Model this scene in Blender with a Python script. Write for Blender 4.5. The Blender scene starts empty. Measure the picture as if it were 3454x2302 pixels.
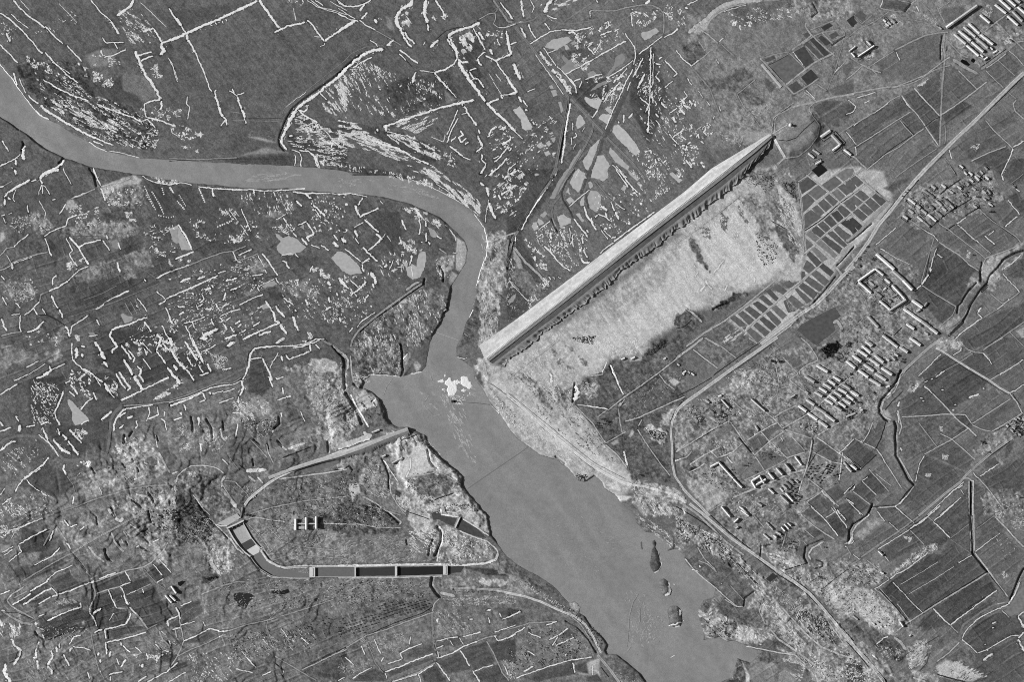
import bpy, bmesh, math, random
import numpy as np

random.seed(7)
RNG = np.random.default_rng(11)
S = bpy.context.scene
COL = S.collection

# ------------------------------------------------------------------ camera, sky, sun, exposure
W_PX, H_PX = 3454.0, 2302.0          # one metre of ground per photograph pixel
CAM_H = 12000.0
cam_d = bpy.data.cameras.new('aerial_camera')
cam = bpy.data.objects.new('aerial_camera', cam_d)
COL.objects.link(cam)
cam.location = (0, 0, CAM_H)
cam.rotation_euler = (0, 0, 0)
cam_d.sensor_width = 36.0
cam_d.lens = 36.0 * CAM_H / W_PX
cam_d.clip_start = 100.0
cam_d.clip_end = 40000.0
S.camera = cam

SUN_EL = math.radians(31)
SUN_AZ = math.radians(172)           # direction towards the sun, counter-clockwise from +X
sdir = (math.cos(SUN_EL) * math.cos(SUN_AZ), math.cos(SUN_EL) * math.sin(SUN_AZ), math.sin(SUN_EL))
world = bpy.data.worlds.new('World')
S.world = world
world.use_nodes = True
nt = world.node_tree
nt.nodes.clear()
n_out = nt.nodes.new('ShaderNodeOutputWorld')
n_bg = nt.nodes.new('ShaderNodeBackground')
n_sky = nt.nodes.new('ShaderNodeTexSky')
n_bw = nt.nodes.new('ShaderNodeRGBToBW')          # panchromatic film: the sky counts only by its brightness
n_sky.sky_type = 'NISHITA'
n_sky.sun_disc = False
n_sky.sun_elevation = SUN_EL
n_sky.sun_rotation = math.pi / 2 - SUN_AZ
n_bg.inputs['Strength'].default_value = 0.05
nt.links.new(n_sky.outputs[0], n_bw.inputs[0])
nt.links.new(n_bw.outputs[0], n_bg.inputs['Color'])
nt.links.new(n_bg.outputs[0], n_out.inputs[0])

sun_d = bpy.data.lights.new('sun', 'SUN')
sun_d.energy = 4.6
sun_d.angle = math.radians(0.5)
sun_d.color = (1, 1, 1)
sun = bpy.data.objects.new('sun', sun_d)
COL.objects.link(sun)
from mathutils import Vector
sun.rotation_euler = Vector(sdir).to_track_quat('Z', 'Y').to_euler()
S.view_settings.view_transform = 'Standard'
S.view_settings.look = 'None'
S.view_settings.gamma = 1.0
S.view_settings.use_curve_mapping = False
S.view_settings.exposure = 0.0
S.cycles.use_denoising = False        # keep the fine grain
S.cycles.pixel_filter_type = 'BLACKMAN_HARRIS'
S.cycles.filter_width = 1.0

# ------------------------------------------------------------------ helpers
KLIT = 0.92                          # what flat open ground returns per unit albedo in this light


def alb(t):
    """photograph grey (0-255) of sunlit flat ground -> albedo of the surface"""
    c = np.clip(np.asarray(t, dtype=np.float64), 4, 250) / 255.0
    lin = np.where(c <= 0.04045, c / 12.92, ((c + 0.055) / 1.055) ** 2.4)
    return np.clip(lin / KLIT, 0.004, 0.84)


def wx(px): return np.asarray(px) - W_PX / 2
def wy(py): return H_PX / 2 - np.asarray(py)


OFF = {}
for _r, _oy in enumerate((0, 570, 1140, 1702)):
    for _c, _ox in enumerate((0, 570, 1140, 1710, 2280, 2854)):
        OFF['abcdefghijklmnopqrstuvwx'[_r * 6 + _c]] = (_ox, _oy, 600.0 / 1568.0)
OFF['z'] = (0, 0, 1.0)


def parse(text):
    out = []
    ox, oy, sc = OFF['z']
    for line in text.strip().splitlines():
        line = line.strip()
        if not line:
            continue
        if line[0] == '#':
            ox, oy, sc = OFF[line[1]]
            continue
        tok = line.split()
        head = tok[0]
        args = [float(v) for v in head[1:].split(',')] if len(head) > 1 else []
        pts = np.array([[float(q) for q in t.split(',')] for t in tok[1:]])
        pts = pts * sc + np.array([ox, oy])
        out.append((head[0], args, pts, sc))
    return out


_lat = {}


def vnoise(x, y, scale, seed):
    """smooth value noise, about -1..1"""
    if seed not in _lat:
        _lat[seed] = np.random.default_rng(seed).random((256, 256)) * 2 - 1
    L = _lat[seed]
    u = np.asarray(x) / scale + 1000.37
    v = np.asarray(y) / scale + 1000.71
    iu = np.floor(u).astype(np.int64)
    iv = np.floor(v).astype(np.int64)
    fu = u - iu
    fv = v - iv
    fu = fu * fu * (3 - 2 * fu)
    fv = fv * fv * (3 - 2 * fv)
    a = L[iv & 255, iu & 255]
    b = L[iv & 255, (iu + 1) & 255]
    c = L[(iv + 1) & 255, iu & 255]
    d = L[(iv + 1) & 255, (iu + 1) & 255]
    return (a * (1 - fu) + b * fu) * (1 - fv) + (c * (1 - fu) + d * fu) * fv


def rot(x, y, deg, sx, sy):
    a = math.radians(deg)
    return (x * math.cos(a) + y * math.sin(a)) / sx, (-x * math.sin(a) + y * math.cos(a)) / sy


# ------------------------------------------------------------------ materials
MATS = {}


def mat_attr(name, grain=0.12, grain_scale=0.35, rough=0.95, spec=0.08, bump=0.0, coarse=0.1):
    """surface whose own colour is stored per vertex as 'albedo', broken up by fine procedural grain"""
    m = bpy.data.materials.new(name)
    m.use_nodes = True
    t = m.node_tree
    p = t.nodes['Principled BSDF']
    p.inputs['Roughness'].default_value = rough
    p.inputs['Specular IOR Level'].default_value = spec
    at = t.nodes.new('ShaderNodeAttribute')
    at.attribute_name = 'albedo'
    tc = t.nodes.new('ShaderNodeTexCoord')
    n1 = t.nodes.new('ShaderNodeTexNoise')
    n1.inputs['Scale'].default_value = grain_scale
    n1.inputs['Detail'].default_value = 3
    n2 = t.nodes.new('ShaderNodeTexNoise')
    n2.inputs['Scale'].default_value = grain_scale * 0.22
    n2.inputs['Detail'].default_value = 2
    for n in (n1, n2):
        t.links.new(tc.outputs['Object'], n.inputs['Vector'])
    mr = t.nodes.new('ShaderNodeMapRange')
    mr.inputs[1].default_value, mr.inputs[2].default_value = 0.25, 0.75
    mr.inputs[3].default_value, mr.inputs[4].default_value = 1 - grain, 1 + grain
    t.links.new(n1.outputs['Fac'], mr.inputs[0])
    mr2 = t.nodes.new('ShaderNodeMapRange')
    mr2.inputs[1].default_value, mr2.inputs[2].default_value = 0.25, 0.75
    mr2.inputs[3].default_value, mr2.inputs[4].default_value = 1 - coarse, 1 + coarse
    t.links.new(n2.outputs['Fac'], mr2.inputs[0])
    a = t.nodes.new('ShaderNodeMath'); a.operation = 'MULTIPLY'
    b = t.nodes.new('ShaderNodeMath'); b.operation = 'MULTIPLY'
    t.links.new(at.outputs['Fac'], a.inputs[0]); t.links.new(mr.outputs[0], a.inputs[1])
    t.links.new(a.outputs[0], b.inputs[0]); t.links.new(mr2.outputs[0], b.inputs[1])
    cb = t.nodes.new('ShaderNodeCombineColor')
    for k in range(3):
        t.links.new(b.outputs[0], cb.inputs[k])
    t.links.new(cb.outputs[0], p.inputs['Base Color'])
    if bump:
        bp = t.nodes.new('ShaderNodeBump')
        bp.inputs['Strength'].default_value = bump
        bp.inputs['Distance'].default_value = 1.0
        t.links.new(n1.outputs['Fac'], bp.inputs['Height'])
        t.links.new(bp.outputs[0], p.inputs['Normal'])
    MATS[name] = m
    return m


def mat_plain(name, tone, grain=0.1, scale=0.4, rough=0.85, spec=0.15, wave=0.0):
    if name in MATS:
        return MATS[name]
    m = bpy.data.materials.new(name)
    m.use_nodes = True
    t = m.node_tree
    p = t.nodes['Principled BSDF']
    p.inputs['Roughness'].default_value = rough
    p.inputs['Specular IOR Level'].default_value = spec
    a = float(alb(tone))
    tc = t.nodes.new('ShaderNodeTexCoord')
    n = t.nodes.new('ShaderNodeTexNoise')
    n.inputs['Scale'].default_value = scale
    n.inputs['Detail'].default_value = 4
    t.links.new(tc.outputs['Object'], n.inputs['Vector'])
    r = t.nodes.new('ShaderNodeValToRGB')
    lo, hi = a * (1 - grain), min(0.9, a * (1 + grain))
    r.color_ramp.elements[0].position = 0.3
    r.color_ramp.elements[1].position = 0.7
    r.color_ramp.elements[0].color = (lo, lo, lo, 1)
    r.color_ramp.elements[1].color = (hi, hi, hi, 1)
    t.links.new(n.outputs['Fac'], r.inputs[0])
    t.links.new(r.outputs[0], p.inputs['Base Color'])
    if wave:
        bp = t.nodes.new('ShaderNodeBump')
        bp.inputs['Strength'].default_value = wave
        bp.inputs['Distance'].default_value = 0.5
        t.links.new(n.outputs['Fac'], bp.inputs['Height'])
        t.links.new(bp.outputs[0], p.inputs['Normal'])
    MATS[name] = m
    return m


M_GROUND = mat_attr('soil', 0.30, 0.32, bump=0.35, coarse=0.14)
M_SNOW = mat_attr('snow', 0.12, 0.4, rough=0.8, coarse=0.08)
M_EARTH = mat_attr('trodden_earth', 0.24, 0.35, coarse=0.14)
M_ROCKFILL = mat_attr('rockfill', 0.22, 0.5, bump=0.3, coarse=0.12)
M_CONC = mat_plain('concrete', 205, 0.08, 0.2)
M_CONC2 = mat_plain('stained_concrete', 165, 0.16, 0.15)
M_WATER = mat_attr('turbid_water', 0.2, 0.3, rough=0.5, spec=0.2, bump=0.12, coarse=0.08)
M_WOOD = mat_plain('dark_timber', 55, 0.2, 0.6)
M_BARK = mat_plain('bark', 62, 0.3, 1.0)
M_TWIG = mat_plain('bare_twigs', 58, 0.3, 0.8)
M_COAL = mat_plain('coal_heap', 52, 0.35, 0.7)
M_FOAM = mat_plain('foam', 236, 0.05, 0.2)
ROOFS = [mat_plain('pale_tile_roof', 222, 0.10, 0.5), mat_plain('light_grey_roof', 204, 0.12, 0.5),
         mat_plain('grey_roof', 178, 0.14, 0.5), mat_plain('whitish_roof', 232, 0.08, 0.5), mat_plain('thatch_roof', 142, 0.2, 0.5), mat_plain('weathered_roof', 116, 0.2, 0.5)]
WALLS = [mat_plain('mud_brick_wall', 120, 0.15, 0.6), mat_plain('brick_wall', 95, 0.15, 0.6),
         mat_plain('limewashed_wall', 165, 0.1, 0.6)]


def mesh_obj(name, verts, faces, mat, parent=None, albedo=None, smooth=False):
    me = bpy.data.meshes.new(name)
    if isinstance(faces, np.ndarray):
        nv, nf, k = len(verts), len(faces), faces.shape[1]
        me.vertices.add(nv)
        me.vertices.foreach_set('co', np.ascontiguousarray(verts, dtype=np.float32).ravel())
        me.loops.add(nf * k)
        me.loops.foreach_set('vertex_index', np.ascontiguousarray(faces, dtype=np.int32).ravel())
        me.polygons.add(nf)
        me.polygons.foreach_set('loop_start', np.arange(0, nf * k, k, dtype=np.int32))
        me.polygons.foreach_set('loop_total', np.full(nf, k, dtype=np.int32))
        me.update(calc_edges=True)
        me.validate()
    else:
        me.from_pydata([tuple(v) for v in verts], [], faces)
    if albedo is not None:
        at = me.attributes.new('albedo', 'FLOAT', 'POINT')
        at.data.foreach_set('value', np.ascontiguousarray(albedo, dtype=np.float32))
    if smooth:
        me.polygons.foreach_set('use_smooth', np.ones(len(me.polygons), dtype=bool))
    me.materials.append(mat)
    o = bpy.data.objects.new(name, me)
    COL.objects.link(o)
    if parent is not None:
        o.parent = parent
    return o


def empty(name, label, cat, loc, group=None, rz=0.0):
    o = bpy.data.objects.new(name, None)
    o.empty_display_size = 2
    COL.objects.link(o)
    o.location = loc
    o.rotation_euler = (0, 0, rz)
    o['label'] = label
    o['category'] = cat
    if group:
        o['group'] = group
    return o


def box_geo(x0, x1, y0, y1, z0, z1):
    v = [(x0, y0, z0), (x1, y0, z0), (x1, y1, z0), (x0, y1, z0), (x0, y0, z1), (x1, y0, z1), (x1, y1, z1), (x0, y1, z1)]
    f = [(3, 2, 1, 0), (4, 5, 6, 7), (0, 1, 5, 4), (1, 2, 6, 5), (2, 3, 7, 6), (3, 0, 4, 7)]
    return v, f


def join_geo(parts):
    V, F = [], []
    for v, f in parts:
        n = len(V)
        V += list(v)
        F += [tuple(i + n for i in q) for q in f]
    return V, F
DATA = """
#z
P88,60,1 0,0 1700,0 1900,330 1960,560 1640,800 1500,660 1000,560 500,500 0,200
P86,60,1.1 0,420 500,600 1400,680 1560,850 1480,1080 1200,1130 1200,1260 700,1230 400,1540 0,1560
P106,80,1.3 0,1560 300,1620 500,1400 900,1280 1200,1250 1400,1500 1620,1720 1700,1880 2180,2302 0,2302
P116,60,1.3 2330,60 2900,0 3300,0 3200,330 2900,600 2700,520 2600,450 2400,500 2330,300
P98,50,1 2700,480 3454,200 3454,2302 2900,2302 2550,1850 2300,1650 2270,1500 2300,1250 2800,900
P122,40,1.8 2290,1420 2620,1180 2850,1150 3010,1130 3000,1330 2900,1480 2800,1640 2740,1800 2650,1890 2500,1840 2330,1660 2280,1500
P128,30,1.8 2880,860 3000,900 3090,1040 3170,1120 3030,1200 2950,1320 2860,1320 2800,1220 2850,1100
P172,14,1.25 1650,1230 1790,1150 2000,985 2280,770 2520,575 2620,560 2690,660 2710,780 2715,900 2700,945 2640,945 2520,985 2450,1010 2410,1040 2340,1035 2310,1060 2280,1100 2200,1140 2170,1200 2050,1215 2030,1265 1970,1275 1935,1310 1930,1360 2000,1440 2040,1500 2080,1540 2140,1600 2150,1630 2090,1690 2039,1655 1974,1632 1913,1585 1821,1543 1718,1455 1626,1312 1640,1230
P194,16,0.86 2420,740 2500,700 2560,800 2640,900 2600,935 2520,975 2440,960 2395,960 2350,800
P190,16,0.9 2290,850 2320,840 2390,930 2400,960 2390,1030 2300,1070 2270,1100 2200,1140 2160,1160 2060,1190 2020,1260 1960,1270 1925,1170 1990,1120 2130,1060 2230,960
P192,12,1.05 1715,1330 1800,1370 1900,1450 2030,1540 2130,1610 2100,1640 1980,1560 1860,1500 1760,1400
P152,25,1.4 2560,600 2640,590 2700,700 2710,860 2660,800 2600,700
P126,10,1 1860,1110 2050,965 2220,830 2280,780 2300,790 2130,930 1985,1040 1870,1120
P136,20,2 2660,1850 2560,1830 2640,1930 2700,1990 2900,2160 3060,2302 2760,2302 2640,2200 2560,2100 2520,2060 2560,1990
P176,6,1 2690,620 2760,580 2880,560 2980,580 3015,680 2940,780 2830,900 2740,1040 2560,1160 2450,1080 2560,1000 2700,960 2716,880 2712,780
#a
P66,8,1.6 230,500 400,540 700,560 960,760 1000,850 1250,1000 1400,1150 1370,1310 1100,1290 850,1210 560,1040 330,880 170,700 150,580
P70,6 750,700 1000,720 1060,660 1080,790 1200,840 1260,900 1250,960 1000,880 850,840
P105,6 1080,640 1300,680 1390,850 1260,890 1190,830 1080,790
P72,6 680,500 900,400 1010,380 1100,360 1100,400 900,440
P70,5 1430,390 1510,385 1520,420 1460,430
P72,5 1240,500 1370,470 1380,490 1250,530
P120,8 760,490 900,420 1030,440 1000,560 800,600
P125,8,1.5 530,1130 660,1190 820,1290 960,1340 880,1360 700,1330 560,1220
w12 120,0 180,70 250,140 330,190 400,245
w11 400,230 450,290 520,355 555,385
w11 590,400 650,465 700,510 720,540
w12 0,115 25,125 100,180 180,255 240,320 290,370 330,430 375,470
w11 400,460 450,520 520,590 590,660 690,730
w9 460,545 560,610 620,650
w12 0,390 40,435 100,490 130,530 160,550
w10 800,0 850,60 890,110 980,185
w14 980,185 1010,240 1050,300
w20 1180,0 1150,50 1090,95 1030,135
w5 1240,20 1300,75 1390,165 1470,235
w14 1260,280 1350,245 1410,340 1425,370
w22 1425,370 1430,420 1455,450 1410,480
w11 1350,490 1240,535
w13 1425,375 1568,335
w12 1210,490 1340,455
w20 1190,450 1215,510 1240,570 1280,660 1340,730 1380,800 1415,880
w10 1410,880 1330,890 1275,915 1275,980 1290,1030 1400,1060 1470,1085 1550,1110
w14 1420,890 1430,930 1410,970
w8 900,330 940,380 1000,370 1090,375
w8 1010,370 1040,430
w10 920,505 1000,485 1110,435
w10 890,440 905,490
w6 1480,510 1520,560 1535,610 1568,700
w11 1490,70 1530,130 1568,190
w5 180,0 260,90
w4 520,30 600,110 680,200
w7 0,565 50,630 120,710 160,780 200,830 260,910 310,975
w11 310,975 350,1010 430,1055
w12 120,640 150,750
w7 170,690 200,760 230,820
w9 250,840 300,890 340,910
w20 360,925 400,965 440,1000 520,1040 560,1070 640,1110 700,1150 780,1190 850,1220
w10 850,1220 920,1250 1000,1280
w9 820,1245 910,1280
w7 780,1250 860,1300 940,1335
w6 960,1330 1080,1350 1230,1393
w12 380,700 450,740 520,790 600,820 680,855 740,875 780,890
w12 850,910 930,950 1000,975 1100,1010 1190,1040 1250,1080
w10 900,1090 970,1140 1030,1165
w8 100,120 160,180 250,250
w20 55,290 90,365
w14 15,1240 50,1290 75,1335
w14 0,1465 60,1435
w10 60,1435 130,1405 180,1360
w26 205,1290 200,1370 215,1410
w20 135,1410 145,1455
w10 105,1470 110,1490
w18 130,1495 140,1540
w20 350,1568 400,1525 490,1480 540,1450 565,1410
w5 555,1480 580,1540
w11 820,1480 855,1568
w9 1255,1070 1300,1050 1370,1130
w5 1505,1130 1520,1170 1568,1200
g9,6 15,1035 100,1090 160,1140
g14,8 250,1190 310,1245 370,1290 420,1320
g14,6 200,1250 210,1275 190,1330
g14,6 565,1390 540,1420 520,1440
x40,240,16,9 1040,80 1200,70 1400,300 1300,400 1150,380 1060,200
x32,420,26,8 250,530 400,580 560,640 800,840 1000,890 1250,1010 1400,1150 1370,1300 1100,1290 850,1200 560,1030 400,880 330,700
x32,160,30,10 380,850 700,960 900,1000 1100,1130 900,1140 600,1030 420,930
x40,70,20,11 690,550 860,640 1000,700 980,790 860,740 700,640
x40,80,16,7 200,480 420,560 520,640 640,720 420,640 260,580
x15,50,18,8 1070,1160 1400,1180 1370,1310 1150,1300
x25,70,14,6 1240,950 1480,930 1560,1080 1300,1060
x10,60,16,7 1290,540 1430,580 1440,720 1350,680
x35,40,14,6 0,150 150,220 130,350 0,330
x25,50,20,7 380,860 560,880 800,1040 640,1010
x10,60,14,6 780,480 960,480 1080,560 980,590 820,580
x30,40,14,5 300,300 480,180 700,60 720,200 500,280
#b
P70,6 1060,1000 1200,1040 1300,1090 1568,1160 1568,1220 1300,1170 1120,1150
P64,6 1040,1200 1100,1190 1300,1250 1568,1260 1568,1500 1400,1460 1250,1340 1060,1300
P165,8 695,1205 800,1210 940,1255 860,1250
P142,8 560,1395 850,1300 1050,1345 700,1362
P76,6 480,1400 1100,1362 1100,1465 900,1450 500,1430
P78,14 0,100 700,20 500,120 60,260
w9 0,70 50,150 100,210
w22 60,160 110,225
w9 110,230 150,290
w20 0,355 110,315 160,290 250,250 350,205 450,160 550,115 650,70 720,35 780,5
w7 360,210 385,228
w7 405,195 425,215
w7 470,180 480,205
w7 500,165 512,185
w18 165,300 160,350
w15 165,350 200,400 230,460
w10 230,460 270,550 310,640 345,730
w8 345,730 350,770 380,805
w10 415,790 405,820
w14 405,820 420,880 440,940
w20 440,940 460,1000 475,1030
w12 475,1030 500,1050 510,1105
w8 500,1060 455,1110
w8 530,800 570,820 600,845
w10 560,780 575,820
w10 600,840 665,815
w17 600,845 620,910 640,960
w26 640,960 665,1040
w10 665,1040 680,1090
w7 0,510 40,600 50,640 75,720
w7 165,850 155,910 180,945 165,1050
w18 795,0 860,90 910,160 970,245
w14 930,285 980,260 1050,225 1150,205 1200,195
w14 1220,175 1280,240 1330,310 1370,360
w16 1370,360 1430,320 1500,270 1568,225
w6 1280,320 1330,325
w7 1375,375 1370,395 1330,408
w6 1100,70 1105,120 1120,180
w7 1220,0 1300,55 1400,90 1480,110 1568,150
w6 1250,0 1330,60 1440,85 1568,130
w8 1290,0 1360,45
w7 1480,0 1540,40
w5 1420,10 1568,90
w25 1568,610 1490,680 1400,750 1330,805 1250,865 1170,920 1110,980
w32 1110,980 1075,1040 1050,1100 1020,1160
w20 1020,1160 1000,1200 990,1250 1010,1290 1040,1320
d9,28 1568,590 1480,662 1400,722 1320,780 1240,838 1160,895 1085,962 1042,1035 1008,1110 982,1180 968,1230 980,1290 1020,1330
k9,105 1530,600 1450,660 1300,765 1200,840 1080,940 1010,1040 985,1150
k5,125 1568,520 1400,650 1300,730 1220,790 1100,880 1020,950 1000,1010
w5 1210,810 1110,880 1030,945
w11 1150,970 1190,985 1220,960 1215,925
w13 1140,970 1200,1020 1310,1080
w22 1060,1200 1090,1195
w9 1080,1320 1150,1340 1170,1390 1160,1470
w13 1150,1325 1230,1330 1280,1380 1310,1470
w9 1290,1370 1330,1480
w7 1110,1360 1115,1420 1105,1460
w6 1370,1140 1440,1230 1520,1310
w8 1330,820 1390,880
k7,150 0,1395 240,1405 600,1390
d6,60 0,1420 300,1400 620,1400 1000,1400
d7,72 690,1040 850,1045 990,1038
k6,130 540,985 620,990
k6,125 560,1060 980,1070
x55,330,18,9 1330,830 1568,680 1568,1050 1450,1010 1350,960
x8,340,26,6 1100,1000 1300,1080 1568,1190 1568,1480 1400,1460 1270,1330 1100,1290 1050,1240 1140,1200
x12,90,26,9 1120,990 1300,1080 1568,1180 1568,1240 1200,1180
x10,90,30,8 1180,1120 1568,1220 1568,1300 1220,1260
x20,30,16,7 0,930 120,960 120,1040 0,1040
x30,40,18,9 0,1080 120,1100 300,1190 200,1240 100,1230
x10,16,24,8 170,1180 300,1180 280,1200
x20,30,12,5 100,1290 320,1300 260,1350
x80,40,26,8 1270,1360 1380,1380 1360,1480 1310,1480
x85,20,12,6 1040,0 1200,0 1160,60 1040,60
x0,10,40,4,150 1000,1150 700,1160 700,1250 900,1260
#c
P72,6,1.2 360,790 520,700 640,680 860,640 990,630 1080,880 940,900 740,1000 560,1040 440,900
P120,5 940,790 1040,880 950,920
P68,6 0,1050 250,1100 420,1160 640,1190 900,1320 900,1420 800,1400 600,1340 400,1260 0,1150
P60,6 700,1380 850,1360 880,1420 780,1430
P66,4 0,1440 380,1500 350,1550 0,1510
P68,10 1030,320 1200,270 1300,430 1180,540 1080,520
P70,8 1100,560 1230,560 1300,780 1240,780
P135,10 420,140 470,160 500,280 430,230
w12 0,20 60,50 120,55 200,45 290,0
w7 0,70 150,165
w9 0,120 100,165 180,185
w20 0,285 50,245 100,210 155,180
w16 190,90 240,30
w15 205,165 260,110
w24 325,165 345,200
w9 190,175 240,215 330,265
k7,150 330,265 480,350 560,400
w27 660,0 640,35 580,70 530,110 515,160 530,220 560,270 580,320 600,350
w14 590,280 620,330 680,385
w14 600,350 610,380 650,415
w30 780,0 760,80 770,140 790,200
w16 790,210 800,270
w16 860,0 900,60 940,130 950,145
w24 430,400 490,350
w8 280,355 340,385 350,410
w25 0,675 80,600 170,520 240,470 330,440 400,435
w10 130,600 220,540 300,500
d9,28 0,645 70,585 150,515 220,468
k5,125 30,560 120,470 250,410 400,400
w12 540,440 600,475 650,520 705,560
w8 540,470 600,530
d6,40 560,480 610,540 655,590
w20 810,415 850,380 885,350
w8 750,395 770,365
w20 970,320 1010,285 1100,255 1180,235 1250,195
k7,165 1240,170 1330,120 1385,110 1390,160 1370,210 1420,245 1500,235 1568,210
w8 1420,245 1500,235 1568,210
w14 960,340 1000,400 1040,450
w26 975,315 1010,380 1045,460 1050,510
w16 1050,510 1030,560 950,610 850,635
w7 850,635 720,620
d6,40 870,340 950,270 1050,240 1150,230 1260,160
w22 690,635 665,680 660,730
w18 850,640 890,690 970,775
w8 970,775 1045,860
w24 1060,540 1090,600 1150,690 1210,770 1260,840 1300,890
w18 1310,905 1400,1000 1470,1060 1568,1160
w12 1060,520 1100,550 1150,545
w14 1310,910 1420,870
w14 1440,830 1450,870
w8 1440,840 1568,825
w14 1190,250 1230,310 1300,440
w10 1230,510 1270,470 1300,460
w16 1230,515 1250,560 1270,575
w14 1300,490 1350,515 1390,535 1430,600 1490,680 1530,740 1568,790
w16 1390,530 1460,505 1530,475
w20 1525,480 1510,400 1490,330 1480,270
w20 1340,430 1360,480
w20 1240,280 1270,320 1290,350
w10 1400,340 1430,400
w12 1160,630 1200,690 1230,690
w12 1230,690 1290,770
w10 1160,620 1220,600
w6 1390,650 1440,715
w5 1330,650 1370,710
w6 1370,720 1440,830
w19 400,1115 450,1100 600,1050 750,1000 900,950 1000,925 1080,905 1200,882
w32 420,1105 425,1160
w22 345,1135 355,1155
w8 430,1160 520,1180 600,1198
w14 1095,910 1100,930
w19 1115,935 1140,990 1180,1050 1225,1105
w8 1140,990 1090,1010
w14 1240,1140 1250,1180
w18 1230,1195 1250,1240 1275,1285 1220,1340
w18 1265,1360 1275,1390 1260,1405 1305,1440 1295,1480 1255,1530
w9 1060,965 1010,1080 960,1190
w9 1060,1040 1010,1130 980,1210
w6 945,1190 930,1250 820,1205
w12 980,1200 960,1260
w14 985,1285 1050,1340 1100,1380
w8 1100,1380 1170,1410
w12 1080,1150 1105,1190 1060,1215 1090,1255 1130,1215
w12 1120,1275 1150,1250
w9 995,1250 1040,1200
w17 300,1235 380,1265 500,1300 600,1345 660,1385 740,1420 800,1450
w14 1330,1190 1350,1150 1390,1125
w14 1320,1210 1340,1190
w12 1450,1115 1460,1150
w16 1450,1280 1530,1215 1515,1195
w10 1490,1290 1505,1315
w14 1510,1330 1530,1305
w12 1380,1430 1440,1370 1490,1310
w14 1330,1550 1380,1510 1440,1455 1490,1390
w10 1500,1500 1568,1440
w10 1520,1530 1568,1490
w8 1370,1400 1420,1370
w26 1555,560 1560,600 1568,620
w10 1430,20 1500,110 1545,170
k16,140 1370,0 1440,100 1500,190 1540,190
k9,120 1385,110 1430,50
x62,62,26,13 1020,320 1170,280 1220,400 1110,520 1050,440
x60,50,22,12 560,130 610,110 630,200 610,260 570,210
x10,22,18,10 820,120 960,100 970,200 850,210
x20,560,32,7 0,1160 280,1190 500,1290 700,1400 850,1470 980,1568 740,1568 600,1450 300,1330 0,1300
x28,260,26,9 430,1180 640,1190 760,1270 900,1330 900,1410 700,1350 500,1260
x-25,160,24,6 480,1100 760,1000 900,1050 700,1180
x5,180,18,9 0,1060 140,1080 280,1180 0,1200
x60,500,18,9 0,700 240,520 400,620 540,660 480,760 360,830 460,960 540,1040 270,1000 0,900
x60,60,26,9 0,740 70,700 60,950 0,940
x65,70,20,6 480,760 620,680 900,700 930,900 560,1020 430,900
x70,26,18,8 790,740 850,740 880,860 820,820
x80,60,14,6 0,1440 340,1490 660,1560 0,1500
x45,60,18,9 640,1180 900,1320 880,1420 740,1320
x-40,40,18,10 1310,1100 1540,1100 1540,1300 1340,1330
x40,26,16,9 1220,220 1300,250 1470,270 1400,420 1300,300
x10,30,20,6 950,900 700,1000 560,1020 640,1040
x55,30,18,8 880,1320 1000,1330 1060,1500 960,1450
#d
P78,6 470,450 700,420 760,500 560,600
P72,10 1100,480 1300,420 1420,860 1250,1300 1080,900
P70,6 560,830 700,700 880,690 900,800 760,1040
P102,20 1350,400 1568,260 1568,560 1450,480
w14 0,90 50,165
w18 125,0 135,80 150,150
w8 205,0 240,60 220,110
w32 400,0 360,40 335,110
k12,120 0,225 60,205 150,195 230,175 290,130 340,125 400,180 480,210 560,210 700,190 830,160
w8 0,225 60,205 190,185 240,170
w8 345,130 400,155 440,165
w9 345,130 400,180
k9,150 735,155 730,110 745,90 850,95 950,95 1050,65 1200,40 1280,45 1350,75 1380,120 1385,200 1380,290
w9 735,155 730,100 745,90
w10 1100,0 1115,15
w9 785,0 805,20
w20 1260,0 1220,35
R24,118 75,240 130,310 200,390 260,470 330,570 400,660 480,760 540,860 532,950 510,1050 490,1150 470,1250 450,1370 430,1480 388,1572
w8 250,480 330,590 400,690 500,830
w6 130,290 200,380
R20,122 560,870 640,950 760,1080 850,1175
R18,126 762,1090 752,1160 700,1270 640,1370 580,1470 528,1572
R17,124 880,1210 960,1290 1040,1370 1120,1450 1210,1568
d30,86 870,1190 930,1080 1000,930 1080,750 1130,600
d22,86 850,1220 820,1330 780,1450 720,1560
w14 560,910 545,980 530,1080 515,1180 500,1300 480,1440
d8,22 548,890 532,990 512,1120 488,1280 468,1400
w9 1270,410 1265,530 1265,700 1255,900 1250,1050 1245,1160
w7 1290,470 1290,600 1285,750
w17 1270,440 1265,540
w16 1245,1070 1245,1170
w11 1385,330 1450,295 1510,255
w9 1160,475 1250,410 1370,320
w12 1095,110 1100,180 1105,230
k14,118 1110,90 1125,240 1135,400 1130,490 1120,570
w10 1130,430 1135,500 1115,570
w10 1040,290 1080,350 1110,390 1130,430
w11 770,515 850,470 900,440 970,400 1050,360
w10 510,655 600,610 700,555 770,515
w9 320,420 360,470 430,580
w9 360,470 430,440
w9 440,580 520,660 610,770
w9 205,385 290,330 380,280 480,260
w10 480,260 600,270 740,240
w9 550,690 600,750 615,820
w8 590,715 650,690
w8 640,775 660,715
w14 600,320 650,375
w16 540,290 590,280 610,300
w10 690,700 780,665 840,650
w9 880,690 960,640 1050,580 1110,530
w10 940,730 1060,600
w12 750,1040 800,970
w12 850,900 930,800 1000,720
w10 870,1140 900,1060 950,940 1000,840 1050,720 1110,610
w13 1110,680 1150,610 1200,510
w10 1060,800 1090,720
w8 775,470 830,360
w13 710,410 770,480
w12 715,410 750,385
w11 820,310 925,270
w11 860,210 890,190 900,230
w14 820,260 830,240
w10 1310,560 1350,570
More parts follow.
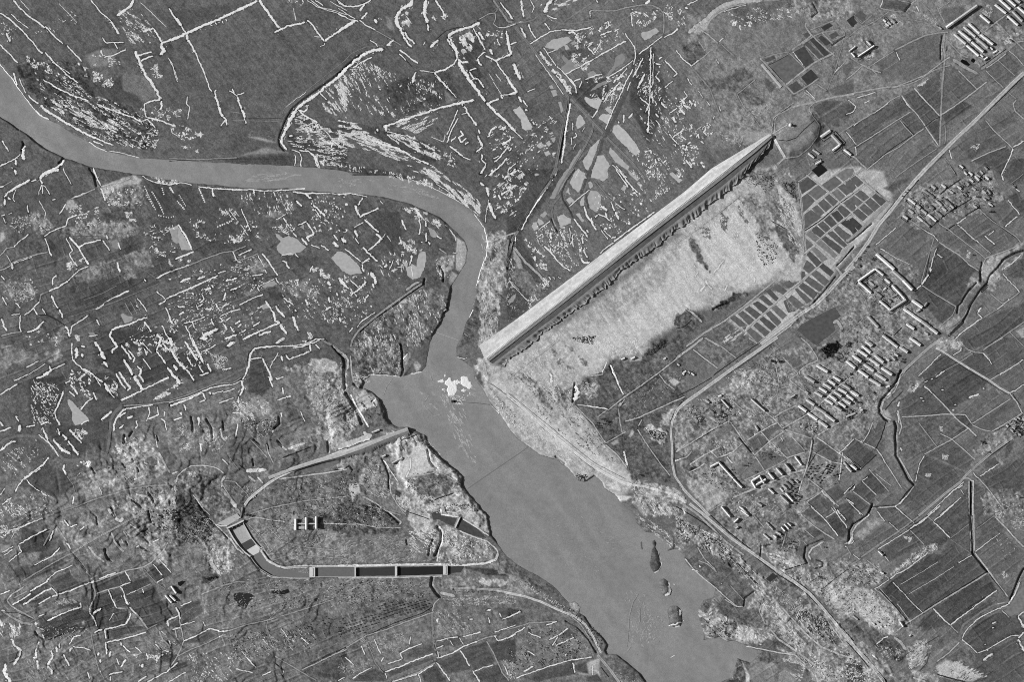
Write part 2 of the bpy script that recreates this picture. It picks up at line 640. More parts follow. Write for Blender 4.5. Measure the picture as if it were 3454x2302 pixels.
w10 1340,520 1370,500
w10 1390,530 1500,650 1470,675
w8 1390,770 1460,710
w12 1310,670 1350,720
w16 1150,780 1180,720 1220,650
w14 1200,820 1230,790
w10 1170,860 1250,920 1220,990
w10 1285,850 1290,910
w8 1340,890 1360,850
w14 1360,900 1400,950
w12 1310,1000 1340,1030
w16 1460,1030 1490,1080
w8 1310,1060 1350,1110
w10 1430,1180 1500,1270
w10 1460,1210 1520,1170
w14 980,1070 990,1085
w10 1030,1010 1028,1080
w12 1070,1040 1110,1000
w16 0,300 15,400 35,480
w16 0,490 30,480
w10 30,390 85,370
w24 60,560 70,600 100,660 120,700
w19 0,670 40,750 90,810 20,835
w18 100,850 130,900
w10 140,880 180,940
w18 160,965 180,975
w14 120,240 150,290 170,330
w12 190,210 210,270 255,335
w12 330,200 380,260
w13 290,450 330,520
w10 430,660 490,720
w11 490,730 570,830
w9 0,1090 60,1150 140,1225
w7 180,810 250,780
w12 230,1070 240,1100
w8 370,1020 400,1060
w7 310,1085 345,1075
w9 580,1080 580,1150
w8 660,1160 690,1120
w10 600,1170 615,1200 580,1215
w9 570,1210 570,1280
w7 580,1320 605,1270
w9 930,1450 1040,1568
w7 960,1460 1060,1568
w12 1265,1320 1270,1360
w16 1310,1400 1315,1440
w14 1480,1270 1490,1290
w12 1520,900 1568,870
w14 1530,960 1568,1010
w9 1430,1000 1500,950
I188 330,410 390,350 540,320 575,355 520,390 440,440 400,430 380,430
I188 500,400 530,395 555,435 520,440
I165 560,375 600,355 615,380 580,400
I150 470,600 520,560 480,500 500,485 540,530 590,505 615,530 600,560 670,550 660,575 510,650
I200 50,970 115,935 165,1010 225,1115 215,1140 165,1150 130,1130 120,1050
I198 680,870 690,850 720,865 760,870 805,855 840,890 800,970 750,940 715,920
I195 860,960 890,935 930,970 910,1005
I198 805,1040 840,1005 925,1010 885,1100
I195 605,1100 615,1040 645,1010 670,1040 695,1090 620,1140
I200 925,1160 940,1110 980,1095 1050,1160 1140,1270 1170,1330 1140,1375 1090,1340 1060,1300 1000,1250
I195 670,1420 740,1300 820,1220 790,1330 720,1500 690,1490
I195 735,1572 800,1370 850,1370 910,1460 870,1530 890,1572
I185 900,1350 910,1300 990,1380 1080,1470 1060,1500 960,1430
I165 500,1572 560,1440 650,1310 660,1340 540,1560
I192 580,1572 630,1480 705,1572
I148 960,500 1010,470 1050,500 1030,550 960,600 900,665 880,660 940,580
I150 730,800 800,740 890,700 910,720 770,790
I185 1180,290 1250,270 1310,245 1345,275 1260,335 1210,355 1190,320
I175 450,900 475,890 495,960 480,995
I180 370,760 400,745 415,780 385,785
I180 385,800 430,790 445,840 410,850
I190 260,1285 300,1250 335,1280 300,1310
I190 340,1260 370,1240 400,1270 370,1295
I180 380,1220 430,1205 420,1260
I190 325,1345 370,1325 385,1360 350,1380
I160 710,650 760,620 790,650 720,690
I190 370,1170 400,1160 410,1180 380,1185
x55,70,22,9 240,400 320,480 560,760 560,830 440,680 280,470
x-35,90,18,9 600,260 900,180 1050,300 850,480 650,430 560,580
x-30,60,18,9 580,440 760,500 700,620 560,580
x55,130,22,10 1150,850 1400,830 1568,950 1568,1568 1350,1568 1200,1250
x-60,110,22,10 1120,490 1400,480 1450,640 1400,860 1150,850
x-45,90,20,9 700,700 1000,650 1060,720 900,900 720,860
x-40,90,16,9 0,1200 220,1150 450,1200 430,1400 150,1568 0,1568
x-15,120,30,8 370,70 430,5 620,0 550,40 420,90
x-45,40,18,9 940,760 1060,640 1000,840 900,960
x30,70,16,9 1100,80 1380,60 1300,180 1150,280
x40,70,14,8 1380,0 1568,100 1568,240 1400,200
x-30,40,16,8 150,1000 420,1040 480,1080 330,1180
x50,60,18,9 1080,1330 1300,1330 1568,1560 1250,1568
#e
P110,6,1.1 280,220 360,120 480,60 700,20 900,40 1100,110 1150,190 1120,290 1000,420 820,470 600,520 470,480 350,350
P82,20,1.2 480,70 750,30 900,50 820,180 640,240 520,200
P172,7,1.1 120,280 250,180 340,90 430,30 600,0 900,0 700,14 480,52 370,112 290,200 270,250 200,300
P148,20,1.8 950,0 1568,0 1568,140 1300,160 1180,190 1100,100
P82,5,1.5 70,400 130,360 180,370 280,460 150,570 80,480
P88,10,1.5 240,710 340,670 390,710 600,600 680,660 500,790 260,790
P86,6,1.5 550,830 640,790 790,900 700,950 640,900
P80,5 780,670 890,760 830,820 790,770
P132,20,1.6 400,1000 850,900 850,1190 600,1280 400,1240
P150,14,1 560,1150 850,1160 850,1200 620,1270
P76,4 1210,940 1300,890 1470,890 1270,1030
P84,4 1260,1040 1420,950 1500,890 1568,930 1568,1000 1440,1050 1440,1120 1300,1080
P112,8 900,1000 1100,940 1210,1030 1260,1110 1180,1290 980,1360 890,1220
P88,6 1350,790 1568,690 1568,830 1380,840
P86,6 1460,590 1540,540 1568,600 1500,680
P92,6 370,420 420,370 520,490 470,490
k8,150 1000,465 1145,610
k14,152 1020,440 1160,340 1200,300
k14,155 970,745 1140,610 1230,545 1310,505 1400,460
k14,150 740,510 960,745 1040,830
k9,140 750,520 860,480 1000,455
k12,152 1150,195 1140,230 1190,300 1260,370 1340,440 1400,490
k11,150 1290,290 1390,390
k10,145 1180,265 1290,220 1390,180
k10,145 1380,360 1490,310
k12,145 1110,390 1210,320 1290,285 1440,260
k9,150 1140,400 1280,545
k9,150 1080,700 1150,770
k12,150 1040,830 1160,760 1260,690
k8,140 1450,240 1490,290 1460,400
k7,135 1470,400 1390,660 1330,800
k9,150 1390,650 1450,590 1500,530
k10,160 1130,810 1240,890
k9,150 1240,740 1330,800
d9,25 825,580 955,730
d9,25 825,570 1000,478
d7,25 1380,398 1490,322
w8 1030,455 1080,520 1120,570
w8 1390,650 1440,590
w9 1145,790 1220,870
R15,158 1572,828 1400,855 1290,880 1230,900 1100,925 1030,945
k6,160 1030,945 900,1010 875,1060 868,1180
k6,160 1040,905 930,980 860,1040 845,1170
d4,60 1020,930 910,1000 862,1050 855,1170
R22,188 850,1200 900,1290 960,1390
R16,162 960,1390 895,1450
k9,150 960,1395 1080,1380 1180,1300 1250,1200 1265,1110 1210,1030 1175,970 1180,940 1230,900
d6,45 900,1235 980,1245 1060,1215 1130,1140 1220,1060
k7,160 850,1180 930,1130 980,1100
k8,145 540,830 600,940 700,1050 740,1110
k9,150 540,830 700,700
d6,50 570,800 690,700
k12,130 130,580 300,780 380,990 460,1100
w9 0,440 60,520 140,580
w8 140,580 200,530
k10,150 140,575 260,490 300,450
w12 380,365 420,335
w8 100,690 140,750
w8 200,800 240,860
w8 270,890 300,930
w9 30,900 100,850 70,800
w14 120,880 140,920
w20 75,930 100,945
w16 40,960 70,1000
w20 10,1000 25,1000
w10 380,930 390,980
w8 330,1050 340,1020
w12 420,100 440,95
w7 440,95 500,75 620,42
w10 100,40 190,0
w16 80,65 105,75
w9 0,260 20,250
w10 180,1210 200,1180 205,1220
w11 220,1240 245,1265
w10 240,1160 275,1195
w11 100,1270 130,1250
w15 80,1330 100,1290
w14 50,1290 80,1280
w12 90,1410 140,1480
w9 0,1190 60,1150
w10 230,1130 260,1110
w10 290,1110 310,1105
k10,165 200,250 280,300 370,380
k9,150 200,360 260,450
k9,140 400,390 520,500
w10 350,520 380,560
w7 0,1530 40,1568
d10,30 1210,30 1250,110 1200,150
d9,30 1540,440 1568,420
O104 828,580 1000,478 1138,600 972,735
I172 830,585 890,550 925,535 895,575 905,640 960,720
O72 1032,462 1128,405 1218,540 1142,592
O84 1122,392 1158,364 1308,510 1272,538
O66 1172,342 1208,322 1348,468 1312,497
O68 1252,332 1282,308 1364,376 1322,402
O88 1118,302 1158,282 1188,312 1152,342
O62 1278,240 1350,194 1382,225 1310,268
O84 1348,310 1408,274 1438,310 1372,346
O62 1102,680 1190,608 1252,680 1162,752
O82 984,760 1060,714 1126,780 1042,826
O86 774,526 860,488 878,514 802,548
O58 1504,180 1568,132 1568,240
O22 1202,1500 1275,1448 1333,1500 1256,1558
O112 1312,1438 1400,1402 1438,1440 1382,1488
x20,120,14,8 430,120 560,80 900,50 1100,110 1000,160 850,190 700,200 620,250 520,220
x70,22,14,9 480,160 560,200 580,260 500,240
x70,14,14,10 620,190 680,190 660,250
x40,60,16,9 0,860 180,880 250,960 120,960 0,1000
x-40,60,16,9 0,1100 300,1080 330,1180 240,1260 0,1260
x50,60,18,9 0,1280 180,1280 260,1480 80,1450
x0,60,12,7,165 380,1150 560,1180 560,1280 420,1260
x40,60,14,7,175 500,1180 620,1180 560,1300
x20,90,14,6,170 950,20 1150,60 1250,140 1400,100 1500,160 1100,120
x-40,60,22,8,160 560,1000 850,900 800,1000 720,1060
x0,60,12,7,165 700,1030 760,960 860,860 740,1000
h16,4,0 1205,1318 1262,1358 1165,1350 1215,1390 1228,1450 1278,1420
b24,5,0 1275,1210 1358,1152 1372,1190 1450,1275
b18,4,0 1380,1328 1440,1282 1480,1318 1540,1365
k34,178 110,290 180,230 260,175 340,95 430,40 520,15 640,2 760,2
k10,160 280,230 300,180 370,120 480,60 620,30
b22,1.4,46 757,567 925,765
T 1003,1105
#f
P78,5 630,770 730,700 830,620 830,1000 700,890
P88,5 850,600 920,570 1000,620 1150,780 850,990
P78,5 505,840 600,790 820,1020 700,1090
P72,6 850,1030 1040,890 1120,940 880,1090
P78,5 20,1120 200,1030 480,860 560,960 300,1110 90,1270
P90,5 100,1290 470,1050 590,1190 200,1480 110,1440
P82,4 475,1040 570,990 690,1120 600,1190
P86,5 260,560 420,470 470,550 330,620
P86,4 1240,610 1340,540 1490,680 1390,770
P80,4 1345,530 1420,460 1540,580 1500,660
P82,5 920,1320 1220,1050 1400,1270 1100,1400 970,1430
P74,5 1110,1420 1410,1290 1460,1340 1370,1540 1250,1470
P68,5 1470,1400 1568,1400 1568,1568 1400,1568
P80,5 320,70 340,0 480,0 550,50 520,100 430,75
P88,5 840,80 1060,40 1000,200 880,200
P96,10 470,350 830,300 830,530 600,690 350,730 280,640
P76,5 0,900 60,940 20,1000 0,1000
P72,5 720,1110 780,1060 820,1080 820,1270
P95,6 1240,1010 1440,930 1490,1000 1330,1180
P120,10,1.8 20,330 250,330 300,460 120,540 20,500
P128,10,1.6 880,300 1320,200 1568,260 1568,330 1480,400 1200,600 1000,500
R36,168 1572,638 1480,720 1400,800 1300,900 1200,1000 1100,1100 1000,1190 900,1290 820,1370 740,1450 628,1572
d7,35 1568,668 1420,815 1300,930 1180,1050
d6,40 1400,795 1300,880 1180,1000 1000,1170
d6,50 880,1340 780,1440 640,1568
k11,160 0,835 300,775 450,760 600,700 700,660 790,590 870,530 920,500
k9,150 400,775 560,740 650,700 750,630 850,590 920,575
k12,150 430,440 550,380 700,310 830,285 900,280
k16,148 870,290 855,400 870,480 862,600 855,680 845,760 840,900 835,1010 830,1150 825,1290
d8,30 850,310 835,400 835,520
d7,40 890,400 885,450
k11,140 880,340 1000,470
k26,150 940,520 1050,590 1160,650
k12,150 1010,430 1100,360 1200,290 1330,190 1450,100 1568,20
k11,145 1320,190 1420,290 1500,370 1568,440
k18,138 1190,610 1300,530 1420,440 1500,380
d6,45 1195,585 1300,510 1410,430
k10,175 600,775 680,870 760,950 825,1020
k9,178 490,840 560,940 620,1000 700,1110
w10 500,860 560,950
w8 610,785 700,890
k10,172 825,1020 920,960 1050,870 1150,790 1240,720
d6,40 700,1110 780,1050 830,1030
k8,160 0,1140 60,1100 150,1050 300,960 400,880 480,840
w9 240,1000 370,910
w12 65,1110 100,1080
k8,165 90,1290 200,1220 310,1150 400,1090 480,1040 570,985
w7 90,1290 310,1150
k7,160 470,1050 530,1130 595,1195
d6,45 500,1080 600,1190
k8,165 180,1500 250,1440 350,1360 460,1300 590,1200 690,1130
d6,45 200,1475 350,1345 580,1190
k8,170 700,1115 760,1200 820,1290
w6 700,1120 810,1280
k7,150 430,1568 560,1470 680,1390 800,1310
k7,150 870,1100 880,1200 870,1270
w9 440,455 475,530
k6,130 330,620 460,540
k8,165 0,700 80,640 140,580 190,580
k7,150 190,580 280,660
k7,150 200,590 420,450
w9 90,860 180,840 260,810
w10 0,1010 60,985 85,940 20,880
w8 160,910 210,885
w8 0,1160 50,1220 90,1280
w11 85,1290 90,1370
k12,160 30,1360 90,1400 180,1490
k8,165 1230,1060 1300,1150 1400,1240 1470,1310
w11 1470,1300 1568,1240
w11 1470,1310 1440,1400 1370,1530
k9,170 1100,1420 1250,1350 1410,1290
k7,165 1230,620 1300,690 1390,775
k7,150 1340,530 1490,670
k9,172 1235,600 1340,530 1410,470
k8,165 1430,440 1500,500 1568,580
k10,165 1500,880 1470,920 1490,980 1568,1050
k7,150 1430,815 1500,875
w10 905,1320 930,1400
k8,150 870,1390 960,1530
d6,40 875,1400 980,1550
k9,165 990,620 1060,690 1150,780
k9,160 510,100 560,40 620,0
k7,150 300,70 430,100 520,105
w9 300,70 325,0
k8,150 810,80 920,10
k8,150 800,60 870,200
k7,140 640,0 760,110
k7,145 460,0 560,20
d10,25 520,100 575,30
w10 620,50 640,100
k7,140 70,130 140,210 230,130
k8,140 0,340 100,260 250,190 380,100
k7,135 540,170 680,190 800,240
k12,155 120,560 200,600 300,640
w9 290,630 310,640
k9,140 0,480 120,560
k12,150 1000,470 1050,500 1080,510
k9,165 1568,360 1500,370
O60 10,182 58,142 98,200 52,238
O95 80,130 125,90 180,135 145,190
O14 1005,535 1025,520 1060,535 1095,570 1080,580 1030,560
O14 1100,525 1120,512 1142,530 1125,552 1105,545
b24,7,1 882,243 938,202 942,200 1150,52
b20,5,2 1310,40 1405,115 1350,-5 1445,80 1410,-20 1490,50 1450,-40 1530,20
b20,5,3 1420,140 1510,220 1465,100 1550,185 1510,60 1590,130
b20,5,4 1180,130 1262,200
b20,5,5 950,300 1050,385 990,270 1095,355 1035,235 1135,322 1080,205 1172,292
b20,5,6 1062,400 1165,490 1105,370 1205,455 1145,335 1245,422 1185,305 1290,390
b14,4,7 1180,480 1205,500 1215,528 1245,505 1292,470 1330,448 1268,415 1290,435
h16,4,8 345,205 375,225 365,190 395,215 395,165 430,195 325,170 350,190
b14,5,9 105,500 245,405 25,455 80,410 45,465 75,500 180,360 215,395
h14,4,10 1000,1455 1030,1480 1040,1510 1065,1540 1090,1520 1110,1550 1180,1505 1205,1530 1220,1470 1245,1495 1150,1540 1180,1560
h12,3,11 785,220 810,235 815,235 840,255 1410,170 1430,150 1435,345 1460,365
x20,50,16,9,190 330,200 420,120 480,190 340,270
x-30,30,18,9,190 620,760 730,690 680,750
x0,30,12,8,200 150,500 260,450 220,540
x10,30,14,8,190 1080,1290 1180,1260 1150,1340
x60,60,22,6,175 1250,30 1300,80 1260,160 1180,120
x20,60,18,8,175 1380,330 1470,330 1460,390 1400,390
x0,30,14,10,180 1480,290 1530,290 1520,320 1490,320
x20,80,14,7,170 560,80 800,160 830,260 700,170
#g
P72,8,1.4 880,370 1060,330 1130,440 900,500
P72,5 1050,640 1180,580 1290,690 1100,760
P76,5 440,660 570,610 640,720 470,790
P74,5 720,690 900,640 970,720 780,840
P72,8 1330,790 1568,700 1568,880 1390,950
P74,10 1290,520 1568,460 1568,640 1300,640
P70,6 1230,100 1568,150 1568,480 1420,430
P80,10 0,170 300,100 700,200 560,330 300,420 100,420
P74,8 520,1100 900,970 1380,960 1150,1050 880,1190 540,1230
P116,12,1.8 680,480 1200,460 1230,540 1100,600 600,590 540,540
P117,14,1.8 250,430 330,400 360,430 480,490 380,580 340,570 300,520 220,460
P114,10,1.8 900,150 1280,130 1280,300 1150,330 1000,330 930,260
P172,6,1.2 890,150 1000,110 1080,75 1170,55 1260,90 1230,130 1130,140 1000,180 960,230 900,200
P165,6,1.2 560,330 600,280 640,270 700,340 650,360 580,350
P180,4 1000,290 1060,280 1050,330
P165,5 800,480 830,430 860,460 840,500
P172,6 0,560 30,560 50,610 20,640 0,640
P155,5 1070,540 1150,500 1220,520 1120,555
P114,8,1.6 1090,760 1300,690 1340,860 1200,850
P116,8,1.6 1080,880 1160,860 1190,950 1120,980
P112,10,1.6 640,940 1030,780 1030,870 760,990
P112,14,1.8 0,1010 300,1000 340,1120 100,1140
P116,10,1.8 430,1490 560,1400 585,1470 520,1530
P72,6 640,1010 1200,980 1140,1060 900,1170 560,1210
P70,8 870,1430 1568,1400 1568,1568 920,1568
w17 0,160 40,145
k8,150 40,145 110,105
w18 40,250 70,205 140,165 200,130 265,95
w22 45,260 40,320
w14 70,250 95,270
w7 140,180 115,260 130,290
w12 275,110 320,95
w22 350,90 380,50 430,30 490,10 520,0
w14 350,95 375,130
w8 375,135 345,200 340,230
w8 380,140 375,220
w8 390,150 420,190 440,225
w7 555,0 600,80 630,135
w12 820,0 860,90 890,150
w16 890,170 910,220 930,280
g10,6 790,0 830,60 850,150
w8 1250,60 1340,110 1420,130 1500,140 1568,125
k12,178 890,160 980,130 1080,110 1150,80
w10 890,155 980,130
o12,20 1275,155 1320,260 1370,355
o12,20 1340,200 1400,300 1450,410
o12,18 1430,170 1445,225
o13,18 1500,160 1530,210
o11,22 1400,410 1490,430 1530,420
o10,22 1290,230 1350,330
k10,170 630,260 700,240 770,205 840,175
w8 640,255 760,208
w10 525,400 560,345 580,310
w9 390,595 440,560 500,530 580,500 600,440 680,405
w9 125,690 160,650 210,615 250,575
k8,165 0,770 60,700 125,690
w10 395,610 425,680 430,720 455,770
w9 580,610 610,660 640,720
w8 640,720 610,750 640,810 680,860
w13 610,600 690,690 740,780 780,845
w10 700,690 760,655 830,640 890,625
w9 905,630 970,720
w15 935,585 950,620
w11 1040,650 1065,710
k9,165 80,840 200,790 340,750 420,735
w8 120,835 280,775
w18 105,830 110,885
k8,170 0,895 60,875 110,840
w7 60,760 100,830
w10 780,860 700,890 640,945 600,990
w13 600,990 540,1030 430,1080
w12 500,940 465,970 460,1025
w16 455,1115 485,1180 510,1230
w16 530,1240 555,1315
w14 1030,820 1045,870 1060,910
w10 1380,965 1470,920 1568,885
d22,80 600,1290 900,1190 1200,1080 1400,990
k5,130 600,1310 1000,1180 1400,1010
k6,125 740,1160 900,1100 1030,1030
k6,120 690,1000 860,960 1030,880
k7,100 540,545 620,590 800,590 920,600
d5,62 860,595 620,590
k8,112 1080,760 1170,840 1300,910 1380,970
w13 840,1235 890,1210 920,1180 1000,1140 1080,1100 1140,1075
w10 620,1460 630,1390 700,1345 780,1290
w20 570,1385 600,1430 615,1480
d9,45 340,1290 420,1290 500,1330 560,1370 600,1440
w11 300,1230 330,1290
w12 215,1290 260,1265 300,1220 350,1170
k12,150 350,1170 360,1110 430,1080
w10 180,1290 175,1400 190,1440
k9,165 10,1475 100,1450 190,1440
w20 240,1440 320,1415 390,1345
w14 15,1320 35,1390 60,1430
w8 100,1290 180,1275
w8 370,1230 410,1285
w12 20,1130 60,1200
w10 140,1180 180,1230
w9 10,940 40,980
I170 1060,1290 1085,1270 1110,1290 1170,1310 1170,1340 1100,1365
I150 980,640 1030,620 1060,660 1040,710 990,690
I170 1500,550 1568,520 1568,660 1520,640
I150 780,1445 820,1435 840,1460 800,1480
k6,150 1100,1180 1170,1300
k6,150 1150,1170 1210,1280
k6,145 1190,1150 1240,1260
w9 1210,1140 1300,1260
w14 980,1420 1050,1395 1130,1375 1230,1330 1300,1310
w14 985,1430 970,1470 1000,1520 1035,1568
w13 1270,1345 1310,1400 1330,1440
w16 1380,1460 1420,1500 1400,1540 1430,1568
w12 1430,1380 1460,1450 1500,1510 1520,1568
w12 1460,1220 1490,1290 1520,1360
w11 1380,1080 1430,1120 1460,1160 1400,1200
w10 1460,1150 1568,1100
w12 850,1330 880,1380
w8 780,1480 860,1465
w11 830,1520 850,1568
w8 1200,1200 1215,1220
w12 1270,975 1290,990
w8 30,430 50,480
w12 10,415 45,405
w8 75,400 105,385
w9 240,320 250,385
w6 345,280 400,380
w7 400,380 395,440
w8 460,275 490,265
x10,90,16,8,175 700,480 1200,470 1200,560 900,590 600,560
x20,80,16,8,175 260,420 480,500 380,570
x40,70,14,9 1100,380 1200,390 1200,460 1130,460
x-20,80,18,7 880,160 1270,180 1260,320 950,330
x10,90,14,9,185 100,420 360,400 350,460 160,580 90,520
x50,60,14,9,180 0,950 320,960 330,1100 60,1160
x0,90,14,8,185 80,1080 340,1060 300,1170 140,1180
x-20,70,14,7 1250,500 1568,500 1568,700 1300,680
x-20,50,16,8 1300,680 1568,740 1520,850 1340,760
x-25,60,14,9 1100,1400 1300,1320 1568,1568 1180,1568
x20,30,16,9 190,1420 520,1440 560,1568 200,1560
x40,40,13,9 650,1450 720,1440 740,1540 680,1520
x70,110,9,8 1260,65 1560,100 1568,135 1400,125
x-15,40,16,8,190 560,330 700,300 760,420 640,420
x-20,60,18,7 640,440 860,330 900,500 700,500
x45,40,14,9 1440,1320 1568,1300 1568,1460 1500,1440
x-20,40,20,7 540,840 760,780 640,920
#h
P76,14,1 0,140 560,190 780,640 300,780 220,700 120,520 0,520
P70,10 1080,200 1300,220 1280,300 1180,270
P72,12 1060,760 1320,780 1250,860 1080,850
P70,8 880,1080 1050,1100 980,1170 880,1130
P132,8,1.6 820,400 1000,380 1050,430 850,450
P128,8,1.6 720,860 770,820 890,840 870,880 740,930
P120,8,1.4 660,1100 740,1060 790,1090 720,1130
P112,12,1.6 1000,1010 1180,980 1300,1130 1080,1120
w8 0,140 60,125 140,120 200,145
w11 260,155 380,170
w11 380,170 600,185 720,180 830,195 1050,185 1200,170
w10 1090,200 1200,215 1350,215 1568,225
w15 380,170 395,245
w10 740,185 755,215
o13,18 10,170 40,210
o13,18 75,285 140,360
o14,16 265,170 315,290
o10,18 90,230 150,330
w13 80,490 150,600 205,715
w13 55,795 140,765 215,725
I182 0,530 75,500 130,590 195,700 205,715 110,715 90,660 40,630 20,580
o14,22 430,510 500,480 570,450
o10,18 450,350 500,420
o10,18 500,360 550,430
w6 530,360 600,450
w6 580,370 620,420
w9 635,350 680,450 720,550
w6 630,490 700,590
I180 935,570 970,580 1000,610 1050,590 1120,610 1150,640 1210,690 1160,730 1090,755 1000,765 960,720 945,690 990,640 950,610
w8 990,765 1080,745 1090,760
w8 1110,750 1140,780
w7 940,450 1030,400
w13 1010,430 1040,480
w7 1040,480 1080,530
w14 1215,470 1260,540 1280,575
w8 1135,495 1215,465
w14 1280,575 1215,605 1235,640
I158 1150,510 1190,490 1195,540
I150 1195,550 1240,570 1215,590
w14 1170,610 1220,670
w10 1090,560 1130,600
w17 1270,320 1330,370 1375,415
w10 1290,360 1340,440
w17 1120,280 1170,330
w17 1200,220 1255,260
w12 1340,670 1410,720
w8 1250,670 1330,700
w10 1450,580 1490,630
w22 1450,640 1490,690
w22 1520,610 1560,650
k9,150 0,910 180,850 320,790 480,735 570,725 680,680
w9 0,910 180,845
w9 560,730 600,810
w9 600,815 640,825
w9 610,760 730,710
k9,150 610,815 790,745
w12 820,745 870,810 920,880 960,940
w7 780,760 840,860
w13 1000,810 1030,830 1060,880
w8 730,940 830,930
w16 745,970 760,970
w8 850,890 860,920
w10 1240,910 1270,855
w12 0,1135 40,1115 150,1070 250,1025 350,980 430,940
w9 430,920 500,900
w17 100,1000 140,975 190,960
w13 250,970 320,950
w16 500,990 600,960
w18 270,895 300,910
I168 820,1040 870,1000 930,985 955,1020 880,1040 850,1050
w6 780,1040 930,970
w9 780,1045 800,1080
w8 940,960 970,1010
w10 620,1200 700,1160 830,1105
w9 450,1300 540,1260 630,1235
w10 450,1305 480,1350
w15 475,1360 510,1415
I172 805,1210 850,1185 890,1220 830,1240
I160 705,1280 735,1255 750,1270 715,1295
w16 850,1165 890,1220 920,1270 935,1340 980,1360
w19 940,1210 990,1280 1020,1310
w22 980,1370 1000,1410 1040,1455
w14 650,1505 750,1455 850,1410 980,1355
w15 790,1470 900,1430
w15 490,1500 600,1460
w10 640,1440 680,1415
w36 280,1500 350,1450 430,1415
w10 130,1360 210,1350 320,1300
w13 145,1385 180,1450 205,1530 220,1568
w12 210,1350 225,1410
w13 370,1320 400,1385
w12 245,1220 300,1190
w12 410,1190 455,1260
w12 460,1225 530,1190
w16 480,1160 500,1090
w14 540,1070 600,1050
w10 240,1200 250,1240
w10 290,1100 310,1150 270,1180
w17 90,1290 130,1260
w14 580,1370 630,1340
w12 740,1390 800,1350
w9 500,1340 545,1310
w13 610,1400 640,1370
w17 1090,1300 1110,1360 1140,1430
w10 1010,1140 1100,1200
w12 1200,1150 1230,1200
w9 940,1540 970,1510 1020,1490
w20 520,1568 560,1530
w9 830,1568 1100,1562 1200,1545 1300,1500 1370,1500
d6,45 1200,1530 1290,1492 1370,1490 1400,1530
w19 0,1490 30,1568
w14 0,1290 30,1370
w10 380,1020 390,1050
w12 200,1090 220,1110
w14 320,1070 370,1050
w12 80,1220 140,1215
w12 540,1390 575,1440
w12 320,1240 380,1230
w12 1480,1090 1490,1120
w18 1400,990 1420,1030
w14 1500,960 1568,1040
w16 1410,1130 1420,1180
w14 1380,1250 1430,1215
w18 1505,1310 1515,1350
w16 1110,1240 1125,1255
x62,70,12,9 440,350 580,340 600,450 470,440
x62,50,14,10 510,560 640,560 680,640 570,650
x75,110,22,10 640,210 1080,200 1100,400 800,400 640,280
x60,90,16,10 1250,230 1568,230 1568,560 1250,560
x50,150,20,9 1000,1000 1568,950 1568,1400 1100,1300 1000,1150
x-25,170,20,9 0,950 500,830 850,880 850,1050 400,1250 0,1250
x-30,150,18,10 60,1250 500,1200 860,1200 700,1500 400,1568 150,1568
x40,80,18,11 1260,880 1400,860 1430,960 1300,980
x80,40,14,8 170,430 320,460 320,620 220,600
x-25,60,14,8 0,770 200,810 120,850 0,860
x30,60,18,10 1140,1430 1280,1450 1240,1530 1170,1520
x-20,50,16,8,180 560,760 780,760 760,900 600,900
x-70,60,14,8 930,1000 1260,960 1330,1100 1180,1080
x40,50,14,8 380,420 800,450 880,640 560,700 300,620
x30,50,16,8 900,500 1120,480 1120,600 960,560
#i
P70,10 280,380 540,380 560,600 480,740 380,640
P95,10,1.8 350,1300 750,1040 960,1130 980,1250 850,1430 730,1572 130,1572 200,1440
P190,5,1 985,540 1040,600 1118,645 1140,720 1125,830 1078,905 1040,890 1040,760 1045,640
P172,5,1 1000,900 1055,935 1000,1035 970,1000 985,930
P140,6,1.8 900,780 1020,760 1020,880 900,960 870,900
P152,8,2 1320,560 1568,540 1568,900 1440,1150 1400,1300 1400,1572 1245,1572 1245,1300 1215,1060 1300,800
P80,6 1360,690 1400,690 1390,780 1350,790
P96,8,1.5 1500,900 1568,950 1568,1250 1440,1200
P80,5,1.4 1100,1400 1190,1200 1238,1230 1235,1400 1180,1530 1080,1572
P66,4 0,0 380,0 700,90 560,80 400,55 0,15
w11 0,225 120,215
w8 120,215 260,245
w14 190,425 260,390 360,345
w18 150,320 170,380 195,425
w15 180,320 220,250
w10 140,520 225,470
w9 370,280 400,310
w15 235,445 290,500 360,560
w15 335,570 390,620
w15 390,615 330,670 265,720
w6 390,610 420,570
w6 430,590 470,640
w15 220,690 265,740 350,815
w24 150,540 170,600
w10 150,610 185,660
w16 40,620 50,650
w17 210,830 280,790
w13 210,840 230,910
w8 60,700 120,750 200,820
w12 10,980 60,1030 100,1060
w10 110,985 170,1040
w13 110,1115 180,1070 250,995
w11 150,1100 165,1130
w28 290,910 320,960 340,1010
w13 305,1010 320,1050
w14 245,1140 270,1110
w15 560,450 590,510 600,540
w15 690,360 740,430
w12 715,440 730,520 715,580
w15 775,560 780,640
w18 770,460 780,510
w15 800,640 810,670
I170 790,510 850,540 880,580 860,610 820,590
I185 580,810 615,830 610,870 650,840 690,860 700,800 720,730 770,730 780,800 760,880 720,960 660,975 610,940 600,870
I185 -60,790 -10,730 40,730 90,760 180,850 215,920 100,935 40,900
w8 650,860 660,950
w15 635,850 650,760
w8 690,760 690,710
w8 980,530 1030,590 1040,640
w9 870,590 915,615
w18 410,870 430,840
w16 450,820 465,825
w7 455,890 490,800
g16,6 765,970 758,1000 765,1025
g18,6 900,860 930,920 930,990
w13 905,880 910,950
w9 1010,740 1045,740
k16,150 740,1010 640,1080 540,1150 440,1220 350,1290 260,1360 180,1430 130,1500 110,1568
d7,30 750,1025 600,1125 520,1195 330,1318 200,1438
w9 170,1400 200,1350 270,1300 330,1265
w10 100,1440 130,1400
k18,165 600,1070 680,1010 720,1000
P185,3 550,1180 600,1150 610,1185
w6 1200,400 1290,520 1315,640 1310,760 1260,880 1220,1030
w7 860,130 950,180 1020,240
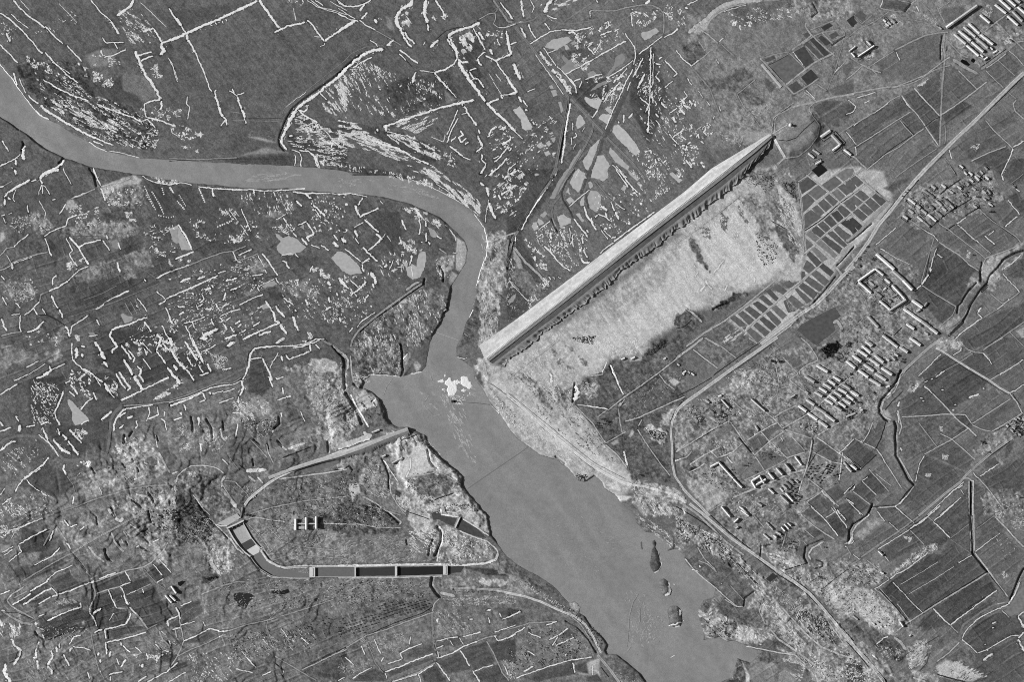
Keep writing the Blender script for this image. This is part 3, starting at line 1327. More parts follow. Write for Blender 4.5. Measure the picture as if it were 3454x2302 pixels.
w6 630,90 800,150 980,240 1100,310
w18 930,1250 960,1240
k9,165 890,700 960,750
k12,175 1290,640 1360,640 1450,600 1568,560
k20,130 1500,620 1480,760 1490,880
d16,30 1530,640 1510,760 1495,880
k12,178 1330,960 1340,1150 1440,1150
k12,170 1290,1320 1260,1568
k10,170 1320,1180 1300,1330 1390,1260
k18,180 1440,1568 1568,1420
w5 1190,1240 1160,1310
k7,140 1110,1450 1150,1480
w20 1310,160 1330,240
w21 1330,300 1370,390 1390,440
w19 1255,120 1290,145
w15 1410,230 1440,270
w12 1440,230 1500,190 1568,140
w7 1330,270 1310,380 1300,470
w14 1255,40 1290,0
w14 1330,60 1400,0
w14 1520,50 1568,0
x45,380,36,9 740,0 900,40 1000,90 1100,160 1250,290 1250,420 1100,300 980,230 880,130 720,30
x60,90,20,7 400,60 720,60 1000,230 900,180
x-45,80,20,12 1260,10 1568,0 1568,420 1420,400 1330,150
x72,260,26,8,200 370,1310 740,1060 960,1140 980,1240 850,1420 730,1568 170,1568 200,1450
x70,60,18,10 540,600 760,640 740,760 560,720
x60,60,16,9 0,930 200,930 400,1080 200,1180 0,1160
x30,70,26,8 560,350 720,340 960,500 900,520 700,420
x80,120,26,8,180 1260,580 1568,560 1560,900 1430,1150 1260,1100
x70,120,30,8,185 1250,1100 1420,1150 1400,1568 1250,1568
x70,50,20,8,170 1500,920 1568,950 1568,1240 1480,1200
x60,40,14,8 0,1190 260,1150 320,1240 60,1400
x-60,50,16,10,190 860,800 1020,760 1010,960 880,1000
x80,40,22,8 300,860 560,640 620,800 540,1000
x30,30,20,10 590,360 780,380 850,450 680,440
#j
P72,10 0,0 560,0 120,560 300,1000 150,1300 0,1340
P106,8,1.5 60,780 150,900 350,1060 240,1150 60,1000
R20,120 450,-5 370,130 270,260 170,400 98,535
w13 440,30 350,160 260,300 170,450 125,540
d13,20 420,60 330,180 240,310 150,450 105,540
R22,128 100,545 55,610 35,680 15,760 0,840
d10,30 70,600 50,700 20,830
d14,66 600,0 520,110 480,210 490,270 560,380 580,430
R13,122 470,240 410,310 395,380 405,440 430,530
R12,135 560,0 470,150 430,240
d10,28 395,440 430,520 450,560
d20,80 740,0 700,80 680,150 650,220
d18,80 690,0 725,45
d18,80 700,180 700,270 720,350
I162 375,260 450,110 530,0 610,0 500,150 420,260
I192 580,60 620,0 690,40 660,150 630,210 580,170 555,120
I190 520,200 540,160 560,230
I190 525,270 560,245 590,280 545,315
I190 640,290 680,230 680,320 650,330
I185 715,120 740,110 760,150 730,180
I192 745,0 880,0 900,70 850,110 760,70
I180 710,250 740,190 800,200 830,240 820,330 790,385 730,345
I190 440,420 500,400 520,420 560,440 560,480 480,510 450,460
I185 610,400 640,390 680,460 660,470
I190 215,510 230,470 260,470 270,530 240,545
I190 265,470 280,430 330,480 290,500
I175 290,410 340,370 355,400 320,430
I185 1005,180 1030,140 1055,150 1040,200
I185 1060,0 1120,50 1170,90 1150,105 1080,50
I195 1430,40 1460,30 1545,100 1515,125
I192 150,130 180,110 195,130 170,150
I192 85,70 140,25 160,50 110,95
I185 240,50 270,35 285,50 250,65
w7 550,330 680,220 730,185
w11 960,0 1010,80 1070,160
w10 990,0 1060,110 1150,210
k7,135 770,100 880,230 1000,330 1040,360
w9 960,310 1040,360
w14 680,330 700,400 740,460 790,540
w11 590,440 650,520 715,600
w8 800,400 860,420 910,455
w17 850,330 880,370
w9 920,300 950,370
w17 955,380 985,445
w13 740,430 760,480
w9 830,540 890,620
w9 850,540 920,600
w10 920,610 960,600
w11 940,640 1010,590 1080,540 1140,495 1230,430 1300,375
w8 820,745 880,690 940,650
w13 330,680 400,750 430,790 480,850 560,900
w22 380,560 390,620
w10 470,550 490,600
w15 480,630 490,680
w9 555,520 555,640
w9 575,580 585,690
w15 665,600 670,660
w11 660,690 640,730
w13 670,710 710,780
w18 650,800 690,830 730,820
w14 700,540 720,560
w24 240,770 250,810
w14 215,750 225,755
w18 340,840 350,855
w12 370,950 390,980
w7 450,955 480,968
w9 320,960 370,1020
w9 405,950 425,970
k20,165 60,690 160,820 280,930 370,1040
P160,4,1 55,700 120,800 140,880 100,880 60,780
w6 20,990 120,1100 190,1170
k8,155 20,980 110,1070
I160 5,1170 60,1110 90,1100 60,1170 20,1195
w15 70,590 75,640
w9 265,610 310,570
w8 275,540 380,460
w12 780,430 800,405
w7 640,10 600,80
k5,120 200,200 170,100
x60,130,20,10 200,500 560,500 720,600 700,800 560,900 300,700
x50,90,18,10 760,250 1200,150 1250,380 950,600 800,500
x-45,50,18,10 0,150 120,100 200,150 60,330 0,330
x55,130,18,10 1080,0 1568,0 1440,180 1250,300
x60,60,16,10 150,600 330,760 360,900 280,900
x50,60,14,8 150,1130 360,950 420,1000 200,1250
x45,40,14,9 420,400 640,600 520,700 420,560
x-35,40,16,8,130 0,1200 340,1040 100,1330 0,1370
#k
P96,10,1.6 930,110 1060,110 1070,290 950,180
P182,10,1.2 885,150 930,140 1060,300 1100,480 1090,560 1000,440 920,300
P92,8,1.6 860,480 960,520 1050,640 1080,740 1040,820 990,770 930,620
P84,6,1.6 120,600 170,630 240,780 300,910 260,880 190,790 130,680
P98,6,1.6 550,330 590,380 640,510 600,450
P100,10,1.6 780,280 900,320 960,480 860,470
P120,14,1.7 600,0 1000,0 1060,100 900,140 700,120
P56,8,1.8 500,1080 620,1100 480,1180 400,1220 330,1250 300,1230 480,1130
P84,8,1.6 0,1300 120,1230 200,1250 240,1330 100,1500 0,1568
P88,8,1.5 320,1400 420,1340 560,1430 680,1540 600,1568 420,1560
P130,20,1.8 1100,1200 1568,900 1568,1240 1450,1220 1100,1370 1000,1440
P176,8,1 900,940 960,900 1100,870 1110,980 1010,1000 940,980
P138,20,1.8 560,240 700,200 820,400 860,560 800,640 740,500 660,360
w15 420,810 380,860 335,920
w22 265,975 280,1020
w17 260,1030 215,1080
w9 280,1020 320,1060
w15 695,960 690,1000
w12 455,1020 430,1080
w16 535,580 545,595
w14 510,605 520,610
w14 280,575 295,585
w12 165,850 175,870
w10 170,950 200,910
k8,165 0,660 200,525 400,370 560,240
d5,70 570,235 400,375
g14,6 330,1240 380,1215 480,1180
d8,40 0,1410 80,1390 140,1330
d8,50 840,460 900,490 990,545
k16,172 65,1215 160,1280 230,1350
k14,165 90,1568 260,1440 430,1340 600,1210 760,1080 900,960
k6,130 100,1540 440,1310 620,1170
d5,80 160,1500 420,1320
k9,160 250,1490 380,1568
d14,26 1420,855 1568,690
d10,24 1170,1230 1300,1090 1410,950
d8,40 1568,850 1470,930
d7,35 740,1530 1000,1370 1160,1240
k12,174 1150,1240 1000,1390 760,1568
k22,174 1400,860 1440,900 1470,950
k16,174 1430,830 1568,660
R34,176 1572,858 1465,950 1350,1080 1240,1190 1100,1280 900,1430 750,1545
k10,160 1075,115 1160,60 1200,20
k12,160 1080,120 1095,260 1110,380 1130,550
k12,160 1130,560 1120,660 1130,760
d8,40 1085,230 1110,400 1120,540
k10,174 1150,50 1300,170 1440,290 1568,395
d9,35 1135,545 1280,450 1440,310 1568,210
k10,174 1145,560 1300,450 1450,310 1568,230
k10,174 1230,650 1380,520 1500,430 1568,370
k12,174 1130,750 1230,670
k14,174 1135,580 1400,800
k10,174 1120,990 1290,830
k12,174 620,1410 780,1270 1000,1070 1110,985
O74 1088,128 1165,74 1240,130 1112,220
O95 1164,212 1255,145 1330,205 1240,270
O86 1114,248 1158,218 1220,282 1124,380
O86 1254,306 1300,268 1370,330 1320,376
O94 1200,350 1245,320 1306,385 1265,416
O88 1134,402 1190,364 1280,425 1138,530
O90 1290,142 1400,66 1460,122 1355,196
O104 1374,212 1420,178 1490,240 1445,280
O86 1430,160 1475,134 1550,195 1500,231
O86 1494,112 1530,94 1572,122 1572,175
O110 1414,52 1500,2 1560,-4 1568,40 1480,106
O86 1314,255 1350,224 1425,285 1385,326
O78 1424,352 1460,324 1545,390 1490,426
O60 1370,400 1420,368 1475,430 1430,466
O84 1474,300 1520,269 1572,305 1572,370
O72 1304,450 1350,409 1415,480 1375,516
O78 1249,490 1290,459 1360,525 1320,556
O72 1194,545 1235,504 1310,565 1270,601
O112 1150,575 1185,549 1260,610 1225,646
O56 1454,480 1510,444 1572,494 1572,560
O88 1394,535 1430,504 1560,620 1510,656
O78 1334,570 1380,549 1505,670 1480,691
O76 1284,620 1320,594 1465,700 1435,746
O116 1239,655 1280,629 1420,760 1390,786
O98 1142,612 1208,668 1152,715
O108 1199,715 1230,694 1334,790 1290,816
O72 1154,760 1180,729 1280,825 1240,861
O86 1154,806 1226,870 1170,916 1124,880
O66 1264,865 1300,839 1390,910 1360,946
O90 1194,930 1240,899 1350,990 1310,1031
O88 1134,985 1170,949 1300,1040 1260,1081
O82 1084,1040 1120,1004 1245,1095 1210,1146
O84 1049,1065 1070,1054 1195,1160 1150,1186
O82 1110,904 1133,912 1138,940 1107,976
O84 949,1010 1000,989 1045,1030 990,1051
O86 854,1050 900,1024 985,1080 940,1106
O72 794,1080 830,1064 900,1140 880,1166
O82 734,1140 770,1114 855,1190 820,1206
O72 679,1190 720,1169 810,1230 770,1271
O78 609,1240 650,1214 755,1290 710,1326
O84 549,1280 590,1254 695,1340 645,1376
O86 479,1320 520,1294 635,1390 600,1416
O94 624,1430 660,1404 765,1490 720,1531
O88 684,1385 715,1354 825,1440 785,1476
O76 739,1330 770,1304 880,1390 840,1426
O84 794,1280 830,1254 925,1350 890,1386
O98 844,1230 880,1204 975,1290 940,1326
O82 949,1170 975,1154 1055,1250 990,1266
O92 989,1150 1020,1114 1125,1200 1070,1236
O76 1070,1420 1110,1370 1400,1222 1448,1300 1380,1356 1400,1420 1240,1556 1200,1530
k26,165 1385,1360 1420,1340 1450,1390 1470,1420
x45,160,12,7,205 0,560 560,260 700,520 420,640 300,560
x60,120,12,9,205 200,480 560,380 560,680 300,760
x30,170,10,7,205 0,800 250,900 420,1000 200,1100 0,1080
x70,160,10,7,75 700,560 900,640 880,820 760,860 720,760
x50,60,16,8,60 940,120 1050,110 1060,270 980,210
x60,170,20,7,120 760,80 980,140 1060,420 1000,560 860,440
x55,150,26,8,195 860,320 1060,380 1120,780 1010,640
x40,120,10,7,75 560,20 900,60 820,220 620,120
x55,80,22,10,110 380,380 460,420 440,560 400,520
x60,50,24,9,112 200,520 300,520 300,620 240,600
x-35,110,26,9,190 400,1440 640,1380 620,1480 420,1540
x60,80,20,8,130 960,1120 1080,1240 1000,1260
x40,60,8,8,215 400,700 900,800 800,950 560,960
#l
P68,4 812,655 1150,880 1090,960 1060,1050 980,1210 670,1020 742,870
P72,5 680,1040 960,1215 950,1290 840,1370 600,1100
P84,5 815,570 890,550 1090,690 1060,750 830,640
P76,5 1390,0 1568,0 1568,130 1460,140 1390,60
P72,5 1430,250 1500,200 1568,280 1568,380 1540,390
P84,5 1270,370 1410,290 1500,410 1400,510
P88,6 440,530 560,470 720,570 700,700 540,820 330,690
P82,4 910,540 980,495 1160,650 1110,680
P88,5 1000,490 1180,370 1500,620 1280,750
P74,6 1000,1490 1200,1330 1568,1180 1568,1340 1250,1568 1000,1568
P74,5 1400,870 1568,780 1568,960 1440,960
P118,8,1.6 330,720 560,840 640,880 640,960 580,1050 420,880
P84,6 470,890 560,890 520,960
P76,8 330,170 480,90 560,90 400,200
P118,14,1.8 500,280 740,130 1000,90 1260,0 1400,260 1200,380 820,470 640,520 480,430
P165,5,1.5 1210,830 1300,770 1440,720 1530,672 1568,640 1568,662 1540,690 1440,745 1340,860 1275,940 1270,1010 1245,990 1200,960
P168,6,1.3 1370,885 1480,790 1560,740 1540,790 1460,840
P150,8,1.8 1080,1000 1180,940 1180,1010 1100,1080
P140,12,1.8 1250,920 1370,890 1380,960 1260,1110
P165,5 1500,1430 1568,1390 1568,1520
P150,10,1.5 820,1400 900,1350 1000,1290 1020,1320 900,1450
P132,14,1.8 820,1480 1000,1490 1040,1568 820,1568
R34,176 703,-5 600,110 500,230 400,360 290,490 200,640 100,780 -4,905
d7,35 700,25 560,190 430,340 380,390
d6,45 660,20 520,180 390,340 300,450
d10,24 30,650 130,570 230,480
d12,24 0,760 70,690
d8,40 390,270 360,300 300,360
d9,20 270,200 370,280
k16,150 230,190 400,290
k14,150 140,90 300,240 420,290
k26,148 0,640 110,560 230,440 380,290
k10,155 0,110 155,0
k11,174 60,30 160,120 270,210
k11,174 0,255 100,180 165,125
k11,174 0,430 70,365 160,290 260,210
k11,174 0,340 60,400 160,500
k11,174 0,455 60,420
O86 0,130 20,94 86,160 50,206 0,160
O86 34,80 70,54 150,120 100,156
O84 80,225 130,189 200,250 155,281
O94 24,270 70,239 146,295 105,331
O94 0,294 15,279 90,345 55,371 0,330
O74 229,245 265,219 350,285 305,321
O88 169,295 215,259 296,330 245,371
O84 119,345 160,309 236,375 195,411
O80 64,385 105,354 186,420 145,456
O88 0,365 46,402 0,420
O56 29,450 55,425 146,510 110,545
O56 0,485 26,462 102,552 68,586
O88 0,560 56,600 10,636
x30,60,14,8,180 600,240 740,300 600,330
h18,4,12 750,145 785,172 840,135 876,165 545,262 605,308 620,318 652,345 550,358 592,390 500,412 540,440 685,190 728,222 730,220 772,252
h17,4,13 660,358 706,394 735,322 770,350 790,278 840,320 862,265 922,312 625,420 675,462 680,462 732,508 720,400 790,460 790,375 842,416 845,340 880,368 915,318 945,345
h16,4,14 905,188 942,215 978,150 1012,176 1010,205 1030,225 1035,210 1062,238 1040,28 1064,50 1080,28 1112,52 1135,60 1170,100 1180,22 1204,45 1228,68 1254,92 1088,90 1118,112 1055,112 1082,136
h15,4,15 1110,165 1140,186 1198,190 1232,212 1245,180 1272,220 1205,255 1232,276 1255,300 1290,330 1120,318 1150,342 1240,250 1262,262 1462,150 1485,165
b26,6,16 265,752 418,885 408,898 494,975 498,980 580,1066
b18,5,17 105,992 250,888 110,998 216,1092 255,880 325,936 340,970 384,1005 404,1025 512,1145 380,1252 525,1156 295,1165 380,1236
h16,4,17 200,990 242,1026 228,1052 262,1030 260,1085 312,1126 400,1132 446,1112 370,1150 395,1172 330,1070 352,1050
b24,5,18 580,1160 668,1222 505,1235 588,1292 586,1294 660,1344 664,1346 730,1394 730,1396 802,1452
b22,5,19 530,1368 596,1412 560,1490 652,1556 190,1300 280,1395 320,1470 450,1572 168,1520 222,1562
h16,4,19 620,1262 652,1240 690,1212 712,1180 100,845 122,860 640,1370 660,1385 690,1440 720,1460
w10 260,670 340,605 440,520
w9 690,540 780,590 810,640
k9,170 820,645 900,700 1000,760 1090,850 1170,900
w9 800,700 770,780 745,870
w20 745,870 740,910
w15 730,930 665,1020
w10 660,1025 600,1075
k7,165 665,1025 760,1090 860,1150 970,1215
k8,140 780,600 730,760 690,900 660,1010
d7,45 740,720 720,850 690,980
w6 330,720 450,790 560,840
k9,130 560,840 450,880
g16,5 1568,720 1470,750 1390,800 1330,880 1262,950 1245,1010
d16,52 1568,720 1470,750 1390,800 1330,880
d20,50 1250,1020 1190,1090
g15,6 1240,1015 1180,1080 1100,1200 1070,1280 1030,1350
d22,52 1040,1340 980,1400 900,1475
g15,6 1185,905 1190,990
d9,28 1200,820 1190,890
g14,6 1150,1010 1080,1080 1040,1140 1020,1180 990,1210 980,1270
k9,160 1170,900 1190,890 1230,790 1300,760 1440,710 1530,670
k10,150 1130,1140 1080,1220 1040,1300 960,1370 840,1440
k8,150 970,1215 940,1290 850,1370
k7,160 910,540 1000,610 1090,680 1160,730 1230,790
w9 985,490 1050,550 1110,610 1170,650
w9 975,485 1060,425
k7,160 980,490 1280,750
w10 1220,590 1310,665
w9 1255,585 1305,545
d9,40 880,545 960,490
d8,30 1060,410 1170,345
d6,45 740,525 830,440 910,380
d9,45 910,380 1010,320 1110,260
d10,50 830,220 920,150 1010,90
k9,150 1180,360 1290,460 1400,530 1500,600 1540,650
d6,50 1220,395 1400,540 1500,610
w12 1400,510 1450,465 1510,420
w10 1425,270 1480,340 1530,400
w14 1395,0 1370,50 1390,100
w9 1470,150 1530,200
k7,140 1450,130 1568,40
w10 1370,890 1470,830 1540,760
w8 1380,920 1420,970 1530,1085
k7,165 1270,1100 1380,1190 1450,1150 1530,1085
w10 1330,1240 1440,1150
k8,150 1210,1310 1330,1240
w20 1160,1270 1190,1220
w12 1155,1275 1200,1310
w11 960,1500 1050,1420 1200,1310
k10,150 1250,1568 1440,1440 1568,1350
k8,150 1440,1440 1568,1568
k9,150 820,480 940,560
k8,145 560,450 720,560
k9,140 0,990 120,1080 170,1150 200,1250
k10,138 0,1210 200,1260 420,1350
k10,140 250,1380 400,1480 560,1568
k8,135 0,1450 190,1290
w9 300,700 340,720
w9 800,755 850,780
d9,35 490,1400 420,1470
x0,40,14,8,185 1070,720 1090,720 1090,790 1060,790
x20,50,12,8,185 900,1520 1030,1520 1030,1560 920,1560
x30,130,12,8,60 500,270 960,160 1250,40 1330,300 1000,360 700,480 520,440
x30,160,12,7,180 500,270 960,130 1250,30 1350,300 1000,370 700,480 520,440
x20,70,12,7,60 100,880 520,1140 380,1240 200,1150
x20,90,12,7,185 130,890 500,1120 380,1230 180,1120
x30,100,14,8,165 0,1270 400,1360 520,1500 200,1568 0,1568
x20,60,14,8,62 0,1300 400,1400 420,1568 100,1568
f16 1040,238 1068,205 1150,245 1265,230 1265,380 1280,375 1045,215 1075,250 1270,330 240,790 270,770 230,800 300,820 1120,760
m13 3,935 20,920 30,900 70,825 110,790 120,775 150,740 165,725 180,690 190,680 545,185 520,205 495,240
#m
P118,30,1.5 0,70 100,80 350,150 0,300
P128,10,1.8 380,150 540,80 550,170 430,230
P64,10 600,290 760,270 1050,340 1060,560 860,500 640,420
P66,10 820,60 1090,80 1200,340 1050,330 860,230
P66,10 1180,60 1568,100 1568,340 1270,400
P66,14 250,380 560,330 560,540 480,760 260,740
P70,8 430,760 720,780 800,960 700,1040 560,1000 440,860
P74,12 800,520 1050,580 960,760 930,1000 740,900
P76,10 170,1300 400,1100 560,1180 640,1300 500,1420
P132,14,2 1000,980 1100,900 1300,860 1400,1000 1500,1180 1400,1230 1200,1240 1000,1140
P85,8,1.6 1260,1090 1340,1050 1390,1090 1340,1150 1280,1130
P100,6 1385,980 1470,950 1568,1160 1480,1160
P128,14,1.8 740,1200 1000,1120 1400,1240 1100,1330 850,1420 720,1300
P125,20,2 950,1450 1300,1330 1568,1280 1568,1568 1000,1568
P110,12,1.6 180,1360 420,1370 520,1500 500,1568 160,1568
P140,6 1050,830 1090,810 1110,840 1070,860
P140,6 1300,870 1350,860 1380,910 1310,900
w14 840,35 890,120
w27 890,120 930,190
w19 915,210 950,260
w13 980,0 1010,50 1035,80 990,105 990,140
w15 1070,65 1110,120 1160,190
w11 1130,110 1190,180 1170,220
w17 1090,190 1130,250 1170,330
w23 1180,340 1220,400 1260,460
w15 1050,300 1090,360 1145,440 1120,465
w12 1020,315 1060,390 1110,450
w17 1070,555 1150,515 1260,460
w14 1260,460 1370,405 1490,350
w17 1210,250 1245,280 1230,330 1270,390
w11 1270,95 1295,155
w10 1260,180 1330,280
w17 1420,0 1400,60 1380,115
w14 1380,120 1420,170 1460,230
w15 1475,260 1520,320 1568,370
w15 1490,0 1520,70
w12 1430,50 1490,110
w13 1520,120 1568,200
w12 1530,240 1568,280
w10 1250,40 1310,110
w13 635,45 635,130 640,190
w15 640,190 670,230 730,275 800,310
w14 800,310 840,350 910,390
w22 920,400 940,440 970,490
w10 970,490 1010,530
w8 840,350 890,430
w28 675,90 675,180
w24 722,140 728,170
w20 715,75 750,80
w16 320,360 380,335
w24 380,335 460,285
w10 460,280 575,230
w15 435,250 450,290
w10 120,375 130,380 250,325
w7 250,325 400,230
w8 230,265 340,205
w12 0,505 60,465 155,410
w15 625,410 660,460 690,500
w12 610,470 660,520
w11 575,400 620,380
w13 560,470 535,540 510,600 480,660 500,720 530,770
w10 785,725 710,765
I185 595,545 615,540 680,610 790,725 740,750 700,770 655,770 635,710 640,660 600,590
w15 710,635 740,600 770,565 820,530
w11 825,480 850,550
w17 890,725 930,700 990,650
w17 1110,625 1060,670 1020,720 1005,770 1005,825
w10 1110,625 1200,615 1300,600 1350,590
k9,150 1090,600 1300,590 1568,555
k24,112 1080,600 1010,660 975,730 970,830 955,950 940,1035 880,1055 750,1070 640,1090 560,1075 500,1020 430,940 350,880 250,865 130,870 40,900 0,930
d6,50 960,740 950,830
d5,55 985,830 975,950 945,1030
w17 0,1000 60,945 100,920 140,915
w10 340,855 420,920 470,980 520,1050
w17 375,790 400,850 420,910
w11 420,910 470,970 510,1040
w19 360,770 420,740
w10 230,790 310,770
w24 175,770 170,830
w11 0,830 100,790
w15 0,740 30,780
w14 140,690 165,740
w20 470,900 520,960 560,1000 620,1020
w20 600,910 650,980 690,1040
w17 550,850 590,900
w15 505,800 530,860
w11 610,810 660,870 720,930
w10 210,1245 160,1310 135,1360
w15 430,1055 380,1120 310,1170 210,1250
w9 310,1190 355,1155
w9 230,1250 270,1300 350,1355
w10 360,1360 415,1400
w10 0,1390 40,1330
w8 20,1470 100,1410
w15 570,1120 560,1160 585,1210
k7,135 590,1220 640,1290 660,1360
w9 650,1400 640,1470
w11 1310,610 1320,660 1295,740
w13 1300,720 1400,680 1385,610
w13 1420,710 1450,740 1470,820
w12 1450,650 1445,700
w12 1500,600 1568,580
w10 1200,730 1210,780 1190,800
w17 1120,710 1170,690
w11 1050,800 1090,770
w13 1050,700 1110,660
w8 880,1320 900,1390
w8 680,1220 710,1190
w7 1370,860 1390,970
g13,7 1100,860 1090,930
g12,6 1170,830 1140,870
g11,5 1080,1110 1110,1150
g11,6 1215,1150 1225,1180
g11,6 810,1150 840,1200
g11,6 1380,870 1395,910
g12,7 980,1500 1000,1560
g14,8 1160,1430 1220,1470 1245,1500
g12,7 1310,1370 1340,1410 1355,1450
g10,6 1500,1440 1500,1470
g10,6 1310,1530 1315,1568
g11,6 1170,1070 1180,1090
k16,190 1200,1380 1300,1400 1340,1460
k16,188 950,1510 980,1530 1000,1568
k12,185 1110,1050 1060,1000 1030,1030
k16,178 1400,1010 1450,1100 1500,1190
k14,180 1180,1250 1300,1210
k12,145 560,1530 700,1480 850,1420 1000,1380 1100,1345 1300,1310 1568,1290
k14,190 1520,1200 1568,1180
k12,195 1550,1250 1545,1350
w11 1110,880 1090,930
x45,110,16,8 0,1040 330,900 340,1030 100,1250 0,1230
x55,140,16,8 0,1440 450,1330 500,1568 0,1568
x60,110,18,10 280,380 560,420 500,560 480,760 290,760 270,560
x60,60,18,11 600,290 800,290 800,540 620,420
x40,30,16,9 620,1090 800,1090 800,1140 640,1130
x-30,70,18,10 1350,540 1568,400 1568,470 1400,540
x60,40,18,10 600,800 780,820 760,900 660,880
x60,40,18,10 920,330 1040,400 1040,520 940,440
x40,120,16,10,200 1000,960 1120,900 1330,850 1260,960 1120,1100
x20,120,20,9,185 980,1080 1200,1000 1320,1130 1200,1230
x60,40,20,10 1060,40 1220,20 1330,120 1220,160
x50,90,16,8,180 1000,1500 1200,1400 1568,1320 1568,1568
x50,40,14,8,65 900,1130 1200,1180 1500,1460 1200,1380
x60,50,18,10 1380,20 1568,40 1568,120 1440,130
#n
P64,10 0,80 260,180 420,300 220,400 0,280
P74,8 720,190 820,180 900,430 820,520 700,470
P104,14,1.5 0,700 500,740 560,920 0,960
P145,10,1.5 680,590 720,540 840,530 890,600 910,690 800,700 760,640 640,740 560,740 540,690 640,660
P128,12,2 280,820 350,780 480,900 300,930
P136,14,2 1010,270 1100,250 1260,210 1500,205 1530,260 1540,420 1572,600 1572,960 1420,1010 1400,900 1200,960 1050,980 1060,940 1200,870 1330,780 1250,600 1200,500 1220,330 1130,300
P176,12,1.3 1300,195 1480,195 1525,280 1300,300
P180,20,1.6 1380,640 1568,600 1568,960 1430,980 1380,880
P82,6,1.5 1170,470 1240,540 1270,600 1210,560
P90,8,1.4 1040,590 1120,610 1180,740 1060,720
P96,6 1200,700 1310,790 1280,800 1190,740
P86,6 700,680 760,660 770,720 680,760
P92,8,1.4 510,950 740,890 830,1000 860,1070 840,1130 680,1150 540,1040
P96,8,1.4 960,870 1080,850 1130,890 1020,960
P118,6,1 1150,1170 1420,1050 1490,1045 1500,1110 1310,1182
P64,10,1.8 70,1370 180,1370 260,1460 330,1572 100,1572 60,1450
P104,30,2 80,1220 300,1130 480,1200 470,1330 600,1560 340,1568 200,1370 70,1360
P100,20,1.6 930,1260 1568,1180 1568,1568 700,1568 860,1400
P90,10,1.6 490,1260 600,1240 680,1380 640,1480 520,1390
w20 0,280 40,340 80,370
w36 75,360 95,410
w18 20,120 60,180 100,230 150,280
w13 150,280 200,340 220,380
w18 140,30 190,110 250,200
w16 200,0 250,110 290,190 300,220
w11 260,240 300,310
w15 335,230 370,300
w10 270,335 350,310
w11 160,170 200,240
w13 40,240 70,290
w9 300,120 415,65
w13 470,285 550,270
w26 10,0 30,70
w24 510,75 570,35
w22 270,10 340,5
w9 945,50 1020,10
w15 900,80 810,85 760,95 720,140 710,190 700,250 680,320 650,370
w27 640,380 650,430 650,470
w18 650,470 620,510
w15 615,520 610,580
w10 650,375 560,415 450,425 370,445 290,475
w8 290,475 200,515 100,545 0,575
w13 300,485 200,530 100,570 10,600
w9 380,495 480,470
w8 480,485 580,450
d6,45 690,210 700,140 760,80 850,70
k7,150 640,350 570,395 420,405 300,450 150,510 0,555
w10 720,190 820,175
w17 825,180 860,250 890,320 910,380
w13 880,340 915,440
w10 965,130 940,180 910,220 890,270
w18 990,160 1000,205
w13 1030,150 1055,190 1140,160 1240,120
w15 1240,60 1250,120
w10 1290,60 1330,100
w9 1090,90 1200,70 1330,20
d7,40 1200,80 1290,35 1340,15
k20,130 1340,12 1400,50 1450,70 1520,140 1560,180
g15,7 1440,70 1490,130 1530,170 1545,230 1540,300 1545,400
w8 940,350 950,370 1010,345
w10 1000,440 1010,500
w8 955,550 1030,525
w9 440,580 570,530
w9 270,570 320,550
w15 300,490 325,545
w15 355,480 370,500
w17 130,590 150,640
w10 40,725 120,705
w17 95,660 115,680
w22 10,600 30,600
w18 260,700 265,770
g13,8 195,700 210,770 215,830
g13,8 330,720 375,800 385,880
g11,7 475,740 485,810
g15,8 970,700 975,760 930,800
g13,7 750,900 800,940
k16,188 455,800 470,870 500,910
w10 275,930 290,1000
w11 610,760 600,830 590,880
w9 470,1070 530,1125
w8 985,660 1000,700
w12 560,660 640,660
w9 1160,650 1200,740
R24,192 1572,984 1450,1030 1300,1090 1150,1150 1050,1190 960,1230 870,1290 780,1360 700,1430 665,1480
k14,150 665,1480 648,1520 640,1568
d6,30 660,1470 640,1568
k13,182 960,1248 1200,1218 1400,1192 1568,1160
g14,8 1500,1050 1508,1110
k10,192 60,1360 55,1310 80,1220 130,1170 200,1130 300,1125 400,1140 450,1165 490,1200
k18,192 500,1215 470,1260 465,1320
k24,160 460,1330 520,1400 560,1440
k34,200 545,1430 590,1500
k26,150 590,1500 625,1560
k28,200 60,1400 30,1430 60,1465
d10,26 240,1430 300,1530 350,1568
k7,180 210,1380 280,1480 360,1568
k32,210 680,1175 860,1165
k17,195 700,1220 760,1270
k13,190 780,1230 830,1285
k8,160 490,1260 580,1270 620,1310 690,1380
g11,7 740,1070 745,1130
d9,40 620,1120 670,1160
k10,180 860,940 880,1020 920,1100
g11,5 870,930 880,980
g13,7 960,910 1000,960
k18,185 960,930 1040,990
k22,190 1050,980 1160,940 1200,930
k8,150 720,900 800,980 870,1060
k7,140 540,1060 620,1170
d10,40 1000,1060 1130,1010 1260,960
g10,6 1400,920 1405,1010
w12 1030,520 1080,520
x30,90,22,8,190 360,130 520,180 500,270 400,280
x50,80,16,9 0,60 300,50 360,120 250,300 100,260
x-40,70,16,9,170 60,760 280,780 260,900 80,880
x40,110,20,9,195 560,560 880,560 880,680 700,740 560,740
x-50,260,18,9,190 1220,220 1520,220 1560,940 1400,960 1240,560
x-50,160,14,8,90 1220,260 1520,300 1560,940 1420,900 1300,600
x-40,140,18,8,185 260,790 560,880 420,1000 60,1000
x30,90,14,8,70 120,1380 320,1560 120,1560
x40,90,12,8,62 940,1270 1568,1190 1568,1560 760,1560
x30,120,16,8,170 940,1300 1568,1220 1568,1560 760,1560
x40,70,14,9,165 520,1300 900,1330 700,1450
x-40,90,14,8,75 620,720 960,720 900,900 760,880
x-40,90,14,8,190 640,760 980,720 960,840 760,900
x50,40,12,9,190 170,1180 240,1180 240,1230 180,1220
#o
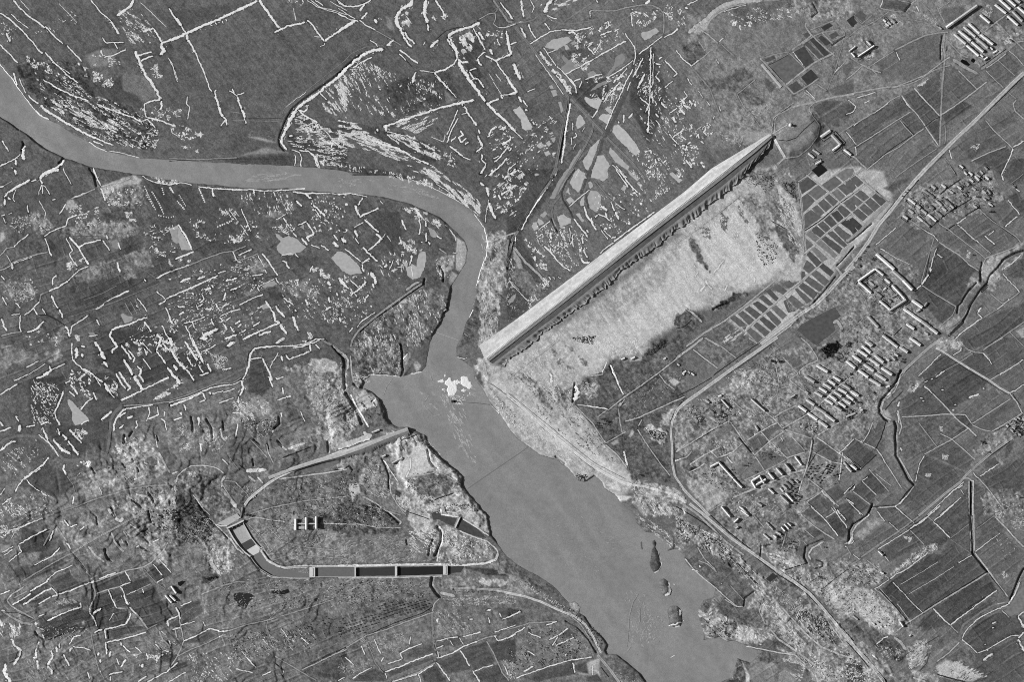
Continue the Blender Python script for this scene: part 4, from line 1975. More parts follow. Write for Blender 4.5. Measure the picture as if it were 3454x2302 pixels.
P84,12,1.7 0,1150 160,1180 230,1350 200,1450 20,1470 0,1400
P96,10,1.9 120,30 560,0 560,340 420,330 270,320 200,360 130,200
P160,10,1.8 0,240 60,260 70,480 200,740 110,880 0,900
P190,6,1.4 150,500 250,458 345,540 372,600 340,620 240,620 200,640
P96,6,1.6 240,630 370,600 380,690 300,740 230,690
P170,10,2 430,840 760,855 785,930 1095,1225 1095,1330 1240,1480 1320,1568 900,1568 560,1500 500,1200 430,1000
P194,8,1 540,1100 640,1040 680,950 780,940 790,1050 820,1130 790,1190 640,1240 590,1240 530,1170
P108,14,2 640,1250 780,1200 950,1190 1050,1290 900,1400 700,1380
P120,16,1.9 0,1010 200,1000 430,1000 500,1200 460,1400 240,1380 160,1180 0,1140
P188,6,1 90,1330 100,1290 180,1290 200,1370 150,1390 130,1450
P58,4 510,1340 560,1370 545,1420 500,1400
P160,5,1.4 580,190 630,140 600,260
P172,6,1.4 660,240 700,200 740,260 690,290
P170,8,1.8 1195,240 1230,200 1300,180 1330,200 1340,420 1290,440 1210,350
P84,5 1215,340 1255,290 1270,400 1240,410
P186,6,1 1340,400 1400,370 1480,440 1560,500 1560,560 1400,470
P84,6,1.4 740,1450 830,1420 860,1450 780,1480
g19,9 40,150 60,220 55,330 60,450
g22,9 70,490 120,570 170,660 210,760
k13,218 110,500 160,600 220,700 270,790
k16,180 0,110 60,150 90,200 85,280
k12,175 110,160 120,300 140,400
g12,6 140,410 170,440
k46,190 0,968 150,915 300,860
w12 0,985 130,940 280,890
k26,200 225,830 265,870
d12,30 385,1060 430,1160 450,1220 450,1330
k10,172 450,1240 470,1380 530,1480 600,1540
w9 400,1080 470,1180 530,1270
w11 640,1060 640,1150 600,1230
d14,20 320,1460 400,1510 470,1568
k16,172 220,1400 330,1460 440,1540
w9 210,370 290,325 420,330 550,345
w9 640,320 740,300
g15,8 555,60 570,140 565,220 575,290 560,340
w10 575,190 610,140
w6 720,0 730,40
w8 1050,170 1110,185 1140,180
k14,175 1290,130 1290,210 1310,330
k8,120 1330,395 1440,470 1568,570
w5 1345,590 1420,670
d14,20 70,1150 100,1130 130,1170
k10,200 0,1160 60,1150
g13,6 790,990 810,1090 840,1130 880,1150
g10,5 320,540 300,560
b16,6,20 480,1108 545,1072
b14,5,20 300,838 366,812
h22,5,20 545,1075 568,1060
h14,4,20 388,1052 420,1036
x60,240,16,7,180 130,40 550,10 550,320 280,310 160,260
x50,160,14,8,215 160,510 350,530 370,600 220,640
x50,120,14,9,75 160,480 360,540 420,660 280,740
x70,200,18,9,100 400,860 760,860 780,930 560,1000 400,960
x40,200,14,8,95 600,1200 1040,1180 1080,1320 760,1440 620,1380
x40,160,16,8,215 560,880 780,900 1060,1200 900,1180
x40,160,14,8,95 220,1000 480,1180 480,1440 240,1380
x40,140,14,8,180 220,1000 480,1180 480,1440 240,1380
x60,140,14,8,195 0,260 60,280 180,720 60,860 0,860
x50,100,14,8,100 0,560 120,620 180,780 0,880
x40,60,14,9,70 20,1160 160,1190 180,1440 20,1440
x50,160,12,8,205 1300,420 1568,700 1568,820 1420,660
x50,80,12,8,110 1330,430 1568,680 1568,820
x40,90,14,8,190 130,280 300,380 130,460
x30,140,14,9,190 460,1380 900,1420 1200,1560 600,1540
#p
P86,10,1.5 690,360 870,300 1000,190 1190,185 1300,60 1568,0 1568,540 1440,760 1430,850 1450,1100 1440,1290 1300,1250 1130,1240 1060,1160 1000,1050 870,930 780,760 620,600 600,480
P112,10,1.8 90,300 240,360 330,500 420,640 350,630 300,560 220,400
P112,8,1.8 520,60 600,110 740,290 640,200
P116,8,1.8 390,110 480,180 600,280 520,260 420,190
P120,14,1.8 420,450 560,440 520,640 440,590
P172,8,1.8 1200,790 1270,760 1410,830 1400,920 1370,960 1260,890
P158,8,1.8 1370,700 1430,640 1490,610 1430,760 1340,780
P175,4 1070,870 1100,810 1120,830 1090,885
P160,5 920,930 980,890 980,930 940,950
P62,4 1010,890 1040,940 1020,1010
P205,5,1 870,1300 960,1270 1000,1310 1000,1360 940,1340
P205,5,1 950,1390 1100,1400 1050,1440 990,1440
P62,8,2 1200,130 1280,90 1400,0 1420,40 1300,130 1210,170
P130,12,2 1130,1390 1250,1350 1572,1510 1572,1572 1150,1572 1090,1450
P185,4 1425,380 1470,355 1525,390 1480,430
P168,4 1080,170 1190,168 1185,200 1080,210
P128,14,1.8 1470,620 1568,580 1568,980 1480,1000
P158,10,2 1150,1260 1400,1300 1572,1380 1572,1500 1300,1420 1150,1330
P120,10,1.8 640,420 720,350 800,350 830,440 760,530 660,500
R26,204 0,500 130,610 250,720 400,850 560,980 700,1090 850,1190 1000,1270 1100,1300
k22,200 1100,1300 1200,1310 1350,1350 1500,1390 1572,1460
d5,118 20,490 200,640 400,800 600,970 780,1110 1050,1250
d5,112 -10,520 170,660 330,810 520,960 660,1080 780,1170
k8,170 460,20 200,220 0,370
w24 385,310 395,400
w30 605,420 620,480 600,560
g12,6 600,400 590,480 580,570
w13 910,240 950,330 990,430 1030,500
d9,24 905,250 940,330
k10,175 890,640 1040,520 1200,410 1350,300 1568,130
d6,60 1050,530 1200,430 1340,320
k10,178 1040,740 1150,710 1300,640 1500,550 1568,520
k8,170 1190,720 1160,780
k18,175 985,610 1010,570
k9,180 870,945 970,1030 1060,1150
k9,170 1150,810 1260,980 1360,1120 1440,1220
k8,160 870,930 1050,830
k9,160 980,620 1000,760 1020,850
k9,170 600,600 760,760 870,930
d7,60 610,610 750,770
w8 700,600 880,625
k10,185 620,590 720,605 890,630
k8,170 800,700 890,630
w14 1030,1000 1060,1130
k8,170 1040,540 1000,600
R20,180 1572,565 1500,640 1460,730 1445,830 1455,950 1455,1100 1480,1220 1572,1355
d7,35 1545,560 1480,650 1440,740
d6,50 1470,830 1478,1100 1500,1220
d8,35 1400,810 1425,840
w9 1480,1085 1560,1060
k14,180 1490,1010 1568,940
k8,170 1340,320 1400,400 1480,460
k10,185 1130,1350 1120,1300 1150,1260
w10 840,310 880,210
k10,175 850,320 740,340
g14,5 430,1050 470,1080 510,1110
b14,4,21 1005,195 1038,180 1095,190 1128,172
h10,3,21 1380,190 1400,180 1500,230 1520,245 1545,310 1562,325
x50,260,14,8,95 0,300 560,480 700,640 840,900 960,1120 700,1000 300,700
x50,260,14,8,205 0,200 400,120 560,300 560,520 420,500 200,380
x60,200,18,8,195 20,720 300,780 520,960 640,1120 560,1130 380,1030 160,900
x70,40,14,9,60 600,1200 720,1210 690,1265 620,1250
x50,130,10,8,60 1210,790 1400,840 1380,940 1260,880
x60,110,12,8,55 560,0 780,-20 760,60 640,40
x60,120,18,8,215 640,0 1200,0 1180,150 900,160
x-40,80,26,8,180 640,380 820,420 760,540 660,480
x-40,140,16,8,150 900,440 1500,260 1568,400 1100,760
x70,60,26,8,70 1210,150 1300,90 1420,10 1380,80 1280,150
x60,200,14,9,195 1140,1400 1568,1520 1568,1568 1200,1568
x30,100,26,6,195 900,1280 1400,1320 1568,1440 1200,1400
f14 780,770 795,750 812,775 830,720 845,715 860,730 880,740 895,770 825,795 850,760 1190,1220 1170,1210 1325,350
#q
P168,12,1.5 90,1260 300,1140 400,1350 300,1480 200,1450 100,1340
P166,8,1.2 220,1450 420,1340 400,1430 280,1540
P162,20,2 440,470 560,300 640,250 760,330 620,460 500,480
P80,4 640,910 740,855 820,920 690,1000
P80,4 762,825 890,762 920,800 812,888
P98,6 990,870 1140,1000 1000,1060 900,950
P96,8 700,1060 900,960 980,1060 780,1170
P100,8 520,1130 700,1060 770,1170 600,1260
P76,5 1460,1010 1568,930 1568,1090
P76,5 1170,1450 1260,1380 1390,1480 1330,1568 1200,1540
P72,5 1400,1490 1568,1440 1568,1568 1440,1568
P74,5 1290,1370 1420,1300 1500,1380 1400,1460
P80,6 1260,880 1310,940 1440,1020 1380,1090 1240,1010
P95,8,1.5 150,100 260,30 330,40 500,170 370,250
P60,5,1.6 360,690 400,640 440,690 400,720
P62,5,1.6 180,740 220,700 250,720 200,765
P58,5,1.6 110,1150 190,1130 160,1180 110,1200
P24,5,2.5 1290,100 1340,50 1420,30 1480,60 1568,20 1568,60 1450,100 1400,150 1340,170
P22,4,2 1510,330 1568,290 1568,340
P84,5 240,480 330,460 350,490 260,510
P88,6 950,150 1080,180 1150,240 1080,290 960,180
P82,5 390,1320 700,1350 740,1440 690,1390
P84,6 700,1380 800,1340 830,1390 740,1440
P118,10,1.5 1260,860 1568,740 1568,880 1460,1000 1380,960
P92,6 60,1060 180,980 230,1010 120,1110
P86,5 270,970 360,930 380,950 300,1000
P100,6 340,850 470,750 520,800 380,900
P150,8,1.2 1090,1370 1110,1290 1160,1300 1150,1440
R30,174 894,-5 700,130 500,270 350,380 200,490 100,560 20,630 -4,668
d8,40 330,330 540,180 800,0
d7,45 0,520 150,450 320,350
d6,60 420,350 700,160 860,40
R26,172 60,1330 150,1425 210,1480 295,1572
k14,170 -2,1240 40,1310 80,1360
d6,60 0,1250 60,1345 150,1440 260,1560
k10,170 1100,0 1180,70 1250,180 1250,200 1160,240 1090,290 1090,320
k9,168 940,170 1080,320 1000,370
k9,168 1000,370 1060,420 1160,500 1230,580
k7,170 900,460 950,440 1050,420
k7,165 880,250 910,400 890,500 800,600
k11,168 940,800 1050,740 1200,650 1300,560 1440,420 1568,330
k10,170 870,700 950,650 1060,600
k10,170 480,740 540,830 600,920 690,1030
k12,172 0,1010 130,930 300,820 480,730
d7,45 170,915 320,820 470,735
k10,170 690,1040 820,920 960,820
k9,165 460,520 600,650
k9,170 780,650 860,710 940,800
k9,185 630,905 760,820 890,750
k9,180 750,830 830,920 980,1060 1010,1050 1140,1010
k9,170 1020,870 1140,1000
k10,170 960,810 1080,850 1200,890
k13,170 1250,860 1350,800 1440,750
k9,185 1240,880 1330,940 1450,1030 1568,1110
w10 1440,1020 1500,960 1568,900
d8,45 1212,900 1197,1010 1167,1110
k10,180 1200,900 1180,1030 1150,1150 1110,1270 1080,1370
k16,170 500,1410 700,1330 850,1270 1000,1200 1150,1160
k10,170 0,1090 100,1050 140,1000
k11,180 120,1120 260,1030 400,960
k9,180 290,990 370,1060
k10,180 370,1060 500,1010 600,920
w9 1280,1350 1340,1410 1400,1470
w8 1150,1450 1220,1510
k9,170 1160,1240 1290,1340
k7,180 1300,1380 1440,1490
w9 1390,1490 1430,1568
k9,170 1150,1450 1260,1380 1300,1340
w10 1520,1430 1568,1470
w8 1480,1380 1568,1290
k9,170 700,1050 780,1170
k7,160 600,1260 860,1140 1000,1060
w12 450,1050 500,1110
k10,175 110,1190 200,1150 250,1110 280,1130
k9,185 150,100 260,190 370,270
k9,170 260,0 420,90 530,180
k9,170 640,0 720,50
w9 1440,1260 1470,1010
k10,170 1210,1010 1380,1100 1568,1130
k14,170 1290,1340 1400,1460
w7 920,880 945,910 930,920
d7,40 1150,1160 1240,1010
k16,170 0,180 130,90 240,0
b22,5,22 1240,245 1332,300 1138,340 1216,390
b20,5,23 1222,478 1286,516 1262,440 1326,480 1298,402 1366,446 1338,370 1400,412 1384,340 1446,380
b20,5,24 1468,410 1532,452 1430,448 1500,488 1392,475 1456,516 1352,505 1412,552 1312,540 1380,586
b20,5,25 1394,600 1456,642 1432,566 1492,610 1468,540 1536,578 1504,505 1562,548 1540,472 1590,510
b22,5,26 1148,545 1216,592 1080,600 1146,648 1160,665 1242,722 1225,610 1316,668 1314,675 1396,735 1254,730 1332,788
b14,5,27 662,540 780,645 402,545 466,615
h16,4,27 255,545 292,572 700,775 724,818 370,520 400,510
b16,5,28 372,1095 436,1165 438,1168 502,1236 508,1245 580,1320 302,1140 368,1105
b16,5,29 402,1490 474,1575 580,1500 640,1572 715,1455 755,1480
b18,6,30 740,1225 776,1282 815,1190 862,1246 885,1150 936,1206 960,1110 1012,1172 702,1302 790,1250 665,1262 700,1322 665,1268 740,1218
b16,5,31 1050,1048 1106,1122 815,1330 862,1372 920,1388 992,1460 968,1370 1030,1440
h15,4,31 918,1325 946,1356 935,1295 976,1332 968,1270 1012,1310 998,1250 1032,1276 1048,1254 1076,1276
h13,4,32 65,310 90,295 105,295 125,310 135,310 160,330 300,640 330,660 1010,530 1050,505 1140,470 1165,490 1480,1095 1530,1160
b20,5,32 1500,1130 1545,1180 1540,1120 1590,1160
W5 545,880 650,1010
e5 1150,1210 1205,1115
e5 1172,1228 1245,1130
e5 1200,1242 1285,1120
e4 1250,1250 1290,1205
e5 1300,1190 1340,1120
e5 1330,1195 1370,1130
e4 1355,1195 1395,1140
e3 1270,1280 1300,1240
e4 1000,1345 1040,1300
e4 1010,1370 1070,1320
e5 1030,1400 1108,1400
e4 1060,1460 1105,1415
e3 1045,1385 1080,1345
e3 1390,1215 1445,1200
e3 1405,1290 1465,1170
K 845,205 915,210
f14 400,655 425,670 415,695 380,690 200,735 220,720 235,735 590,1125 620,1130 640,1110 820,1030 850,1050 700,1180 1240,400 1215,435 1220,395
x20,200,16,9,175 420,300 800,220 900,420 640,500 460,480
x20,160,16,9,82 420,120 900,60 1000,400 640,420
x20,160,14,8,180 40,560 500,480 600,700 300,760 40,740
x20,140,14,8,72 40,620 480,540 500,760 200,800
x20,140,14,8,180 540,560 900,560 940,760 680,860
x20,100,14,8,80 540,520 1000,480 1060,700 700,740
x20,110,12,8,185 280,900 520,880 560,1040 400,1040
x20,90,12,8,70 140,1180 560,1150 560,1400 300,1300
x20,120,12,8,185 400,1400 700,1380 1000,1500 900,1568 500,1568
x20,90,12,8,185 1080,760 1250,740 1250,860 1120,840
x20,60,12,8,60 1080,760 1260,740 1230,850
x20,120,12,8,60 1240,340 1568,340 1568,700 1300,620
x20,160,12,8,170 1100,220 1568,200 1568,700 1200,760
x20,100,14,9,70 1300,60 1568,60 1500,220 1300,200
x20,140,14,8,165 940,1240 1100,1240 1080,1460 920,1460
x-40,80,14,8,175 820,960 900,940 960,1050 900,1040
x20,80,14,8,80 720,1000 860,1000 860,1080 740,1080
x20,60,12,8,60 1470,650 1568,620 1568,720 1480,710
#r
P70,5 650,350 860,140 1000,220 1260,380 1100,530 900,640 700,410
P76,5 1010,210 1150,130 1210,140 1300,240 1350,320 1270,370
P76,5 1220,110 1400,0 1568,0 1568,190 1340,310
P82,5 1290,380 1568,215 1568,400 1440,480
P84,10,1.2 490,690 900,690 1060,800 700,1020 520,1100 460,900
P80,10 490,540 680,420 900,660 700,690 490,680
P78,5 170,760 340,740 310,870 250,970 160,920
P70,5 20,950 80,900 260,1030 130,1150 0,1060
P70,5 200,1170 380,1360 270,1390 150,1260
P72,5 75,1310 140,1270 265,1395 220,1470 70,1350
P72,5 0,1370 60,1370 200,1490 140,1550 0,1420
P76,5 650,1110 700,1040 1050,1190 1000,1280 880,1350 630,1200
P74,5 730,1030 930,900 1120,1080 1060,1180
P82,8 625,1220 880,1350 600,1540 480,1460
P75,6 1180,1230 1568,1050 1568,1400 1250,1320
P78,6 1130,1290 1250,1340 1370,1490 1300,1568 1130,1568
P96,6 950,890 1060,810 1170,900 1090,1020
P92,8 1120,760 1460,545 1540,660 1280,820
P76,5 950,680 1040,680 1100,760 1070,790
P116,6,1 360,745 422,740 420,900 430,1000 480,1130 340,980 360,850
P160,5 310,630 370,640 400,700 350,720
P78,5 870,1560 1020,1420 1085,1300 1085,1568
P120,20,1.8 0,600 240,560 300,700 220,820 60,900 0,900
P74,6 1200,1060 1340,1060 1350,1100 1240,1160
P70,6 1410,950 1480,910 1470,980 1400,1070
P155,6,1.5 1340,1060 1365,1110 1320,1050
P110,20,1.8 1200,1420 1400,1330 1568,1380 1568,1568 1220,1568
P155,12,1.6 1220,1390 1260,1370 1260,1440 1210,1500
P135,12,1.8 1330,830 1420,830 1470,880 1280,1000 1100,1060 1230,870
P14,5,2 10,330 70,280 120,230 190,190 200,212 130,262 60,322
P145,12,1.8 700,0 850,0 1030,60 1020,110 860,120 780,90
P128,10,1.8 540,420 680,360 640,440 560,520
R24,152 854,0 740,80 640,170 520,280 480,340
k10,160 480,340 450,400 380,450
d7,40 700,120 560,260 480,340
k9,170 470,380 430,470 360,540
g17,7 490,290 465,330 450,390 400,450 350,510 310,560 290,620 300,670 340,720 370,735
g18,7 430,745 445,790 435,870 440,950 440,1040 480,1110 520,1190 550,1250 600,1295
d12,36 590,1310 530,1370 470,1450
d10,30 430,1480 300,1490 230,1490 190,1568
k13,175 330,560 310,630 340,700 400,730
k12,172 455,640 480,740 490,790 465,860
k10,175 470,1060 530,1170 590,1270
k10,170 600,1310 540,1390 460,1470 430,1490 280,1500
w11 470,1470 540,1390
R18,176 790,90 850,120 940,180 1050,250 1150,310 1260,375 1350,440 1440,490
d5,50 860,140 1040,265 1250,395 1420,500
k10,185 1440,490 1500,560 1550,660
d7,40 1470,500 1540,600
w9 1440,490 1500,460 1568,410
w10 1350,325 1450,270 1560,195
k9,185 1270,375 1350,325
w10 640,340 720,260 840,140
w9 690,395 720,380
w11 745,368 765,360
w14 790,350 870,290
k6,150 870,290 1000,220 1120,135
w10 1200,135 1240,170 1290,235
k7,180 1050,90 1120,125 1200,135
k8,175 1210,110 1260,70 1380,0
w12 690,425 760,490
k10,182 760,490 850,580 930,670 1000,740 1080,800 1150,870
k9,175 490,700 700,690 870,675 1050,680 1110,760
w7 870,675 1050,680
k8,175 1110,760 1280,650 1450,540
k9,170 690,1030 800,970 930,900 1080,800
k8,175 830,845 930,895 1030,980 1140,1080
k7,160 640,750 800,960
w9 690,1040 650,1110 625,1200
w10 620,1210 615,1270
w9 940,155 1020,110
w13 1000,120 1020,90
w15 1080,530 1170,495
w18 1205,445 1220,450
w18 955,590 970,595
w16 935,640 955,640
w14 840,460 860,460
w9 650,530 675,535
w9 670,560 690,562
w14 480,970 490,1000
w16 465,560 460,610
w9 450,660 470,760
k9,170 1280,830 1420,750 1560,660
d6,50 1300,830 1420,770 1560,680
k8,165 1110,770 1200,810 1290,830
R22,148 1472,880 1300,1000 1150,1130 1060,1210 1000,1280 880,1370 750,1480 640,1572
d7,45 1450,910 1260,1050 1100,1180
d6,55 1400,920 1200,1080 1080,1180
w9 1040,1270 900,1390 720,1568
k12,170 1030,1240 1080,1240 1120,1270
k10,185 1085,1260 1085,1568
k10,185 1122,1260 1117,1568
g16,6 1102,1270 1102,1572
d12,30 1102,1270 1102,1572
w9 1180,1225 1260,1170 1350,1110
k8,170 1160,1230 1250,1330 1370,1490
w9 1120,1190 1160,1240
w10 830,1568 920,1490 1015,1410
w9 990,1330 1030,1300
w7 1010,1340 1040,1390
k8,185 160,930 260,980
w10 270,980 310,1040 350,1110
k8,180 350,1110 410,1200 490,1330
k8,180 150,920 200,840 240,740
w9 140,1265 190,1225
k8,185 140,1265 270,1390
w13 60,1350 75,1310
k9,170 60,1355 220,1480
d9,30 30,1350 75,1300
w10 0,1420 60,1480 130,1560
w11 430,1490 510,1560
k7,170 200,1160 380,1360
k7,170 260,1200 400,1310
d7,45 130,1160 270,1030
d8,40 350,740 310,880 260,980
w10 0,965 70,895
k8,180 75,890 150,930
w9 0,1050 130,1160
d6,45 500,470 400,570 340,640
b22,5,33 0,205 75,265 55,155 130,210 100,105 182,162 140,70 212,130 180,30 232,66
b22,5,34 105,285 190,346 155,235 240,292 205,185 290,246 250,155 326,216
b22,5,35 255,315 346,374 310,265 400,326 205,365 300,422
b22,5,36 470,80 538,128
h16,5,36 350,185 378,200 405,170 430,196 350,438 382,428 210,480 240,484 425,140 455,160
b20,5,37 50,475 106,512 10,508 60,546 -10,552 32,582 -20,418 25,446
h16,4,38 0,700 32,682 36,685 80,665 20,640 50,655 40,1125 92,1165 0,1140 46,1178 125,645 145,635
h14,4,39 1480,712 1502,724 1510,700 1532,716 1408,772 1428,782 1465,790 1488,800 1495,820 1518,834 1540,780 1562,792 1550,708 1575,722 1515,846 1538,858 1450,810 1470,825 1470,740 1490,750
f18 1190,915 1205,930 1250,1010 1500,780 1525,800 1480,830 1530,740 1560,820 1545,840 1500,850 105,570 85,565 490,210 500,190 1540,1410
x10,40,12,9,185 820,780 860,790 850,830 830,820
x80,40,22,8,180 850,1030 910,1040 890,1080 850,1070
x10,50,12,8,185 700,1200 750,1200 740,1230 700,1225
x20,80,14,8,60 1420,740 1568,700 1568,860 1480,860
x20,80,14,8,185 1420,740 1568,700 1568,860 1480,860
x-45,60,14,8,190 530,470 660,390 600,480
x20,100,14,8,170 330,170 480,130 460,330 340,280
x20,90,14,8,62 0,100 450,100 330,230 330,420 100,420
x20,80,14,8,185 900,20 1030,50 1000,100 880,100
x20,80,14,8,185 0,380 300,420 280,640 0,640
x20,80,14,8,165 1200,1380 1568,1400 1568,1568 1220,1568
#s
P72,5 830,692 1100,600 1140,680 1050,722 850,780
P72,5 435,690 610,590 670,680 790,690 520,785 490,740
P70,5 830,810 950,772 1020,920 1130,940 1140,1000 1100,1050 860,1100 800,930
P72,6 340,1010 700,920 780,940 830,1080 400,1190 350,1080
P74,5 1110,810 1250,770 1340,720 1440,870 1500,1000 1400,1080 1300,1090 1160,930
P68,4 530,880 690,850 710,900 500,930
P72,4 1310,560 1410,510 1520,620 1380,690
P72,4 200,880 420,780 480,800 340,870
P70,4 130,880 260,780 410,690 440,730 200,885
P82,5 930,1110 1140,1020 1280,1100 950,1205
P76,4 960,775 1050,740 1100,820 1130,900 1040,910
P74,4 1060,725 1300,640 1330,700 1110,790
P74,8 150,560 540,480 600,520 300,660 120,640
P72,6 190,200 340,250 460,250 400,420 180,430
P72,6 580,140 690,120 690,170 620,200
P74,6 400,330 520,270 580,400 480,440 330,500
P119,12,1.7 500,160 560,140 610,200 580,300 520,250
P120,20,1.8 640,210 900,100 1150,110 1000,200 760,330 650,330
P136,10,1.6 790,380 860,360 900,500 1000,510 920,530 840,480
P96,6 940,420 1080,420 1130,470 1000,490
P84,5,1 720,800 770,780 790,900 720,920
P170,6 720,1040 740,1030 750,1060 725,1065
P160,5 670,1050 690,1050 690,1070
P68,4 1355,345 1400,320 1455,375 1400,370
P84,6 1170,500 1310,480 1310,500 1180,540
P90,6 0,1280 60,1290 150,1300 130,1390 40,1410 0,1400
P150,8 380,1170 330,1090 320,1020 300,1010 330,1150
P106,20,1.5 300,1250 1000,1220 800,1568 250,1568
P122,20,2 1150,30 1568,20 1568,560 1300,480 1100,300
P74,5 1420,1300 1568,1330 1568,1400 1420,1390
P155,6 0,380 60,360 100,350 60,420 0,430
R16,152 640,430 760,350 850,300 1000,220 1150,135 1310,40
k12,145 640,430 540,480 400,560 200,680
w10 300,540 400,490 470,450 525,385
w9 75,510 190,420 160,365
w10 160,360 260,300 380,240 410,220
w9 435,325 470,230
k12,130 380,370 480,180
w7 15,430 115,375
w7 30,455 110,400
w9 170,210 260,170 380,125
w10 0,260 60,240 170,210
w9 560,140 605,195
w9 620,205 680,180
w10 710,230 745,195
w14 590,340 620,400
k11,150 500,200 590,330
d8,28 625,420 700,510 760,590
k10,150 650,450 730,560 800,640
w9 420,665 500,600 600,560 640,540
w14 410,680 430,650
w12 265,770 340,725 420,680
w10 110,890 180,850 275,790
k10,150 120,830 240,770
w12 205,890 300,830 400,765 460,740
w7 460,740 510,795
k11,165 60,850 100,800 210,730
k12,160 60,850 100,900 150,930 300,1010
k18,150 20,940 100,1000 200,1050 290,1060
d6,45 40,960 160,960 300,1020
w10 10,940 40,945
w11 460,815 600,770 700,730 810,690
w20 805,685 830,685
w10 870,660 950,630 1020,605
k10,172 830,690 1100,590 1250,560 1330,520 1450,400 1480,340
w10 340,880 450,820
w13 710,870 715,910 600,945 500,990 415,1030
w9 340,995 400,965
k12,150 820,700 840,790 820,860 790,920
d7,40 805,700 810,800 800,870
w9 820,850 790,920 795,960
w11 790,960 820,1000 850,1080
k9,170 850,790 950,755 1050,730 1150,690
w10 955,760 990,850 1030,920
w10 1100,590 1150,680
w10 1060,725 1150,690
w18 1090,800 1110,860 1130,890
w10 1060,730 1100,800
w8 1115,800 1200,765
k8,155 1200,765 1330,705
k14,165 1140,910 1200,970 1250,1030 1300,1100
w8 1140,910 1200,970
w12 1155,960 1140,1010 1105,1060
w10 1105,1060 1000,1090 920,1110
w13 920,1110 935,1190
w11 930,1220 940,1330
w10 935,1220 1050,1200 1180,1165 1290,1130
k9,160 1030,920 1130,920
k9,140 1290,1110 1390,1060
w13 820,965 890,920
w5 960,1030 1000,965
w9 830,1140 870,1110 900,1110
w7 1350,530 1430,630
w7 1405,490 1510,605
w10 1380,695 1440,660
k7,140 1270,580 1380,700 1460,750
w10 1250,745 1265,785
w11 1465,1035 1568,990
w15 1470,1035 1485,1080
w9 1530,1105 1568,1090
w24 315,1040 320,1070
w22 330,1090 345,1095
w15 370,1150 390,1190
g12,6 310,1130 330,1160 370,1180 390,1210
g14,6 645,1150 720,1130 750,1100
d7,45 420,1200 560,1140
w11 610,1240 650,1170 710,1160
w18 310,1300 320,1350 290,1360
w15 345,1210 310,1300
w18 325,1380 335,1460
w15 450,1290 465,1350 420,1420
w19 420,1425 450,1470 465,1500
w16 490,1260 500,1310
w13 555,1330 590,1390 610,1430
w18 610,1300 640,1270
w9 640,1260 740,1270 800,1290
w19 100,1190 130,1250 180,1290 170,1350
w19 165,1350 120,1420
w26 45,1410 40,1470 60,1520 100,1568
d9,28 155,1300 130,1380 90,1400
w10 1440,1325 1380,1365
w18 1065,1220 1070,1250
w10 1080,1250 1150,1310
w28 1250,1440 1260,1410
w16 960,1350 975,1300
w14 865,1340 870,1310
w14 880,1370 885,1400
w10 1030,1360 1050,1420
w14 1060,1440 1110,1370
w11 960,1510 980,1495 1080,1480
w11 970,1520 975,1560
w10 1470,1480 1568,1400
w12 1220,1568 1290,1515
w8 1300,1568 1470,1480
w8 770,1480 790,1540
k10,145 800,1130 830,1300 870,1460 920,1540
w14 880,1470 890,1490
w9 520,1230 525,1270
w8 1190,1260 1250,1310
w9 1370,1235 1420,1290
w9 0,1030 15,1080
w7 1415,1120 1460,1155
w10 1485,1200 1505,1240
k14,160 1400,1120 1430,1190 1500,1260
k12,165 1540,1100 1560,1180
w14 1380,1395 1385,1400
w10 1445,1295 1490,1300
w9 0,800 90,760
g17,9 930,400 930,440 950,480 980,500
g14,8 985,40 1000,90 1020,120
k26,190 950,40 1000,110 1060,150 1090,120
g12,8 1310,60 1320,120 1330,160
k16,190 985,250 1010,330 1040,370 1090,420
k12,190 1150,180 1230,230
g9,5 860,180 850,110 800,70
k16,180 780,370 840,450 920,510
k12,190 1090,240 1120,290
k10,185 1070,310 1090,350
g10,6 1110,330 1125,360
g11,6 1260,240 1300,220
g8,4 1260,290 1310,340
d16,60 1220,370 1300,420
w8 1345,340 1405,305
w8 1200,385 1225,365
b16,4,40 1510,722 1552,785 1458,805 1512,868 1498,805 1546,852
x40,110,14,8 0,0 300,0 440,80 200,200 0,200
x30,60,14,8 1150,1300 1420,1340 1400,1390 1200,1360
x55,90,40,6,150 200,1360 460,1400 420,1568 240,1568
x20,120,18,9,185 1150,20 1568,30 1568,300 1250,180
x40,120,16,8,70 1180,60 1568,40 1568,320 1250,280
x30,60,16,8,170 450,830 640,830 690,870 520,900
x20,60,14,8,170 300,1080 560,1060 800,1100 640,1190 400,1190
x70,60,30,8 0,1050 200,1080 160,1180 0,1160
x40,70,14,8,170 1280,1220 1568,1180 1568,1330 1400,1320
x30,60,12,8 0,190 180,190 160,280 0,300
#t
P74,6 95,920 260,845 310,950 120,1065
P74,5 135,1230 150,1195 340,1125 430,1160 300,1220
P76,5 0,1060 90,1000 100,1080 30,1090
P72,5 0,1430 160,1390 150,1440 0,1500
P82,30,2.2 0,60 260,-10 400,200 360,330 100,350
P112,30,1.5 660,100 1100,60 1568,0 1568,520 1100,520 820,380
P96,20,1.8 850,120 1020,110 1010,230 900,220
P94,20,1.8 1340,20 1568,-10 1568,240 1380,230
P62,8,1.6 290,640 420,620 440,650 360,680 300,690
P140,20,2.2 330,230 560,330 580,560 370,600 360,480
P76,10,1.2 1568,1280 1568,1568 1150,1480 1300,1400
P96,20,1.2 900,1180 1568,1050 1568,1270 1180,1450
P106,5 920,1380 960,1340 1150,1460 1100,1490
P84,4 60,430 85,425 120,490 80,510
P112,10 590,740 700,700 740,780 600,780
k8,185 700,130 760,115 850,130 880,140 1020,155
k9,178 1330,170 1568,175
k10,160 0,1450 60,1370 100,1290 130,1210 110,1110 90,1020
w10 130,1210 220,1170 330,1115
w9 330,1110 370,1100 450,1125 520,1120
